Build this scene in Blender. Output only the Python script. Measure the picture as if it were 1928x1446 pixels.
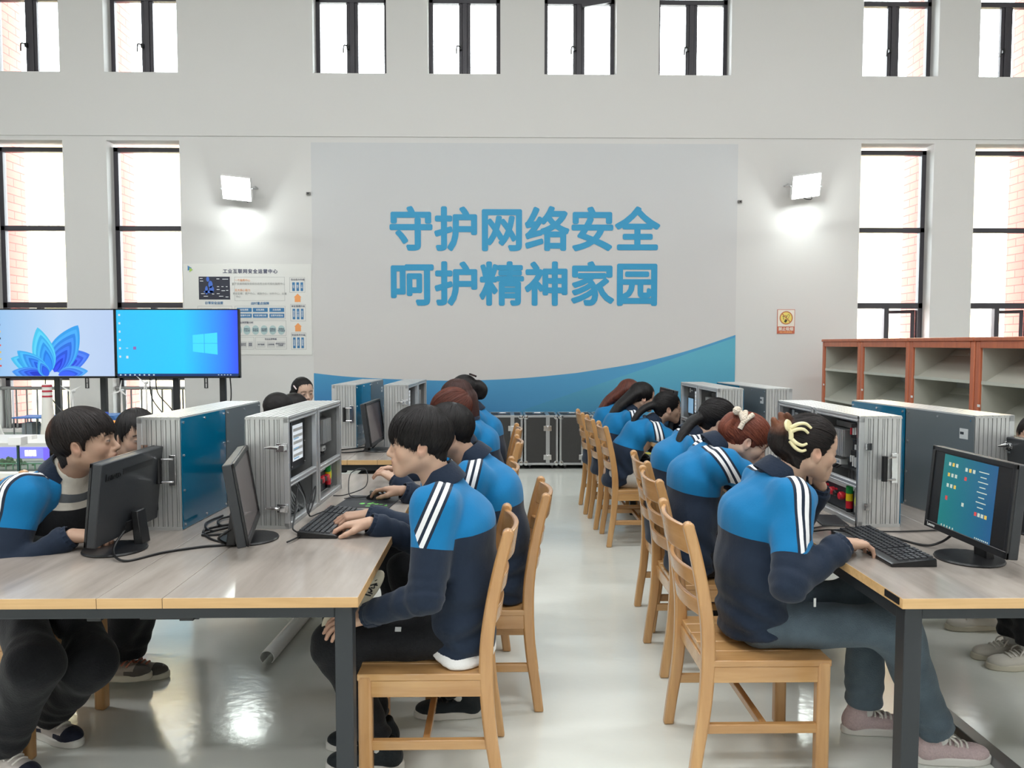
import bpy, bmesh, math, random
import numpy as np
from mathutils import Vector, Matrix

for o in list(bpy.data.objects):
    bpy.data.objects.remove(o, do_unlink=True)
SC = bpy.context.scene
COL = SC.collection
PI = math.pi
R = math.radians
random.seed(7)
RNG = np.random.default_rng(7)

# ------------------------------------------------------------------ camera
cam_d = bpy.data.cameras.new('camera')
cam = bpy.data.objects.new('camera', cam_d)
COL.objects.link(cam)
cam.location = (0, 0, 1.45)
cam.rotation_euler = (R(90 - 3.008), 0, R(-0.945))
cam_d.sensor_fit = 'HORIZONTAL'
cam_d.sensor_width = 36
cam_d.lens = 36 * 1448 / 1928
cam_d.clip_start = 0.05
cam_d.clip_end = 200
SC.camera = cam

# ------------------------------------------------------------------ world, exposure, big lights
w = bpy.data.worlds.new('overcast_sky')
SC.world = w
w.use_nodes = True
bg = w.node_tree.nodes['Background']
bg.inputs[0].default_value = (0.93, 0.97, 1.0, 1)
bg.inputs[1].default_value = 11.0
SC.view_settings.view_transform = 'Standard'
SC.view_settings.look = 'None'
SC.view_settings.gamma = 1
SC.view_settings.use_curve_mapping = False
SC.view_settings.exposure = 0.72
SC.cycles.use_denoising = True
SC.cycles.max_bounces = 8
SC.cycles.diffuse_bounces = 4
SC.cycles.glossy_bounces = 4
SC.cycles.transparent_max_bounces = 16
SC.cycles.caustics_reflective = False
SC.cycles.caustics_refractive = False
SC.cycles.sample_clamp_indirect = 6

CEIL_Z = 7.4
LIGHT_SPOTS = [(-5.2, 0.4), (0.0, 0.4), (5.2, 0.4), (-5.2, 4.0), (0.0, 4.0), (5.2, 4.0), (-2.6, -3), (2.6, -3)]
for i, (x, y) in enumerate(LIGHT_SPOTS):  # unseen overhead lights, added to fill the room
    ld = bpy.data.lights.new('added_fill_light', 'AREA')
    ld.shape = 'RECTANGLE'; ld.size = 2.4; ld.size_y = 0.5
    ld.energy = 72
    ld.color = (0.97, 0.98, 1.0)
    lo = bpy.data.objects.new('added_fill_light', ld)
    COL.objects.link(lo)
    lo.location = (x, y, CEIL_Z - 0.62)

# ------------------------------------------------------------------ helpers
def lin(c):
    return tuple((v / 255 / 12.92) if v / 255 <= 0.04045 else ((v / 255 + 0.055) / 1.055) ** 2.4 for v in c)

MATS = {}
def mat(name, rgb, rough=0.5, metal=0.0, spec=0.5, coat=0.0, bump=None, var=None, emit=None):
    """rgb in sRGB 0-255. bump=(scale,strength); var=(scale,amount) mottles the colour a little."""
    if name in MATS: return MATS[name]
    m = bpy.data.materials.new(name); m.use_nodes = True
    nt = m.node_tree; b = nt.nodes['Principled BSDF']
    c = lin(rgb)
    b.inputs['Base Color'].default_value = (*c, 1)
    b.inputs['Roughness'].default_value = rough
    b.inputs['Metallic'].default_value = metal
    b.inputs['Specular IOR Level'].default_value = spec
    b.inputs['Coat Weight'].default_value = coat
    if var or bump:
        tc = nt.nodes.new('ShaderNodeTexCoord')
    if var:
        n = nt.nodes.new('ShaderNodeTexNoise'); n.inputs['Scale'].default_value = var[0]; n.inputs['Detail'].default_value = 4
        nt.links.new(tc.outputs['Object'], n.inputs['Vector'])
        mx = nt.nodes.new('ShaderNodeMix'); mx.data_type = 'RGBA'
        mx.inputs['A'].default_value = (*[v * (1 - var[1]) for v in c], 1)
        mx.inputs['B'].default_value = (*[min(1, v * (1 + var[1])) for v in c], 1)
        nt.links.new(n.outputs['Fac'], mx.inputs['Factor'])
        nt.links.new(mx.outputs['Result'], b.inputs['Base Color'])
    if bump:
        n2 = nt.nodes.new('ShaderNodeTexNoise'); n2.inputs['Scale'].default_value = bump[0]; n2.inputs['Detail'].default_value = 3
        nt.links.new(tc.outputs['Object'], n2.inputs['Vector'])
        bp = nt.nodes.new('ShaderNodeBump'); bp.inputs['Strength'].default_value = bump[1]; bp.inputs['Distance'].default_value = 0.01
        nt.links.new(n2.outputs['Fac'], bp.inputs['Height'])
        nt.links.new(bp.outputs['Normal'], b.inputs['Normal'])
    if emit:
        b.inputs['Emission Color'].default_value = (*lin(emit[0]), 1)
        b.inputs['Emission Strength'].default_value = emit[1]
    MATS[name] = m
    return m

def wood_mat(name, c1, c2, axis='Z', scale=18, rough=0.3, coat=0.3, stretch=0.06):
    if name in MATS: return MATS[name]
    m = bpy.data.materials.new(name); m.use_nodes = True
    nt = m.node_tree; b = nt.nodes['Principled BSDF']
    tc = nt.nodes.new('ShaderNodeTexCoord'); mp = nt.nodes.new('ShaderNodeMapping')
    s = [1, 1, 1]; s['XYZ'.index(axis)] = stretch
    mp.inputs['Scale'].default_value = s
    nt.links.new(tc.outputs['Object'], mp.inputs['Vector'])
    n = nt.nodes.new('ShaderNodeTexNoise'); n.inputs['Scale'].default_value = scale; n.inputs['Detail'].default_value = 6; n.inputs['Distortion'].default_value = 0.6
    nt.links.new(mp.outputs['Vector'], n.inputs['Vector'])
    n3 = nt.nodes.new('ShaderNodeTexNoise'); n3.inputs['Scale'].default_value = scale * 6; n3.inputs['Detail'].default_value = 3
    nt.links.new(mp.outputs['Vector'], n3.inputs['Vector'])
    ad = nt.nodes.new('ShaderNodeMath'); ad.operation = 'MULTIPLY_ADD'; ad.inputs[1].default_value = 0.35
    nt.links.new(n3.outputs['Fac'], ad.inputs[0]); nt.links.new(n.outputs['Fac'], ad.inputs[2])
    cr = nt.nodes.new('ShaderNodeValToRGB')
    cr.color_ramp.elements[0].position = 0.42; cr.color_ramp.elements[0].color = (*lin(c1), 1)
    cr.color_ramp.elements[1].position = 0.92; cr.color_ramp.elements[1].color = (*lin(c2), 1)
    nt.links.new(ad.outputs[0], cr.inputs['Fac']); nt.links.new(cr.outputs['Color'], b.inputs['Base Color'])
    b.inputs['Roughness'].default_value = rough
    b.inputs['Coat Weight'].default_value = coat; b.inputs['Coat Roughness'].default_value = 0.15
    MATS[name] = m
    return m

def link(o, parent=None):
    COL.objects.link(o)
    if parent is not None: o.parent = parent
    return o

def tag(o, label=None, cat=None, group=None, kind=None):
    if label: o['label'] = label
    if cat: o['category'] = cat
    if group: o['group'] = group
    if kind: o['kind'] = kind
    return o

def empty(name, loc=(0, 0, 0), rz=0.0, label=None, cat=None, group=None):
    o = bpy.data.objects.new(name, None); o.empty_display_size = 0.1
    COL.objects.link(o); o.location = loc; o.rotation_euler = (0, 0, rz)
    return tag(o, label, cat, group)

def dup(root, loc=None, rz=None, label=None, group=None):
    def cp(o, parent):
        c = o.copy(); COL.objects.link(c)
        if parent is not None: c.parent = parent
        for ch in o.children: cp(ch, c)
        return c
    r = cp(root, None)
    if loc is not None: r.location = loc
    if rz is not None: r.rotation_euler = (0, 0, rz)
    if label: r['label'] = label
    if group: r['group'] = group
    return r

class MB:
    """collects geometry; build() links it as ONE mesh object"""
    def __init__(s): s.v = []; s.f = []; s.m = []; s.ms = []; s.cur = 0
    def use(s, m):
        if m not in s.ms: s.ms.append(m)
        s.cur = s.ms.index(m); return s
    def add(s, vs, fs):
        k = len(s.v); s.v.extend([tuple(v) for v in vs]); s.f.extend([tuple(i + k for i in f) for f in fs]); s.m.extend([s.cur] * len(fs)); return s
    def box(s, x0, y0, z0, x1, y1, z1, M=None):
        vs = [(x0, y0, z0), (x1, y0, z0), (x1, y1, z0), (x0, y1, z0), (x0, y0, z1), (x1, y0, z1), (x1, y1, z1), (x0, y1, z1)]
        if M is not None: vs = [M @ Vector(v) for v in vs]
        return s.add(vs, [(0, 3, 2, 1), (4, 5, 6, 7), (0, 1, 5, 4), (1, 2, 6, 5), (2, 3, 7, 6), (3, 0, 4, 7)])
    def cbox(s, c, d, M=None):
        return s.box(c[0] - d[0] / 2, c[1] - d[1] / 2, c[2] - d[2] / 2, c[0] + d[0] / 2, c[1] + d[1] / 2, c[2] + d[2] / 2, M)
    def quad(s, a, b, c, d): return s.add([a, b, c, d], [(0, 1, 2, 3)])
    def poly(s, pts): return s.add(pts, [tuple(range(len(pts)))])
    def prism(s, pts, axis, a0, a1):
        """2-D polygon (counter-clockwise) pushed along axis 'x','y' or 'z' from a0 to a1"""
        n = len(pts)
        def P(p, a): return {'x': (a, p[0], p[1]), 'y': (p[0], a, p[1]), 'z': (p[0], p[1], a)}[axis]
        vs = [P(p, a0) for p in pts] + [P(p, a1) for p in pts]
        fs = [tuple(range(n))[::-1], tuple(range(n, 2 * n))] + [(i, (i + 1) % n, n + (i + 1) % n, n + i) for i in range(n)]
        if axis == 'y': fs = [f[::-1] for f in fs]
        return s.add(vs, fs)
    def tube(s, pts, r, n=8, closed=False, cap=True):
        P = [Vector(p) for p in pts]; m = len(P)
        rs = r if isinstance(r, (list, tuple)) else [r] * m
        rings = []; up = None
        for i in range(m):
            if closed: t = P[(i + 1) % m] - P[i - 1]
            else: t = P[min(i + 1, m - 1)] - P[max(i - 1, 0)]
            t.normalize()
            if up is None:
                up = Vector((0, 0, 1)) if abs(t.z) < 0.9 else Vector((1, 0, 0))
            a = t.cross(up)
            if a.length < 1e-5: a = t.orthogonal()
            a.normalize(); b = a.cross(t); up = b
            rings.append([P[i] + (a * math.cos(2 * PI * j / n) + b * math.sin(2 * PI * j / n)) * rs[i] for j in range(n)])
        vs = [v for g in rings for v in g]; fs = []
        for i in range(m if closed else m - 1):
            k = (i + 1) % m
            for j in range(n):
                fs.append((i * n + j, i * n + (j + 1) % n, k * n + (j + 1) % n, k * n + j))
        if cap and not closed:
            fs.append(tuple(range(n))); fs.append(tuple((m - 1) * n + j for j in range(n))[::-1])
        fs = [f[::-1] for f in fs]
        return s.add(vs, fs)
    def cyl(s, p0, p1, r0, r1=None, n=16):
        return s.tube([p0, p1], [r0, r0 if r1 is None else r1], n)
    def lathe(s, prof, c=(0, 0, 0), n=24, M=None):
        vs = []; fs = []; m = len(prof)
        for (r, z) in prof:
            for j in range(n):
                v = Vector((r * math.cos(2 * PI * j / n), r * math.sin(2 * PI * j / n), z))
                if M is not None: v = M @ v
                vs.append(v + Vector(c))
        for i in range(m - 1):
            for j in range(n):
                fs.append((i * n + j, i * n + (j + 1) % n, (i + 1) * n + (j + 1) % n, (i + 1) * n + j))
        fs.append(tuple(range(n))[::-1]); fs.append(tuple((m - 1) * n + j for j in range(n)))
        return s.add(vs, fs)
    def mesh(s, name):
        me = bpy.data.meshes.new(name)
        me.from_pydata([tuple(v) for v in s.v], [], s.f)
        for m in s.ms: me.materials.append(m)
        if len(s.ms) > 1: me.polygons.foreach_set('material_index', np.array(s.m, dtype=np.int32))
        me.update(); return me
    def build(s, name, parent=None, loc=None, rz=None, bevel=0, seg=2, smooth=False, label=None, kind=None):
        o = bpy.data.objects.new(name, s.mesh(name)); link(o, parent)
        if loc is not None: o.location = loc
        if rz is not None: o.rotation_euler = (0, 0, rz)
        if smooth:
            o.data.shade_smooth()
        if bevel:
            b = o.modifiers.new('b', 'BEVEL'); b.width = bevel; b.segments = seg; b.limit_method = 'ANGLE'; b.angle_limit = R(40)
            o.data.shade_smooth()
            try: o.data.set_sharp_from_angle(angle=R(50))
            except Exception: pass
        elif smooth:
            try: o.data.set_sharp_from_angle(angle=R(40))
            except Exception: pass
        if label: o['label'] = label
        if kind: o['kind'] = kind
        return o

def spline(pts, n=8):
    P = [Vector(p) for p in pts]; out = []
    for i in range(len(P) - 1):
        a = P[max(i - 1, 0)]; b = P[i]; c = P[i + 1]; d = P[min(i + 2, len(P) - 1)]
        for k in range(n):
            t = k / n
            out.append(0.5 * ((2 * b) + (c - a) * t + (2 * a - 5 * b + 4 * c - d) * t * t + (3 * b - a - 3 * c + d) * t ** 3))
    out.append(P[-1]); return out

def text_obj(name, body, size, m, parent=None, loc=(0, 0, 0), rot=(R(90), 0, 0), bold=0.0, ext=0.001, align='CENTER', spacing=1.0, line=1.0, sx=1.0):
    c = bpy.data.curves.new(name, 'FONT'); c.body = body; c.size = size; c.extrude = ext
    c.align_x = align; c.align_y = 'CENTER'; c.space_character = spacing; c.space_line = line; c.resolution_u = 3
    t = bpy.data.objects.new(name, c); COL.objects.link(t)
    dg = bpy.context.evaluated_depsgraph_get()
    me = bpy.data.meshes.new_from_object(t.evaluated_get(dg))
    bpy.data.objects.remove(t, do_unlink=True); bpy.data.curves.remove(c)
    if bold:  # heavier strokes: the outline repeated round a small circle
        n0 = len(me.vertices); co = np.empty(n0 * 3, np.float32); me.vertices.foreach_get('co', co); co = co.reshape(-1, 3); fs = [tuple(p.vertices) for p in me.polygons]
        cs = [co] + [co + np.array([bold * math.cos(t), bold * math.sin(t), -0.00004 * (k + 1)], np.float32) for k, t in enumerate(np.linspace(0, 2 * PI, 13 if bold > 0.005 else 7)[:-1])]
        m2 = bpy.data.meshes.new(name); m2.from_pydata(np.concatenate(cs).tolist(), [], [tuple(i + n0 * k for i in f) for k in range(len(cs)) for f in fs]); bpy.data.meshes.remove(me); me = m2
    me.materials.clear(); me.materials.append(m)
    o = bpy.data.objects.new(name, me); link(o, parent); o.location = loc; o.rotation_euler = rot; o.scale = (sx, 1, 1)
    return o

# ------------------------------------------------------------------ shared materials
M_WALL = mat('white_wall_paint', (212, 211, 209), 0.75, bump=(60, 0.03))
M_CEIL = mat('ceiling_paint', (228, 227, 222), 0.8)
M_FRAME = mat('dark_window_frame', (62, 60, 66), 0.45)
M_BLACK = mat('black_plastic', (22, 23, 25), 0.42)
M_BLACK2 = mat('matte_black_metal', (34, 36, 39), 0.5)
M_GREYMETAL = mat('dark_grey_table_metal', (52, 56, 60), 0.45, 0.3)
M_ALU = mat('aluminium', (190, 192, 194), 0.32, 0.85)
M_ALU2 = mat('anodised_aluminium_profile', (200, 202, 203), 0.38, 0.6, var=(6, 0.08))
M_CHROME = mat('chrome', (215, 216, 218), 0.12, 1.0)
M_STEEL = mat('brushed_steel', (150, 152, 152), 0.34, 0.8, var=(3, 0.15))
M_WHITE = mat('white_plastic', (232, 232, 230), 0.4)
M_CABLE = mat('black_cable', (16, 16, 18), 0.5)
M_GCABLE = mat('grey_cable', (120, 124, 124), 0.5)
# ================================================================== ROOM
YW = 9.35          # inner face of the far wall
YO = 9.62          # outer face
X0, X1, YB = -8.6, 8.6, -5.5

# --- floor: grey-green glossy resin
mf = bpy.data.materials.new('glossy_resin_floor'); mf.use_nodes = True
nt = mf.node_tree; b = nt.nodes['Principled BSDF']
tc = nt.nodes.new('ShaderNodeTexCoord')
n = nt.nodes.new('ShaderNodeTexNoise'); n.inputs['Scale'].default_value = 0.9; n.inputs['Detail'].default_value = 5
nt.links.new(tc.outputs['Object'], n.inputs['Vector'])
cr = nt.nodes.new('ShaderNodeValToRGB')
cr.color_ramp.elements[0].position = 0.3; cr.color_ramp.elements[0].color = (*lin((222, 226, 218)), 1)
cr.color_ramp.elements[1].position = 0.75; cr.color_ramp.elements[1].color = (*lin((232, 235, 228)), 1)
nt.links.new(n.outputs['Fac'], cr.inputs['Fac']); nt.links.new(cr.outputs['Color'], b.inputs['Base Color'])
n2 = nt.nodes.new('ShaderNodeTexNoise'); n2.inputs['Scale'].default_value = 7; n2.inputs['Detail'].default_value = 4
nt.links.new(tc.outputs['Object'], n2.inputs['Vector'])
mr = nt.nodes.new('ShaderNodeMapRange'); mr.inputs['To Min'].default_value = 0.1; mr.inputs['To Max'].default_value = 0.2
nt.links.new(n2.outputs['Fac'], mr.inputs['Value']); nt.links.new(mr.outputs['Result'], b.inputs['Roughness'])
bp = nt.nodes.new('ShaderNodeBump'); bp.inputs['Strength'].default_value = 0.06; bp.inputs['Distance'].default_value = 0.01
n3 = nt.nodes.new('ShaderNodeTexNoise'); n3.inputs['Scale'].default_value = 22; n3.inputs['Detail'].default_value = 2
nt.links.new(tc.outputs['Object'], n3.inputs['Vector']); nt.links.new(n3.outputs['Fac'], bp.inputs['Height']); nt.links.new(bp.outputs['Normal'], b.inputs['Normal'])
m = MB().use(mf); m.box(X0, YB, -0.1, X1, YO, 0)
m.build('floor', kind='structure')

# --- far wall with window openings
LOW = [(-6.05, -5.184), (-4.667, -3.806), (4.372, 5.262), (5.766, 6.64)]
LOWZ = (0.42, 3.862)
UP = [(-6.04, -5.183), (-4.661, -3.801), (-2.207, -1.337), (-0.845, 0.015), (0.541, 1.399), (1.908, 2.776), (4.36, 5.275), (5.772, 6.66)]
UPZ = (4.655, 6.35)
holes = [(a, b, *LOWZ) for a, b in LOW] + [(a, b, *UPZ) for a, b in UP]
xs = sorted({X0, X1} | {v for h in holes for v in h[:2]})
zs = sorted({0.0, CEIL_Z} | {v for h in holes for v in h[2:]})
def hole_at(x, z): return any(h[0] < x < h[1] and h[2] < z < h[3] for h in holes)
m = MB().use(M_WALL)
for i in range(len(xs) - 1):
    for j in range(len(zs) - 1):
        xa, xb, za, zb = xs[i], xs[i + 1], zs[j], zs[j + 1]
        if hole_at((xa + xb) / 2, (za + zb) / 2): continue
        m.quad((xa, YW, za), (xb, YW, za), (xb, YW, zb), (xa, YW, zb))
        m.quad((xa, YO, za), (xa, YO, zb), (xb, YO, zb), (xb, YO, za))
for (xa, xb, za, zb) in holes:
    m.quad((xa, YW, za), (xa, YW, zb), (xa, YO, zb), (xa, YO, za)); m.quad((xb, YW, za), (xb, YO, za), (xb, YO, zb), (xb, YW, zb))
    m.quad((xa, YW, zb), (xb, YW, zb), (xb, YO, zb), (xa, YO, zb)); m.quad((xa, YW, za), (xa, YO, za), (xb, YO, za), (xb, YW, za))
m.build('wall_back', kind='structure')
# faint ledge where the upper storey starts

m = MB().use(M_WALL)
for i in range(len(xs) - 1):
    for (za, zb) in ((3.915, UPZ[0]), (UPZ[0], UPZ[1]), (UPZ[1], CEIL_Z)):
        xa, xb = xs[i], xs[i + 1]
        if hole_at((xa + xb) / 2, (za + zb) / 2): continue
        m.quad((xa, YW - 0.012, za), (xb, YW - 0.012, za), (xb, YW - 0.012, zb), (xa, YW - 0.012, zb))
m.quad((X0, YW - 0.012, 3.915), (X0, YW, 3.915), (X1, YW, 3.915), (X1, YW - 0.012, 3.915))
for a, b_ in UP:
    for x in (a, b_): m.quad((x, YW - 0.012, UPZ[0]), (x, YW, UPZ[0]), (x, YW, UPZ[1]), (x, YW - 0.012, UPZ[1]))
    for z in UPZ: m.quad((a, YW - 0.012, z), (b_, YW - 0.012, z), (b_, YW, z), (a, YW, z))
m.build('trim_1', kind='structure')

MB().use(M_WALL).box(X0 - 0.2, YB, 0, X0, YO, CEIL_Z).build('wall_left', kind='structure')
MB().use(M_WALL).box(X1, YB, 0, X1 + 0.2, YO, CEIL_Z).build('wall_right', kind='structure')
MB().use(M_WALL).box(X0 - 0.2, YB - 0.2, 0, X1 + 0.2, YB, CEIL_Z).build('wall_front', kind='structure')
MB().use(M_CEIL).box(X0 - 0.2, YB - 0.2, CEIL_Z, X1 + 0.2, YO, CEIL_Z + 0.2).build('ceiling', kind='structure')
# baseboard: dark strip with a yellow line on top
m = MB().use(mat('dark_teal_baseboard', (92, 108, 110), 0.4)); m.box(-3.7, YW - 0.014, 0, 4.3, YW, 0.095)
m.use(mat('yellow_line_paint', (214, 206, 96), 0.5)); m.box(-3.7, YW - 0.015, 0.095, 4.3, YW, 0.118)
m.build('baseboard_back', kind='structure')

# made-up housings for the overhead fill lights added at the top of this file
lamp0 = None
M_DIFF = mat('added_lamp_diffuser', (255, 250, 240), 0.5, emit=((255, 248, 238), 6))
for i, (x, y) in enumerate(LIGHT_SPOTS):
    pos = ['front left', 'front middle', 'front right', 'rear left', 'rear middle', 'rear right', 'left behind the camera', 'right behind the camera'][i]
    if lamp0 is None:
        lamp0 = empty('added_fill_lamp', (x, y, CEIL_Z), 0, 'added long white hanging fill lamp out of view, ' + pos, 'lamp', 'added hanging fill lamps')
        m = MB().use(M_WHITE); m.box(-1.25, -0.3, -0.6, 1.25, 0.3, -0.5); m.build('added_lamp_housing', lamp0, bevel=0.02)
        for sx in (-1, 1): MB().use(M_CHROME).cyl((sx, 0, -0.5), (sx, 0, 0), 0.006, n=6).build('added_lamp_rod', lamp0)
    else:
        dup(lamp0, (x, y, CEIL_Z), None, 'added long white hanging fill lamp out of view, ' + pos)

# --- glass
M_GLASS = bpy.data.materials.new('window_glass'); M_GLASS.use_nodes = True
nt = M_GLASS.node_tree; nt.nodes.clear()
out = nt.nodes.new('ShaderNodeOutputMaterial'); mx = nt.nodes.new('ShaderNodeMixShader'); tr = nt.nodes.new('ShaderNodeBsdfTransparent'); gl = nt.nodes.new('ShaderNodeBsdfGlossy')
gl.inputs['Roughness'].default_value = 0.02; tr.inputs[0].default_value = (0.96, 0.98, 0.98, 1)
fr = nt.nodes.new('ShaderNodeFresnel'); fr.inputs[0].default_value = 1.45
nt.links.new(fr.outputs[0], mx.inputs[0]); nt.links.new(tr.outputs[0], mx.inputs[1]); nt.links.new(gl.outputs[0], mx.inputs[2]); nt.links.new(mx.outputs[0], out.inputs[0])

YF = 9.55  # window frame plane
def frame_bars(m, bars, y=YF, d=0.07):
    for (x0, z0, x1, z1) in bars: m.box(x0, y - d / 2, z0, x1, y + d / 2, z1)
wn = 0
for (a, b_) in UP:
    wn += 1
    z0, z1 = UPZ; c = (a + b_) / 2
    root = empty('window_%d' % wn, (0, 0, 0)); root['kind'] = 'structure'
    m = MB().use(M_FRAME)
    frame_bars(m, [(a, z0, a + 0.05, z1), (b_ - 0.05, z0, b_, z1), (a, z0, b_, z0 + 0.03), (a, 5.55, b_, 5.61), (c - 0.03, z0, c + 0.03, 5.55)])
    frame_bars(m, [(c - 0.07, z0 + 0.03, c - 0.03, 5.55), (c + 0.03, z0 + 0.03, c + 0.07, 5.55)], d=0.045)
    m.build('window_frame', root, bevel=0.004)
    m = MB().use(M_BLACK); m.cbox((c - 0.05, YF - 0.045, 5.02), (0.03, 0.03, 0.05)); m.tube(spline([(c - 0.05, YF - 0.06, 5.02), (c - 0.09, YF - 0.075, 5.03), (c - 0.1, YF - 0.07, 4.94)], 4), 0.009, 6)
    m.build('window_handle', root)
    MB().use(M_GLASS).box(a + 0.03, YF - 0.004, z0 + 0.02, b_ - 0.03, YF + 0.004, z1).build('pane', root)
# one tilted sash in the fifth upper window
m = MB().use(M_FRAME)
Mx = Matrix.Translation((1.0, YF - 0.05, 5.5)) @ Matrix.Rotation(R(-10), 4, 'Y')
m.box(0, -0.02, 0, 0.36, 0.02, 0.045, Mx)
m.build('sash_bar', bpy.data.objects['window_5'])
for (a, b_) in LOW:
    wn += 1
    left = a < 0
    z0, z1 = LOWZ; c = (a + b_) / 2
    root = empty('window_%d' % wn, (0, 0, 0)); root['kind'] = 'structure'
    m = MB().use(M_FRAME)
    fz1 = 3.82
    bars = [(a, z0, a + 0.055, fz1), (b_ - 0.055, z0, b_, fz1), (a, fz1 - 0.055, b_, fz1), (a, 2.82, b_, 2.88), (a, 1.885, b_, 1.955), (a, z0, b_, z0 + 0.05), (a, 1.0, b_, 1.075), (c - 0.03, 1.06, c + 0.03, 1.89)]
    frame_bars(m, bars)
    m.build('window_frame', root, bevel=0.004)
    # opening sashes of the lower row
    if left:
        for (s0, s1) in ((a + 0.06, c - 0.035), (c + 0.035, b_ - 0.06)):
            m = MB().use(M_FRAME); frame_bars(m, [(s0, 1.08, s0 + 0.045, 1.88), (s1 - 0.045, 1.08, s1, 1.88), (s0, 1.08, s1, 1.13), (s0, 1.835, s1, 1.88)], y=YF - 0.02, d=0.05)
            m.build('sash', root, bevel=0.003)
    else:
        for k, ang in ((0, 68), (1, 35)):
            hx = a + 0.06 if k == 0 else b_ - 0.06
            sgn = 1 if k == 0 else -1
            Mx = Matrix.Translation((hx, YF + 0.03, 0)) @ Matrix.Rotation(R(ang) * sgn, 4, 'Z')
            m = MB().use(M_FRAME); L = (c - 0.04 - a - 0.06)
            for (u0, w0, u1, w1) in ((0, 1.09, 0.045, 1.87), (L - 0.045, 1.09, L, 1.87), (0, 1.09, L, 1.13), (0, 1.83, L, 1.87)):
                m.box(sgn * u0, -0.02, w0, sgn * u1, 0.02, w1, Mx)
            m.build('sash', root, bevel=0.003)
    MB().use(M_GLASS).box(a + 0.03, YF - 0.004, 1.95, b_ - 0.03, YF + 0.004, fz1 - 0.03).build('pane', root)
    MB().use(M_GLASS).box(a + 0.03, YF - 0.004, z0 + 0.03, b_ - 0.03, YF + 0.004, 1.01).build('pane', root)
# ================================================================== OUTSIDE
mb = bpy.data.materials.new('red_facade_brick'); mb.use_nodes = True
nt = mb.node_tree; b = nt.nodes['Principled BSDF']; b.inputs['Roughness'].default_value = 0.8
tc = nt.nodes.new('ShaderNodeTexCoord')
sp = nt.nodes.new('ShaderNodeSeparateXYZ'); cb = nt.nodes.new('ShaderNodeCombineXYZ'); ad = nt.nodes.new('ShaderNodeMath'); ad.operation = 'ADD'
nt.links.new(tc.outputs['Object'], sp.inputs[0]); nt.links.new(sp.outputs['X'], ad.inputs[0]); nt.links.new(sp.outputs['Y'], ad.inputs[1])
nt.links.new(ad.outputs[0], cb.inputs['X']); nt.links.new(sp.outputs['Z'], cb.inputs['Y'])
bk = nt.nodes.new('ShaderNodeTexBrick'); bk.inputs['Scale'].default_value = 1; bk.inputs['Brick Width'].default_value = 0.3; bk.inputs['Row Height'].default_value = 0.1
bk.inputs['Mortar Size'].default_value = 0.006; bk.inputs['Color1'].default_value = (*lin((196, 112, 100)), 1); bk.inputs['Color2'].default_value = (*lin((186, 104, 92)), 1); bk.inputs['Mortar'].default_value = (*lin((110, 70, 66)), 1)
nt.links.new(cb.outputs[0], bk.inputs['Vector']); nt.links.new(bk.outputs['Color'], b.inputs['Base Color'])
PIERS = [(-7.4, -6.05), (-5.184, -4.667), (-3.806, -3.1), (3.7, 4.372), (5.262, 5.766), (6.64, 7.6)]
for a, b_ in PIERS:
    o = MB().use(mb).box(a, YO, -0.3, b_, YO + 0.42, 7.6).build('wall_pier', kind='structure')
M_CREAM = mat('cream_render', (232, 220, 184), 0.85)
M_PINK = mat('pink_render', (214, 170, 158), 0.85)
m = MB().use(mat('paving', (190, 188, 182), 0.8)); m.box(-30, YO, -0.4, 30, 40, -0.3); m.build('ground', kind='structure')
# facing wing with arched openings and a gallery
def arch_wall(x0, x1, y, name):
    m = MB().use(M_CREAM)
    aw, ah, sp_ = 1.5, 1.9, 2.6
    n_ = int((x1 - x0) / sp_)
    for k in range(n_):
        xa = x0 + k * sp_; xm = xa + sp_ / 2
        pts = [(xm - aw / 2, -0.3)] + [(xm - aw / 2 * math.cos(t), ah + 0.45 * math.sin(t)) for t in np.linspace(0, PI, 13)] + [(xm + aw / 2, -0.3)]
        outer = [(xa, -0.3), (xa, 3.0), (xa + sp_, 3.0), (xa + sp_, -0.3)]
        # left jamb, right jamb, and strips above the arch
        m.prism([(xa, -0.3), (xm - aw / 2, -0.3), (xm - aw / 2, ah), (xa, ah)], 'y', y, y + 0.4)
        m.prism([(xm + aw / 2, -0.3), (xa + sp_, -0.3), (xa + sp_, ah), (xm + aw / 2, ah)], 'y', y, y + 0.4)
        arc = pts[1:-1]
        for q in range(len(arc) - 1):
            (xa1, za1), (xb1, zb1) = arc[q], arc[q + 1]
            m.prism([(xa1, za1), (xb1, zb1), (xb1, 3.0), (xa1, 3.0)], 'y', y, y + 0.4)
        m.prism([(xa, ah), (xm - aw / 2, ah), (xm - aw / 2, 3.0), (xa, 3.0)], 'y', y, y + 0.4)
        m.prism([(xm + aw / 2, ah), (xa + sp_, ah), (xa + sp_, 3.0), (xm + aw / 2, 3.0)], 'y', y, y + 0.4)
    m.box(x0, y - 0.25, 3.0, x1, y + 0.4, 3.35)
    m.box(x0, y + 2.2, -0.3, x1, y + 2.4, 6.8)
    m.box(x0, y - 0.3, 6.2, x1, y + 2.4, 6.5)
    return m.build(name, kind='structure')
arch_wall(-17.5, -5.5, 15.5, 'wall_outside_left')
arch_wall(5.2, 17.5, 15.5, 'wall_outside_right')
M_RAIL = mat('pale_steel_railing', (170, 160, 146), 0.3, 0.5)
gr = MB().use(M_RAIL)
for k in range(64): gr.cyl((-17.4 + k * 0.19, 15.4, 3.35), (-17.4 + k * 0.19, 15.4, 4.35), 0.025, n=6)
gr.tube([(-17.5, 15.4, 4.37), (-5.5, 15.4, 4.37)], 0.04, 8)
tag(gr.build('gallery_railing'), 'pale gallery railing on the building outside, seen through the leftmost tall window', 'railing')
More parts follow.
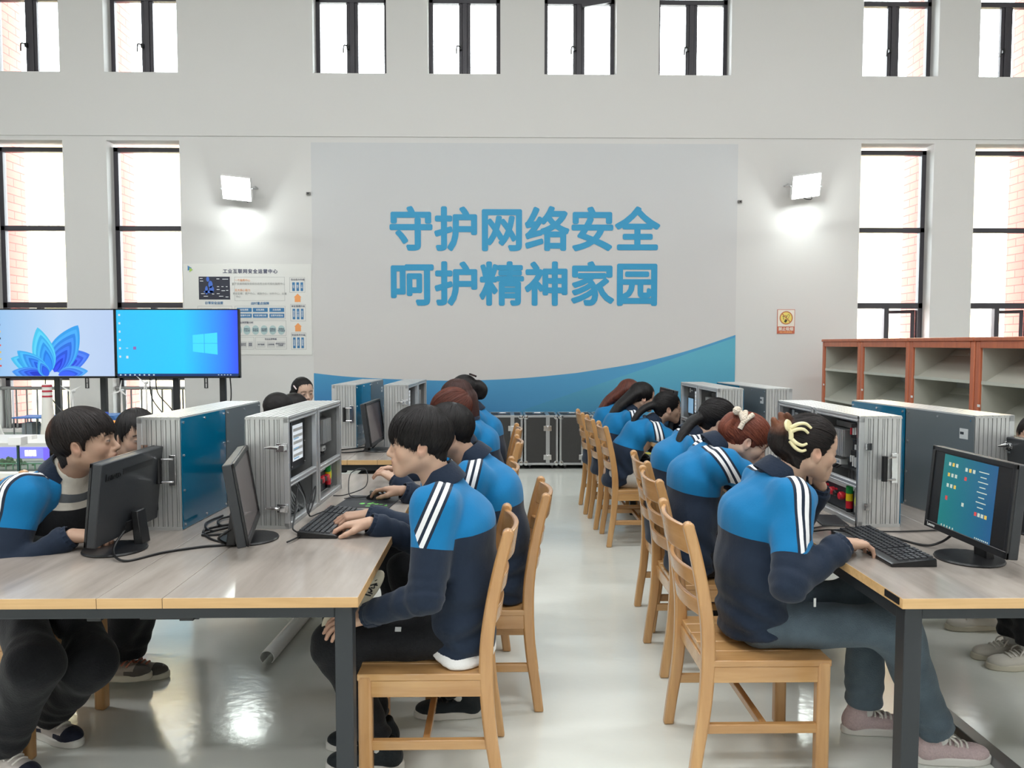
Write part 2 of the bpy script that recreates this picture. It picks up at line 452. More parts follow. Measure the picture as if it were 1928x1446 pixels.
# window guard railings behind the two left lower windows and the right ones
def guard(a, b_, label):
    root = empty('guard_railing', ((a + b_) / 2, YW + 0.07, LOWZ[0]), 0, label, 'railing', 'steel guard rails in the lower windows')
    hw = (b_ - a) / 2
    MB().use(M_STEEL).tube([(-hw, 0, 0.49), (hw, 0, 0.49)], 0.022, 10).build('handrail', root, smooth=True)
    for x in np.arange(-hw + 0.06, hw, 0.125):
        MB().use(M_STEEL).cyl((x, 0, 0), (x, 0, 0.49), 0.011, n=8).build('baluster', root, smooth=True)
    for x in (-hw + 0.1, hw - 0.17): MB().use(M_STEEL).cyl((x, 0, 0), (x, 0, 0.49), 0.022, n=8).build('rail_post', root, smooth=True)
guard(*LOW[0], 'steel guard rail in the lower window at the left frame edge, behind the model chimney')
guard(*LOW[1], 'steel guard rail in the lower window behind the right television')

# ================================================================== MURAL, POSTER, SIGN
MX0, MX1, MZ0, MZ1 = -2.245, 2.877, 0.125, 3.845
def mural_mat():
    m = bpy.data.materials.new('printed_mural'); m.use_nodes = True
    nt = m.node_tree; b = nt.nodes['Principled BSDF']; b.inputs['Roughness'].default_value = 0.55
    tc = nt.nodes.new('ShaderNodeTexCoord'); sp = nt.nodes.new('ShaderNodeSeparateXYZ'); nt.links.new(tc.outputs['Object'], sp.inputs[0])
    def ramp(sock, lo, hi, c1, c2):
        mr = nt.nodes.new('ShaderNodeMapRange'); mr.inputs['From Min'].default_value = lo; mr.inputs['From Max'].default_value = hi
        nt.links.new(sock, mr.inputs['Value'])
        mx = nt.nodes.new('ShaderNodeMix'); mx.data_type = 'RGBA'; mx.inputs['A'].default_value = (*lin(c1), 1); mx.inputs['B'].default_value = (*lin(c2), 1)
        nt.links.new(mr.outputs[0], mx.inputs['Factor']); return mx.outputs['Result']
    grey = ramp(sp.outputs['Z'], 1.2, 3.8, (206, 203, 201), (199, 201, 203))
    nt.links.new(grey, b.inputs['Base Color'])
    return m
def band_mat(name, z0, z1, c0, c1, x0=None, x1=None, c2=None):
    m = bpy.data.materials.new(name); m.use_nodes = True
    nt = m.node_tree; b = nt.nodes['Principled BSDF']; b.inputs['Roughness'].default_value = 0.5
    tc = nt.nodes.new('ShaderNodeTexCoord'); sp = nt.nodes.new('ShaderNodeSeparateXYZ'); nt.links.new(tc.outputs['Object'], sp.inputs[0])
    mr = nt.nodes.new('ShaderNodeMapRange'); mr.inputs['From Min'].default_value = z0; mr.inputs['From Max'].default_value = z1; nt.links.new(sp.outputs['Z'], mr.inputs['Value'])
    mx = nt.nodes.new('ShaderNodeMix'); mx.data_type = 'RGBA'; mx.inputs['A'].default_value = (*lin(c0), 1); mx.inputs['B'].default_value = (*lin(c1), 1); nt.links.new(mr.outputs[0], mx.inputs['Factor'])
    o = mx.outputs['Result']
    if c2:
        mr2 = nt.nodes.new('ShaderNodeMapRange'); mr2.inputs['From Min'].default_value = x0; mr2.inputs['From Max'].default_value = x1; nt.links.new(sp.outputs['X'], mr2.inputs['Value'])
        mx2 = nt.nodes.new('ShaderNodeMix'); mx2.data_type = 'RGBA'; mx2.inputs['B'].default_value = (*lin(c2), 1); nt.links.new(o, mx2.inputs['A']); nt.links.new(mr2.outputs[0], mx2.inputs['Factor']); o = mx2.outputs['Result']
    nt.links.new(o, b.inputs['Base Color']); return m
mural = MB().use(mural_mat()).box(MX0, YW - 0.006, MZ0, MX1, YW - 0.0005, MZ1).build('wall_mural')
tag(mural, 'large pale grey wall mural with blue slogan and blue wave along its foot', 'mural')
# wave outline (object coordinates = world)
wave = [(-2.245, 1.093), (-1.9, 1.055), (-1.525, 1.03), (-1.05, 1.01), (-0.56, 1.0), (-0.06, 1.012), (0.4, 1.04), (0.86, 1.085), (1.05, 1.11), (1.7, 1.215), (2.3, 1.365), (2.877, 1.555)]
wv = [(p.x, p.y) for p in spline([(x, z, 0) for x, z in wave], 6)]
m = MB().use(band_mat('mural_blue', 0.45, 1.1, (38, 96, 160), (70, 148, 192), -1.6, 1.2, (76, 152, 196)))
yb = YW - 0.0075
for i in range(len(wv) - 1): m.quad((wv[i][0], yb, MZ0), (wv[i + 1][0], yb, MZ0), (wv[i + 1][0], yb, wv[i + 1][1]), (wv[i][0], yb, wv[i][1]))
m.build('mural_wave', mural)
m = MB().use(band_mat('mural_teal', 0.4, 1.3, (56, 128, 172), (92, 172, 196)))
lv = [(-0.5, MZ0), (0.22, 0.62), (1.05, 0.9), (1.68, 1.115), (2.3, 1.33), (2.877, 1.525)]
yb = YW - 0.009
for i in range(len(lv) - 1): m.quad((lv[i][0], yb, MZ0), (lv[i + 1][0], yb, MZ0), (lv[i + 1][0], yb, lv[i + 1][1]), (lv[i][0], yb, lv[i][1]))
m.build('mural_wave', mural)
M_TXT = mat('slogan_blue', (46, 150, 196), 0.5)
def line_of(body, x0, x1, z0, z1):
    n = len(body); adv = (x1 - x0) / (n - 0.06)
    for k, ch in enumerate(body):
        text_obj('lettering', ch, 0.545, M_TXT, mural, (x0 + adv * (k + 0.47), YW - 0.0105, (z0 + z1) / 2), bold=0.0165, ext=0.0008)
line_of('守护网络安全', -1.315, 1.925, 2.515, 3.055)
line_of('呵护精神家园', -1.315, 1.925, 1.875, 2.385)
for i, (x, z, lb) in enumerate([(-2.28, 3.24, 'tiny grey wall bracket at the left edge of the mural'), (2.905, 3.16, 'tiny dark wall bracket at the right edge of the mural')]):
    m = MB().use(mat('bracket_grey', (120, 118, 114), 0.5)); m.cbox((0, -0.015, 0), (0.045, 0.03, 0.03)); m.use(M_BLACK).cbox((0, -0.032, 0), (0.018, 0.006, 0.018))
    tag(m.build('wall_bracket', loc=(x, YW, z)), lb, 'bracket')

# --- information poster, left of the mural
PX0, PX1, PZ0, PZ1 = -3.789, -2.262, 1.315, 2.404
PW, PH = 260.0, 200.0   # drawn on a 260 x 200 sheet whose sheet coordinates follow the crop 340..600 x 480..680
def pxy(u, v):  # crop pixel (1880 x 1446 view) -> world
    X = -3.811 + (u / 1880 * 260) * (1.527 / 243); Z = 2.512 - (v / 1446 * 200) * (1.089 / 171)
    return X, Z
M_POST = mat('poster_paper', (222, 222, 218), 0.5)
poster = MB().use(M_POST).box(PX0, YW - 0.006, PZ0, PX1, YW - 0.0005, PZ1).build('wall_poster')
tag(poster, 'pale information poster with blue and orange diagram, left of the mural', 'poster')
def pr(name, u0, v0, u1, v1, mt, d=0.0075):
    xa, za = pxy(u0, v1); xb, zb = pxy(u1, v0)
    return MB().use(mt).box(xa, YW - d, za, xb, YW - 0.006, zb).build(name, poster)
def pt(s, u, v, hpx, mt, bold=0.0, d=0.0085, spacing=1.0, vert=False):
    x, z = pxy(u, v); size = hpx / 1446 * 200 * (1.089 / 171) / 0.96
    if vert: s = '\n'.join(s)
    return text_obj('lettering', s, size, mt, poster, (x, YW - d, z), bold=bold, ext=0.0005, spacing=spacing, line=0.8 if vert else 1.0)
M_PB = mat('poster_blue', (62, 122, 170), 0.5); M_PO = mat('poster_orange', (238, 160, 96), 0.5); M_PD = mat('poster_dark_ink', (70, 74, 104), 0.5)
M_PG = mat('poster_grey_ink', (168, 170, 168), 0.5); M_PT = mat('poster_teal_disc', (176, 200, 200), 0.5); M_PW = mat('poster_white_ink', (236, 240, 242), 0.5)
M_PK = mat('poster_dark_picture', (46, 48, 62), 0.4); M_PL = mat('poster_lime', (160, 196, 90), 0.5); M_PBOX = mat('poster_pale_box', (206, 207, 204), 0.5)
pt('工业互联网安全运营中心', 945, 225, 60, M_PD, 0.0011, spacing=1.18)
xa, za = pxy(88, 215); xb, zb = pxy(145, 145)
MB().use(M_PB).prism([(xa, za), (xb, (za + zb) / 2), (xa, zb)], 'y', YW - 0.008, YW - 0.006).build('emblem', poster)
xa, za = pxy(112, 235); xb, zb = pxy(158, 170)
MB().use(M_PL).prism([(xa, za), (xb, (za + zb) / 2), (xa, zb)], 'y', YW - 0.009, YW - 0.006).build('emblem', poster)
pr('picture', 235, 295, 663, 605, M_PK)
mm = MB().use(mat('poster_glow_blue', (70, 110, 200), 0.5))
for (u, v, ru, rv) in ((360, 330, 22, 34), (395, 400, 30, 50), (410, 470, 34, 50), (370, 500, 70, 18), (340, 480, 20, 60)):
    x, z = pxy(u, v); rx = ru / 1880 * 260 * 0.00628; rz = rv / 1446 * 200 * 0.00637
    mm.poly([(x + rx * math.cos(t), YW - 0.0082, z + rz * math.sin(t)) for t in np.linspace(0, 2 * PI, 14)[:-1]])
mm.use(M_PW)
for (u, v, wd) in ((270, 320, 40), (275, 355, 44), (500, 325, 40), (600, 328, 80), (500, 430, 30), (560, 430, 30), (618, 430, 24), (500, 470, 40), (570, 485, 50), (625, 480, 30), (500, 525, 40), (540, 560, 60), (620, 570, 40), (290, 525, 50), (330, 560, 60), (430, 530, 30)):
    xa, za = pxy(u - wd / 2, v + 4); xb, zb = pxy(u + wd / 2, v - 4); mm.quad((xa, YW - 0.0083, za), (xb, YW - 0.0083, za), (xb, YW - 0.0083, zb), (xa, YW - 0.0083, zb))
mm.build('picture_detail', poster)
def outline(u0, v0, u1, v1, t=4):
    m = MB().use(M_PG)
    for (a, b2, c2, d2) in ((u0, v0, u1, v0 + t), (u0, v1 - t, u1, v1), (u0, v0, u0 + t, v1), (u1 - t, v0, u1, v1)):
        xa, za = pxy(a, d2); xb, zb = pxy(c2, b2); m.quad((xa, YW - 0.0064, za), (xb, YW - 0.0064, za), (xb, YW - 0.0064, zb), (xa, YW - 0.0064, zb))
    m.build('diagram_frame', poster)
outline(724, 298, 1416, 622); outline(1483, 302, 1696, 508); outline(1490, 668, 1700, 900); outline(1495, 1058, 1702, 1288)
outline(212, 694, 686, 860); outline(724, 694, 1420, 870); outline(640, 890, 1428, 1096); outline(640, 1116, 982, 1284); outline(1000, 1116, 1432, 1284)
pt('一个指挥中心', 835, 345, 34, M_PO); pt('基于多维网络安全综合态势分析可视化指挥中心', 1055, 392, 33, M_PG); pt('五大核心能力', 835, 480, 34, M_PO)
pt('安全监视、资产中心、威胁中心、分析中心、运营', 1070, 525, 32, M_PG); pt('中心', 775, 568, 32, M_PG)
pt('日常安全运营', 440, 654, 40, M_PB, 0.0005); pt('战时重点保障', 1072, 660, 40, M_PB, 0.0005)
pt('安全事件监控', 330, 740, 26, M_PG); pt('资产漏洞管理', 566, 740, 26, M_PG)
for r_, row in enumerate((('应急通报', '应急演练', '应急指挥'), ('回放事件分析', '专家诊断分析', '远程专家联动'))):
    for c_, s in enumerate(row):
        u0 = (752, 972, 1200)[c_]; v0 = (718, 796)[r_]; pr('diagram_block', u0, v0, u0 + 204, v0 + 56, M_PB); pt(s, u0 + 102, v0 + 28, 27, M_PW, 0.0003)
pt('安全监测预警分析', 850, 920, 30, M_PD)
for k, (s1, s2) in enumerate((('流量', '监测'), ('异常行', '为监测'), ('攻击异', '常监测'), ('安全漏', '洞检查'), ('网络设', '备状态'), ('非授权', '行为监测'))):
    u = 766 + k * 119; x, z = pxy(u, 1020); rx = 50 / 1880 * 260 * 0.00628; rz = 64 / 1446 * 200 * 0.00637
    MB().use(M_PT).prism([(x + rx * math.cos(t), z + rz * math.sin(t)) for t in np.linspace(0, 2 * PI, 25)[:-1]], 'y', YW - 0.0075, YW - 0.006).build('diagram_disc', poster)
    pt(s1 + '\n' + s2, u, 1020, 24, M_PD)
pt('安全运营数据', 1212, 1145, 26, M_PD)
for (u0, u1, s) in ((790, 880, '安全态\n势日志'), (896, 964, '威胁\n情报'), (1016, 1138, '资产数据'), (1156, 1268, '工单数据'), (1284, 1412, '脆弱性风险人\n员数据')):
    pr('diagram_block', u0, 1176, u1, 1262, M_PBOX, 0.0072); pt(s, (u0 + u1) / 2, 1219, 22, M_PD)
for k, (v, ttl, cols) in enumerate(((335, '安全能力升级', ('应急', '稳定', '千面')), (697, '安全管理升级', ('组织结构', '上下协同', '安全体系')), (1090, '安全技术升级', ('自动发现', '风险分析', '自动处置')))):
    pt(ttl, 1597, v, 30, M_PD)
    h0 = (370, 730, 1122)[k]; h1 = (488, 874, 1268)[k]
    for c_ in range(3):
        u = 1538 + c_ * 57; pr('diagram_block', u - 18, h0, u + 18, h1, M_PB); pt(cols[c_], u, (h0 + h1) / 2, 26, M_PW, vert=True)
for v in (524, 924):
    q = [(1592 - 52, v + 50), (1592, v), (1592 + 52, v + 50), (1592 + 40, v + 50), (1592 + 40, v + 114), (1592 - 40, v + 114), (1592 - 40, v + 50)]
    MB().use(M_PO).prism([pxy(*p) for p in q][::-1], 'y', YW - 0.0075, YW - 0.006).build('arrow', poster)

# --- no smoking sign
SX, SZ, SWd, SH = 3.494, 1.718, 0.215, 0.295
sign = MB().use(mat('sign_rust_red', (196, 104, 78), 0.45)).box(-SWd / 2, -0.006, -SH / 2, SWd / 2, 0, SH / 2).build('no_smoking_sign', loc=(SX, YW, SZ))
tag(sign, 'small no smoking sign with yellow disc on the wall above the bookcases', 'sign')
MB().use(mat('sign_white', (232, 226, 214), 0.45)).box(-SWd / 2 + 0.006, -0.008, -SH / 2 + 0.088, SWd / 2 - 0.006, -0.006, SH / 2 - 0.006).build('sign_face', sign)
def disc(name, x, z, r, y0, y1, mt, r2=0):
    m = MB().use(mt); ts = np.linspace(0, 2 * PI, 41)[:-1]
    if r2:
        for i in range(40):
            t0, t1 = ts[i], ts[(i + 1) % 40]
            m.quad((x + r2 * math.cos(t0), y0, z + r2 * math.sin(t0)), (x + r2 * math.cos(t1), y0, z + r2 * math.sin(t1)), (x + r * math.cos(t1), y0, z + r * math.sin(t1)), (x + r * math.cos(t0), y0, z + r * math.sin(t0)))
    else: m.prism([(x + r * math.cos(t), z + r * math.sin(t)) for t in ts], 'y', y0, y1)
    return m.build(name, sign)
M_SR = mat('sign_brown_ring', (190, 122, 76), 0.45); M_SK = mat('sign_black', (60, 58, 30), 0.5)
disc('disc', 0, 0.045, 0.079, -0.0095, -0.008, mat('sign_yellow', (232, 214, 112), 0.45))
disc('ring', 0, 0.045, 0.081, -0.0105, -0.01, M_SR, 0.068)
Mx = Matrix.Translation((0, 0, 0.045)) @ Matrix.Rotation(R(45), 4, 'Y')
MB().use(M_SR).box(-0.072, -0.0115, -0.006, 0.072, -0.0105, 0.006, Mx).build('bar', sign)
m = MB().use(M_SK); Mx = Matrix.Translation((0.012, 0, 0.04)) @ Matrix.Rotation(R(28), 4, 'Y')
m.box(-0.014, -0.0102, -0.055, 0.014, -0.0096, -0.018, Mx); 
for (a, b2, c2, d2) in ((-0.013, -0.005, -0.009, 0.05), (0.009, -0.005, 0.013, 0.05), (-0.013, 0.046, 0.013, 0.05)): m.box(a, -0.0102, b2, c2, -0.0096, d2, Mx)
m.tube(spline([(-0.012, -0.0098, 0.075), (0.0, -0.0098, 0.07), (0.002, -0.0098, 0.055)], 4), 0.003, 5); m.tube(spline([(-0.045, -0.0098, 0.062), (-0.03, -0.0098, 0.066), (-0.036, -0.0098, 0.04), (-0.025, -0.0098, 0.025)], 4), 0.003, 5)
m.build('cigarette', sign)
text_obj('lettering', '禁止吸烟', 0.046, mat('sign_white', (0, 0, 0)), sign, (0, -0.007, -0.093), bold=0.0012, ext=0.0006)
text_obj('lettering', 'NO SMOKING', 0.024, mat('sign_pale_orange', (246, 190, 120), 0.5), sign, (0, -0.007, -0.129), bold=0.0005, ext=0.0006)

# ================================================================== FLOODLIGHTS
def floodlight(x, z, tilt_z, label):
    root = empty('wall_floodlight', (x, YW, z), 0, label, 'lamp', 'wall floodlights either side of the mural')
    Mx = Matrix.Translation((0, -0.24, 0.0)) @ Matrix.Rotation(tilt_z, 4, 'Y') @ Matrix.Rotation(R(28), 4, 'X')
    # housing: shallow box, lit face on its local -y side, tipped down and towards the hall
    m = MB().use(M_WHITE); m.box(-0.17, 0.0, -0.14, 0.17, 0.055, 0.14, Mx)
    for k in range(9): m.box(-0.16 + k * 0.039, 0.055, -0.12, -0.15 + k * 0.039, 0.085, 0.12, Mx)
    m.build('housing', root, bevel=0.008)
    m = MB().use(mat('lit_floodlight_lens', (250, 255, 250), 0.3, emit=((246, 255, 250), 22))); m.box(-0.15, -0.006, -0.12, 0.15, 0.001, 0.12, Mx); m.build('lens', root)
    m = MB().use(M_ALU); m.tube([(-0.18, -0.24, 0.0), (-0.18, -0.12, 0.05), (-0.18, 0.0, 0.05), (0.18, 0.0, 0.05), (0.18, -0.12, 0.05), (0.18, -0.24, 0.0)], 0.01, 6); m.build('bracket', root)
    MB().use(M_CABLE).tube(spline([(0.04, -0.22, -0.06), (0.1, -0.15, -0.13), (0.05, -0.04, -0.1), (0.02, 0, 0.0)], 6), 0.005, 6).build('cable', root)
    ld = bpy.data.lights.new('floodlight_beam', 'AREA'); ld.shape = 'RECTANGLE'; ld.size = 0.3; ld.size_y = 0.24; ld.energy = 18; ld.color = (0.94, 1.0, 0.97)
    lo = bpy.data.objects.new('floodlight_beam', ld); COL.objects.link(lo)
    lo.matrix_world = Matrix.Translation((x, YW, z)) @ Mx @ Matrix.Translation((0, -0.02, 0)) @ Matrix.Rotation(R(90), 4, 'X')
    # light spilling back on to the wall from the frame of the lamp
    l2 = bpy.data.lights.new('floodlight_spill', 'SPOT'); l2.energy = 9; l2.spot_size = R(120); l2.spot_blend = 1.0; l2.shadow_soft_size = 0.12; l2.color = (0.93, 1, 0.98)
    lo2 = bpy.data.objects.new('floodlight_spill', l2); COL.objects.link(lo2)
    lo2.location = (x, YW - 0.27, z - 0.13); lo2.rotation_euler = (R(14), 0, 0)
floodlight(-3.06, 3.25, R(6), 'bright white floodlight on the wall left of the mural, above the poster')
floodlight(3.62, 3.3, R(-8), 'bright white floodlight on the wall right of the mural')
# ================================================================== DESKS
M_TOP = wood_mat('greige_laminate_top', (142, 133, 125), (178, 170, 161), axis='Y', scale=7, rough=0.16, coat=0.0, stretch=0.12)
M_EDGE = wood_mat('pale_oak_edge_band', (196, 156, 104), (222, 184, 132), axis='X', scale=30, rough=0.4, coat=0.1, stretch=0.05)
def desk(x0, x1, y0, y1, label):
    root = empty('computer_desk', ((x0 + x1) / 2, (y0 + y1) / 2, 0), 0, label, 'desk', 'wood topped metal desks')
    hx, hy = (x1 - x0) / 2, (y1 - y0) / 2
    cuts = [(-hx, -0.091), (-0.089, 0.089), (0.091, hx)]
    for (a, b_) in cuts:
        MB().use(M_TOP).box(a, -hy + 0.002, 0.722, b_, hy - 0.002, 0.75).build('desk_top' if b_ - a > 0.3 else 'cable_flap', root, bevel=0.0015)
        for (ya, yb) in ((-hy - 0.0005, -hy + 0.002), (hy - 0.002, hy + 0.0005)):
            MB().use(M_EDGE).box(a, ya, 0.7215, b_, yb, 0.7495).build('edge_band', root)
    for s in (-1, 1):
        MB().use(M_EDGE).box(s * hx - 0.0012 if s < 0 else hx, -hy, 0.7215, -hx if s < 0 else hx + 0.0012, hy, 0.7495).build('edge_band', root)
    for sx in (-1, 1):
        for sy in (-1, 1):
            cx, cy = sx * (hx - 0.045), sy * (hy - 0.05)
            MB().use(M_GREYMETAL).box(cx - 0.025, cy - 0.025, 0.0, cx + 0.025, cy + 0.025, 0.722).build('leg', root, bevel=0.003)
    m = MB().use(M_GREYMETAL)
    for sy in (-1, 1): m.box(-hx + 0.07, sy * (hy - 0.05) - 0.02, 0.682, hx - 0.07, sy * (hy - 0.05) + 0.02, 0.722)
    for sx in (-1, 1): m.box(sx * (hx - 0.045) - 0.02, -hy + 0.075, 0.67, sx * (hx - 0.045) + 0.02, hy - 0.075, 0.722)
    for x in (-0.12, 0.12): m.box(x - 0.015, -hy + 0.07, 0.69, x + 0.015, hy - 0.07, 0.722)
    m.build('under_frame', root, bevel=0.003)
    MB().use(M_BLACK2).box(-0.09, -hy + 0.25, 0.6, 0.09, hy - 0.25, 0.612).build('cable_tray', root)
    for sx in (-0.13, 0.13): MB().use(M_BLACK2).box(sx - 0.02, -hy + 0.06, 0.664, sx + 0.02, -hy + 0.1, 0.682).build('bracket', root, bevel=0.002)
    return root
dk = [desk(-1.645, -0.392, 2.098, 4.12, 'near left desk with grey wood top, two monitors standing on it'),
      desk(1.108, 2.361, 2.06, 4.08, 'near right desk with lit monitor and keyboard on it'),
      desk(-1.45, -0.2, 4.61, 6.6, 'far left desk behind the near left one, dark monitor at its front'),
      desk(1.085, 2.335, 4.5, 6.5, 'far right desk where three persons sit in a row')]
m = MB().use(M_BLACK); m.box(1.1055, 2.075, 0.728, 1.107, 2.155, 0.748)
m.build('maker_plate', None)
bpy.data.objects['maker_plate'].parent = dk[1]; bpy.data.objects['maker_plate'].location = (-1.7345 - 0.001, -3.07, 0)

# ================================================================== CHAIRS
M_CHAIR = wood_mat('honey_varnished_wood', (172, 124, 74), (206, 162, 108), axis='Z', scale=11, rough=0.28, coat=0.5, stretch=0.1)
M_CHAIRX = wood_mat('honey_varnished_wood_seat', (174, 128, 78), (208, 166, 112), axis='X', scale=13, rough=0.24, coat=0.55, stretch=0.08)
M_CHAIRY = wood_mat('honey_varnished_wood_rail', (170, 122, 74), (204, 158, 106), axis='Y', scale=13, rough=0.26, coat=0.5, stretch=0.08)
def make_chair():
    root = empty('wooden_chair')
    # rear posts: side outline (x,z), swept 32 mm wide
    prof = [(0.0, 0.235), (0.1, 0.222), (0.2, 0.207), (0.3, 0.197), (0.41, 0.192), (0.52, 0.196), (0.64, 0.213), (0.76, 0.238), (0.85, 0.262)]
    c = [(p.x, p.y) for p in spline([(-x, z, 0) for z, x in prof], 4)]
    wid = [0.046 - 0.008 * abs(z - 0.41) / 0.41 for x, z in c]
    front = [(x + w_ / 2, z) for (x, z), w_ in zip(c, wid)]; back = [(x - w_ / 2, z) for (x, z), w_ in zip(c, wid)]
    tx, tz = c[-1]; cap = [(tx + 0.019 * math.cos(t), tz + 0.019 * math.sin(t)) for t in np.linspace(0.2, PI - 0.2, 7)]
    outline_ = front + cap + back[::-1]
    for s in (-1, 1):
        y0, y1 = s * 0.193 - 0.0165, s * 0.193 + 0.0165
        MB().use(M_CHAIR).prism(outline_[::-1], 'y', y0, y1).build('back_post', root, bevel=0.007, seg=2)
    for s in (-1, 1):
        MB().use(M_CHAIR).box(0.168, s * 0.19 - 0.021, 0, 0.212, s * 0.19 + 0.021, 0.405).build('front_leg', root, bevel=0.009)
    # curved back slats
    def slat(z0, z1, x, bow=0.032):
        m = MB().use(M_CHAIRY); n_ = 14; vs = []; fs = []
        for i in range(n_ + 1):
            y = -0.178 + 0.356 * i / n_; d = -bow * (1 - (y / 0.178) ** 2)
            lean = -0.06 * (z1 - z0) / 0.1
            for (dx, z) in ((0.009, z0), (0.009 + lean * .25, z1), (-0.009 + lean * .25, z1), (-0.009, z0)):
                vs.append((x + d + dx, y, z))
        for i in range(n_):
            for j in range(4):
                fs.append((i * 4 + j, i * 4 + (j + 1) % 4, (i + 1) * 4 + (j + 1) % 4, (i + 1) * 4 + j))
        fs.append((3, 2, 1, 0)); fs.append((n_ * 4, n_ * 4 + 1, n_ * 4 + 2, n_ * 4 + 3))
        m.add(vs, [f[::-1] for f in fs]); m.build('back_slat', root, bevel=0.004)
    slat(0.755, 0.85, -0.246); slat(0.645, 0.7, -0.219); slat(0.545, 0.6, -0.202)
    # seat: five planks
    for k in range(5):
        y0 = -0.21 + 0.084 * k
        MB().use(M_CHAIRX).box(-0.19, y0 + 0.0008, 0.388, 0.214, y0 + 0.0832, 0.41).build('seat_plank', root, bevel=0.003)
    m = MB().use(M_CHAIRX)
    for s in (-1, 1): m.box(-0.19, s * 0.197 - 0.011, 0.335, 0.17, s * 0.197 + 0.011, 0.388)
    for x in (-0.185, 0.19): m.box(x - 0.011, -0.18, 0.335, x + 0.011, 0.18, 0.388)
    m.build('seat_apron', root, bevel=0.002)
    for s in (-1, 1): MB().use(M_CHAIRX).box(-0.2, s * 0.192 - 0.011, 0.16, 0.172, s * 0.192 + 0.011, 0.192).build('stretcher', root, bevel=0.003)
    MB().use(M_CHAIRY).box(-0.011, -0.185, 0.163, 0.011, 0.185, 0.19).build('stretcher', root, bevel=0.003)
    return root
ch0 = make_chair(); used_ch = [False]
def chair(x, y, rz, label):
    if not used_ch[0]:
        used_ch[0] = True; o = ch0; o.location = (x, y, 0); o.rotation_euler = (0, 0, R(rz))
        tag(o, label, 'chair', 'honey wood slat back chairs'); return o
    return dup(ch0, (x, y, 0), R(rz), label)
CH = {}
CH['L1'] = chair(-0.235, 2.585, 180, 'honey wood chair under the person at the near left desk corner')
CH['L2'] = chair(-0.08, 3.16, 180, 'honey wood chair of the person with the mouse, its whole slatted back in view')
CH['L3'] = chair(-0.20, 3.76, 180, 'honey wood chair third from the front on the left of the aisle')
CH['L4'] = chair(-0.15, 4.72, 180, 'honey wood chair fourth from the front on the left of the aisle')
CH['L5'] = chair(-0.135, 5.43, 180, 'honey wood chair furthest back on the left of the aisle')
CH['R1'] = chair(0.88, 2.67, 0, 'honey wood chair under the person in blue jeans at the near right desk')
CH['R2'] = chair(0.95, 3.46, 0, 'honey wood chair of the person with the fluffy cream clip')
CH['R3'] = chair(0.997, 3.98, 0, 'honey wood chair third from the front on the right of the aisle')
CH['R4'] = chair(1.015, 5.6, 0, 'honey wood chair of the person in pale grey trousers, seat half bare')
CH['R5'] = chair(0.985, 6.12, 0, 'honey wood chair second from the back on the right of the aisle')
CH['R6'] = chair(0.965, 6.66, 0, 'honey wood chair furthest back on the right of the aisle')
CH['A'] = chair(-1.80, 2.86, -10, 'honey wood chair behind the person in the striped sweater')
CH['B'] = chair(-1.93, 3.36, 0, 'honey wood chair with slats showing at the left frame edge, behind the half hidden person')

CH['F'] = chair(-1.80, 5.2, 0, 'honey wood chair mostly hidden left of the far left desk, nearest of three')
CH['F2'] = chair(-1.84, 5.62, 0, 'honey wood chair hidden between two others left of the far left desk')
CH['G'] = chair(-1.83, 6.05, 0, 'honey wood chair of the person with the pale hair slide')
CH['C'] = chair(2.72, 3.42, 180, 'honey wood chair just past the right frame edge, nearest of two')
CH['D'] = chair(3.0, 3.98, 180, 'honey wood chair just past the right frame edge, further of two')
# ================================================================== TRAINING BOXES (aluminium profile racks)
M_RIB = mat('ribbed_aluminium', (202, 204, 203), 0.34, 0.55, var=(4, 0.06))
M_RIBD = mat('ribbed_aluminium_groove', (168, 170, 170), 0.4, 0.6)
M_TEAL = mat('teal_protective_film', (0, 104, 140), 0.1, 0.0, 0.6, coat=0.6)
M_GPANEL = mat('grey_steel_back_panel', (112, 119, 122), 0.36, 0.25, var=(2.5, 0.12))
M_SCREW = mat('bright_screw', (225, 226, 226), 0.2, 0.9)
M_DARKP = mat('dark_module_panel', (46, 50, 56), 0.42)
M_LCD = mat('lit_small_lcd', (120, 160, 190), 0.2, emit=((130, 172, 205), 0.32))
M_LCD2 = mat('lit_small_lcd_white', (200, 206, 210), 0.2, emit=((208, 214, 220), 0.45))
M_RED = mat('red_button', (198, 30, 48), 0.35); M_GRN = mat('green_button', (26, 150, 66), 0.35); M_YEL = mat('yellow_button', (236, 206, 30), 0.35)
M_LIME = mat('lime_disc', (206, 222, 92), 0.4); M_MODW = mat('white_module', (214, 216, 214), 0.4)
RL, RD, RH = 0.82, 0.165, 0.425
def ribs_end(m, y, sgn):
    """ribbed plate in the x-z plane at y, ribs run vertically"""
    n_ = 9; w_ = RD / n_
    for k in range(n_):
        x0 = -RD / 2 + k * w_
        m.box(x0 + w_ * 0.1, min(y, y + sgn * 0.005), 0.0, x0 + w_ * (0.94 if k % 3 else 0.6), max(y, y + sgn * 0.005), RH)
        if k % 3 == 0: m.box(x0 + w_ * 0.68, min(y, y + sgn * 0.004), 0.0, x0 + w_ * 0.96, max(y, y + sgn * 0.004), RH)
